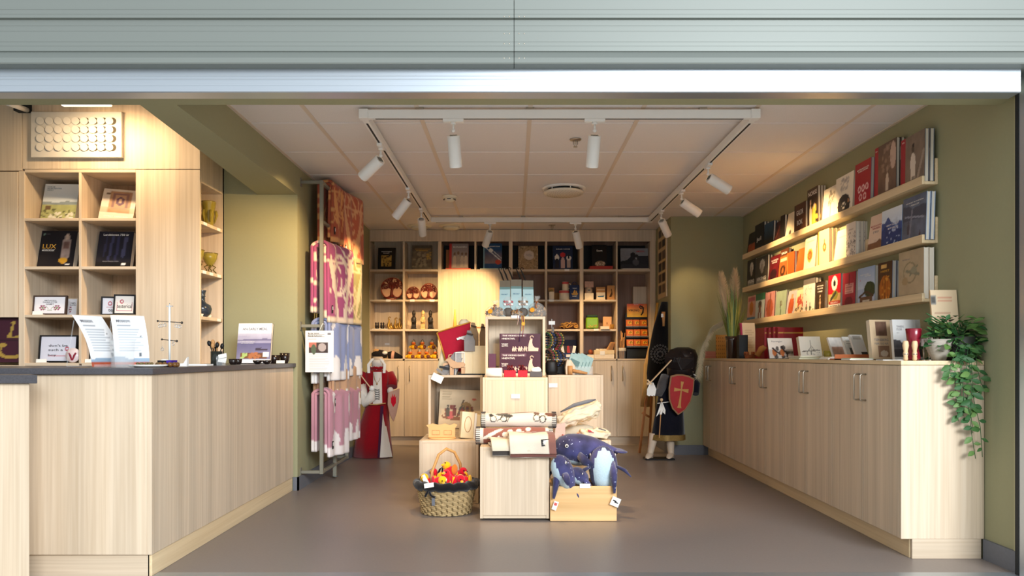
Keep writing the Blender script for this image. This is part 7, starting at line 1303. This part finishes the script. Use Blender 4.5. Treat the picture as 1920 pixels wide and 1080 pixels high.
m = MB(); m.grid(lambda u, v: Vector((.055+.085*u*(1-v)+.02*u+.02*v*(1-u), -.125-.012*math.cos(u*3)+.04*v+.03*u*u, .012+v*(zz(775)-.01))), 8, 10); m.build('white_underskirt', LIN_, t); m = MB(); m.grid(lambda u, v: Vector((.035+.025*u+.02*v, -.142+.045*v+.02*u, .012+v*(zz(760)-.01))), 4, 8); m.build('purple_fold', PUR, t)
m = MB(); m.grid(lambda u, v: Vector((-.012+.075*u+.012*(1-v)*(u-.5), -.087-.012*math.sin(u*PI)-.004*v, zz(757)+v*(zz(697)-zz(757)))), 8, 10); m.build('white_bodice', LIN_, t)
m = MB()
for k in range(5): z = zz(748)+k*.02; m.tube([(.0, -.103, z), (.05, -.103, z+.014)], .002, 5).tube([(.05, -.104, z), (.0, -.104, z+.014)], .002, 5)
m.build('lacing', BLACK, t); MB().tube([(-.085, -.1, zz(757)), (.02, -.108, zz(757)), (.1, -.09, zz(755))], .006, 6).build('belt', TAN, t)
MB().tube([(.012+.062*math.cos(2*PI*k/24), .055*math.sin(2*PI*k/24)-.004, zz(690)+.004*math.sin(2*PI*k/24*6)) for k in range(25)], .014, 8, cap=False).build('collar_roll', DR, t)
m = MB()
for k in range(7): a = 2*PI*k/7; m.tube([(.012+.062*math.cos(a+q*.1), .055*math.sin(a+q*.1)-.004, zz(690)+.013*math.sin(q*1.5)) for q in range(4)], .0085, 6)
m.build('white_twist', PAPER, t); MB().lathe([(.05, 0), (.036, .02), (.034, .06), (.05, .075), (.052, .1), (.04, .115)], (.012, 0, zz(692)), 20).build('neck_block', SKIN, t)
MB().loft([ring(.012, 0, zz(688), .055, .05, 20), ring(.012, 0, zz(676), .06, .055, 20), ring(.012, 0, zz(672), .045, .04, 20)]).build('linen_cap', LIN_, t)
for sx_, a in ((-1, 'left'), (1, 'right')): MB().loft([[Vector((sx_*.035+.012+q, -.05, zz(672))) for q in (-.012, .012)], [Vector((sx_*.075+.012+q, -.06, zz(683))) for q in (-.012, .012)], [Vector((sx_*.07+.012+q, -.07, zz(699))) for q in (-.013, .013)]], closed=False, cap=False).build('white_ribbon', PAPER, t)
MB().tube([(-.02, -.08, zz(694)), (.005, -.105, zz(712)), (.025, -.11, zz(718)), (.045, -.1, zz(712)), (.06, -.08, zz(694))], .0022, 5).ell((.025, -.112, zz(719)), .007).build('pendant', BRASS, t)
MB().tube([(-.1, 0, zz(700)), (-.135, -.015, zz(712)), (-.145, -.03, zz(722))], [.045, .05, .055], 12).build('red_sleeve', DR, t); MB().tube([(-.14, -.03, zz(722)), (-.125, -.07, zz(740)), (-.075, -.1, zz(752)), (-.03, -.11, zz(745)), (-.02, -.115, zz(732))], [.05, .056, .056, .045, .022], 14).build('white_sleeve', LIN_, t); MB().ell((-.02, -.12, zz(727)), .026).build('padded_hand', PAPER, t)
MB().tube([(.115, 0, zz(700)), (.15, -.02, zz(715)), (.15, -.05, zz(725))], [.045, .048, .05], 12).build('red_sleeve', DR, t); MB().ell((.14, -.07, zz(732)), (.03, .03, .035)).build('white_cuff', LIN_, t)
m = MB(); A = pd(672, 688); A.y = -.16; Bq = pd(700, 725); Bq.y = -.145; m.bar(A, Bq, .018, .008); d = (A-Bq).normalized(); m.build('wooden_sword', BEECH, t)
sh = [(0, -.22), (.03, -.14), (.055, -.03), (.06, .09), (.02, .075), (-.03, .06), (-.055, .05), (-.06, -.06), (-.035, -.16)]
Msh = Matrix.Translation((.178, -.13, zz(745))) @ Matrix.Rotation(.35, 4, 'Z')
m = MB(); m.prism([(x*.9, z*.98) for x, z in sh], -.006, .006); m.v = [Msh @ v for v in m.v]; m.build('shield', mat('tan_shield', '#c79a86', .5, var=.1), t, .003)
m = MB(); m.prism([(-.004, -.08), (.02, -.045), (.022, .02), (.012, .005), (.008, .04), (-.004, .01), (-.014, .045), (-.016, .0), (-.026, .02), (-.024, -.04)], -.0085, -.0065); m.v = [Msh @ v for v in m.v]; m.build('red_emblem', PR, t)
# knight dummy
Zk = 6.72; s = Zk/F; o0 = Vector((XX(1258, Zk), Zk, 0)); pk = lambda x, y, dy=0: P(x, y, Zk)-o0+Vector((0, dy, 0)); zk = lambda y: ZZ(y, Zk); kx = lambda x: XX(x, Zk)-o0.x
t = thing('knight_dummy', 'child size knight dummy in navy tunic with black helmet, red shield and bare white feet', 'mannequin', tuple(o0)); NV = cloth_mat('navy_tunic', '#12131f', .2); HELM = mat('black_leather_helmet', '#1d1718', .45, var=.3, scale=30, coat=.2); GOLDT = mat('gold_brocade', '#8f7440', .5, .4, var=.5, scale=120); LEG = mat('white_dummy_leg', '#d5c3ae', .5)
MB().box(kx(1207), kx(1262), -.09, .06, .0, .012).build('base_plate', BLACK, t, .004)
MB().loft([ring(kx(1253), 0, zk(824), .155, .1, 28, .06), ring(kx(1254), 0, zk(795), .14, .095, 28, .04), ring(kx(1256), 0, zk(758), .12, .085, 28, .02), ring(kx(1262), 0, zk(725), .12, .08, 28), ring(kx(1272), 0, zk(705), .115, .075, 28), ring(kx(1275), 0, zk(698), .06, .055, 28)]).build('navy_tunic', NV, t)
MB().loft([ring(kx(1253), 0, zk(824.5), .157, .102, 28, .06), ring(kx(1253.2), 0, zk(814), .1535, .101, 28, .056)], cap=False).build('gold_hem', GOLDT, t)
for x0, x1, yb, fy in ((1228, 1219, 848, -.05), (1256, 1258, 853, -.07)):
    MB().loft([ring(kx(x0), 0, zk(812), .05, .05), ring(kx((x0+x1)/2), -.0, zk(830), .036, .038), ring(kx(x1), 0, .05, .028, .03), ring(kx(x1-1), -.005, .014, .032, .034)]).build('leg', LEG, t); MB().loft([[Vector((kx(x1)+math.cos(a)*w_-dx, dy_+math.sin(a)*w_*.0+(-.0), .0135+hh*(.5+.5*math.sin(a)))) for a in [2*PI*k/12 for k in range(12)]] for dy_, dx, w_, hh in ((.03, -.01, .02, .03), (.0, 0, .033, .055), (-.05, .02, .032, .04), (-.09, .035, .026, .024), (-.11, .04, .008, .012))]).build('foot', LEG, t)
MB().loft([ring(kx(1277), 0, zk(703), .075, .065, 20, .05), ring(kx(1277), 0, zk(696), .06, .055, 20)]).build('white_collar', LIN_, t)
# helmet
m = MB(); m.loft([ring(kx(1276), 0, zk(712), .115, .1, 24), ring(kx(1278), 0, zk(690), .135, .12, 24), ring(kx(1279), 0, zk(668), .14, .125, 24), ring(kx(1280), .01, zk(656), .115, .105, 24), ring(kx(1281), .01, zk(651), .05, .05, 24)]); m.build('helmet', HELM, t)
m = MB(); m.loft([[Vector((kx(1276)-.145, -.06, zk(690))), Vector((kx(1276)-.02, -.14, zk(694))), Vector((kx(1276)+.1, -.1, zk(690))), Vector((kx(1276)+.1, -.08, zk(688)))], [Vector((kx(1258)-.08, -.07, zk(668))), Vector((kx(1270)-.04, -.155, zk(672))), Vector((kx(1276)+.1, -.115, zk(672))), Vector((kx(1276)+.1, -.08, zk(672)))], [Vector((kx(1262)-.03, -.04, zk(655))), Vector((kx(1272), -.09, zk(656))), Vector((kx(1280)+.06, -.08, zk(660))), Vector((kx(1280)+.06, -.06, zk(660)))]], smooth=False); m.build('visor', HELM, t, .006)
for k in range(5): MB().bx((kx(1262)+.012*k-.02, -.128-.003*k, zk(674)), (.005, .02, .045), (0, .3, 0)).build('visor_slit', DARK, t)
for k in range(7): MB().ell((kx(1290)+.012*(k % 3), -.108+.008*(k % 3), zk(662+7*k)), .0045, nu=8, nv=5).build('rivet', STEEL, t)
MB().tube([(kx(1248), 0, zk(706)), (kx(1240), -.04, zk(722)), (kx(1232), -.09, zk(736)), (kx(1220), -.12, zk(734))], [.045, .045, .038, .024], 12).build('mail_sleeve', cloth_mat('grey_mail', '#4d4a4a', .3), t); MB().tube([(kx(1290), 0, zk(705)), (kx(1303), -.03, zk(722)), (kx(1300), -.08, zk(738))], [.045, .045, .03], 12).build('dark_sleeve', NV, t); MB().bx((kx(1300), -.02, zk(703)), (.07, .09, .008), (0, .5, 0)).build('shoulder_cape', LIN_, t)
# shield with a pale cross
sp = [(0, -.19), (.06, -.14), (.1, -.06), (.115, .04), (.11, .15), (.055, .17), (0, .175), (-.055, .17), (-.11, .15), (-.115, .04), (-.1, -.06), (-.06, -.14)]
Mk = Matrix.Translation((kx(1269), -.15, zk(737))) @ Matrix.Rotation(.12, 4, 'Y') @ Matrix.Rotation(.1, 4, 'Z')
def sm(poly, a, b, name, m_, bev=0): m = MB(); m.prism(poly, a, b); m.v = [Mk @ v for v in m.v]; return m.build(name, m_, t, bev)
sm(sp, -.006, .008, 'shield', mat('bronze_shield_edge', '#8f6a48', .5), .003); sm([(x*.9, z*.92) for x, z in sp], -.009, -.0062, 'red_field', mat('red_shield_field', '#a01c1e', .5, var=.12))
XG = mat('gold_cross', '#b5854a', .5, .2); sm([(-.012, -.1), (-.02, -.125), (.02, -.125), (.012, -.1), (.006, .0), (.006, .05), (.014, .11), (-.014, .11), (-.006, .05), (-.006, 0)], -.0105, -.0092, 'cross', XG); sm([(-.065, .015), (-.005, .03), (.005, .03), (.065, .015), (.065, .05), (.005, .042), (-.005, .042), (-.065, .05)], -.0108, -.0093, 'cross', XG)
# sword held up, ribbons, belt sword
A = pk(1213, 716, -.16); Bq = pk(1253, 675, -.13); MB().bar(A, Bq, .02, .008).build('wooden_sword', BEECH, t); MB().bar(A+Vector((-.025, 0, .025)), A+Vector((.012, 0, -.02)), .014, .014).build('sword_guard', BEECH, t); MB().ell(A+Vector((-.02, 0, -.012)), .014).build('sword_pommel', BEECH, t)
for k in range(5): MB().loft([[A+Vector((.0+.004*k, -.005, 0)), A+Vector((.012+.004*k, -.005, 0))], [A+Vector((-.03+.016*k, -.012, -.06)), A+Vector((-.012+.016*k, -.012, -.06))], [A+Vector((-.03+.014*k, -.004, -.11-.01*(k % 2))), A+Vector((-.014+.014*k, -.004, -.12))]], closed=False, cap=False).build('white_ribbon', PAPER, t)
MB().bx(A+Vector((.025, .01, -.07)), (.04, .02, .1), (0, .1, 0)).build('dark_pouch', mat('dark_grey_pouch', '#35332f', .6), t)
MB().tube([(kx(1228), -.11, zk(755)), (kx(1250), -.11, zk(752)), (kx(1280), -.09, zk(756))], .004, 6).build('belt_cord', PAPER, t)
A = pk(1235, 748, -.13); MB().ell(A, .014).build('sword_pommel', BEECH, t); MB().bar(A, pk(1231, 818, -.125), .016, .007).build('hanging_sword', STICK, t)
for k in range(3): MB().loft([[A+Vector((-.005, -.008, -.02)), A+Vector((.006, -.008, -.02))], [A+Vector((-.03+.022*k, -.015, -.09)), A+Vector((-.008+.02*k, -.015, -.09))], [A+Vector((-.05+.03*k, -.01, -.15+.02*k)), A+Vector((-.03+.03*k, -.01, -.13))]], closed=False, cap=False).build('white_ribbon', PAPER, t)
# black cloak and yellow staff hanging on the pillar side, wooden easel
t = thing('hanging_cloak', 'black cloak with a white ring ornament hanging beside the pillar', 'cloak', (1.36, 7.2, 0)); CLK = cloth_mat('black_cloak', '#0f0e10', .2)
xx = lambda x: XX(x, 7.15)-1.36; zc_ = lambda y: ZZ(y, 7.15)
MB().loft([ring(xx(1246), -.05, zc_(566), .03, .02, 16), ring(xx(1240), -.05, zc_(612), .075, .035, 16, .04), ring(xx(1236), -.05, zc_(660), .105, .045, 16, .06), ring(xx(1234), -.05, zc_(700), .115, .05, 16, .06), ring(xx(1236), -.05, zc_(742), .11, .05, 16, .08)]).build('cloak', CLK, t); MB().tube([(xx(1243), -.08, zc_(612)), (xx(1243), -.076, zc_(585))], [.012, .018], 8).build('brown_hanger', STICK, t); MB().bx((xx(1241), -.09, zc_(592)), (.03, .003, .035)).build('price_tag', PAPER, t)
m = MB()
for r, n in ((.085, 20), (.055, 14), (.028, 8)):
    for k in range(n): a = 2*PI*k/n; c_ = Vector((xx(1236)+r*math.cos(a), -.1+.006*abs(math.cos(a)), zc_(664)+r*math.sin(a))); m.tube([c_+Vector((.008*math.cos(q*PI/3), 0, .008*math.sin(q*PI/3))) for q in range(7)], .0014, 4, cap=False)
m.build('ring_ornament', mat('white_embroidery', '#8d8a86', .8), t)
t = thing('yellow_banner', 'furled yellow cloth banner on a wooden staff standing before the cupboards', 'banner', (XX(1216, 7.2), 7.2, 0)); bx0 = XX(1216, 7.2); q = lambda x, y: Vector((XX(x, 7.2)-bx0, -.02, ZZ(y, 7.2)))
MB().tube([q(1232, 568), q(1228, 606), q(1212, 740), q(1200, 834)], .013, 8).build('staff', mat('golden_pine', '#b98435', .5, var=.15), t); m = MB(); m.loft([[q(x, y)+Vector((r*math.cos(a), -.02+r*.5*math.sin(a), 0)) for a in [2*PI*k/12 for k in range(12)]] for x, y, r in ((1229, 604, .012), (1224, 640, .04), (1218, 680, .055), (1214, 684, .045), (1212, 720, .04), (1209, 762, .05))]); m.build('yellow_cloth', cloth_mat('ochre_cloth', '#c69a58', .15), t)
t = thing('wooden_easel', 'golden brown wooden stand of two legs and a crossbar behind the knight dummy', 'easel', (XX(1212, 7.1), 7.1, 0)); bx0 = XX(1212, 7.1); q = lambda x, y: Vector((XX(x, 7.1)-bx0, 0, ZZ(y, 7.1))); EZ = mat('golden_beech', '#a8672a', .45, var=.15, scale=20)
a1 = q(1199, 852); a1.z = .004; a2 = q(1216, 852); a2.z = .004; MB().bar(q(1212, 745), a1, .03, .02).build('leg', EZ, t); MB().bar(q(1222, 742), a2, .03, .02).build('leg', EZ, t); MB().bar(q(1204, 774), q(1218, 782), .022, .02).build('crossbar', EZ, t)
# pole leaning on the bare oak panel behind the island
t = thing('oak_ladder', 'pale wooden pole and rail standing before the bare oak panel', 'pole', (XX(853, 7.3), 7.3, 0)); q = lambda x, y: Vector((XX(x, 7.3)-XX(853, 7.3), 0, ZZ(y, 7.3)))
MB().lathe([(.028, .002), (.028, 1.15), (.018, 1.24), (.006, ZZ(580, 7.3))], n=12).build('pole', mat('yellow_pine', '#dba94a', .5), t); MB().bar(q(858, 613.5), q(915, 614.5), .02, .014).build('rail', STICK, t); MB().bar(q(903, 614), Vector((q(903, 614).x, 0, .002)), .02).build('far_leg', STICK, t)
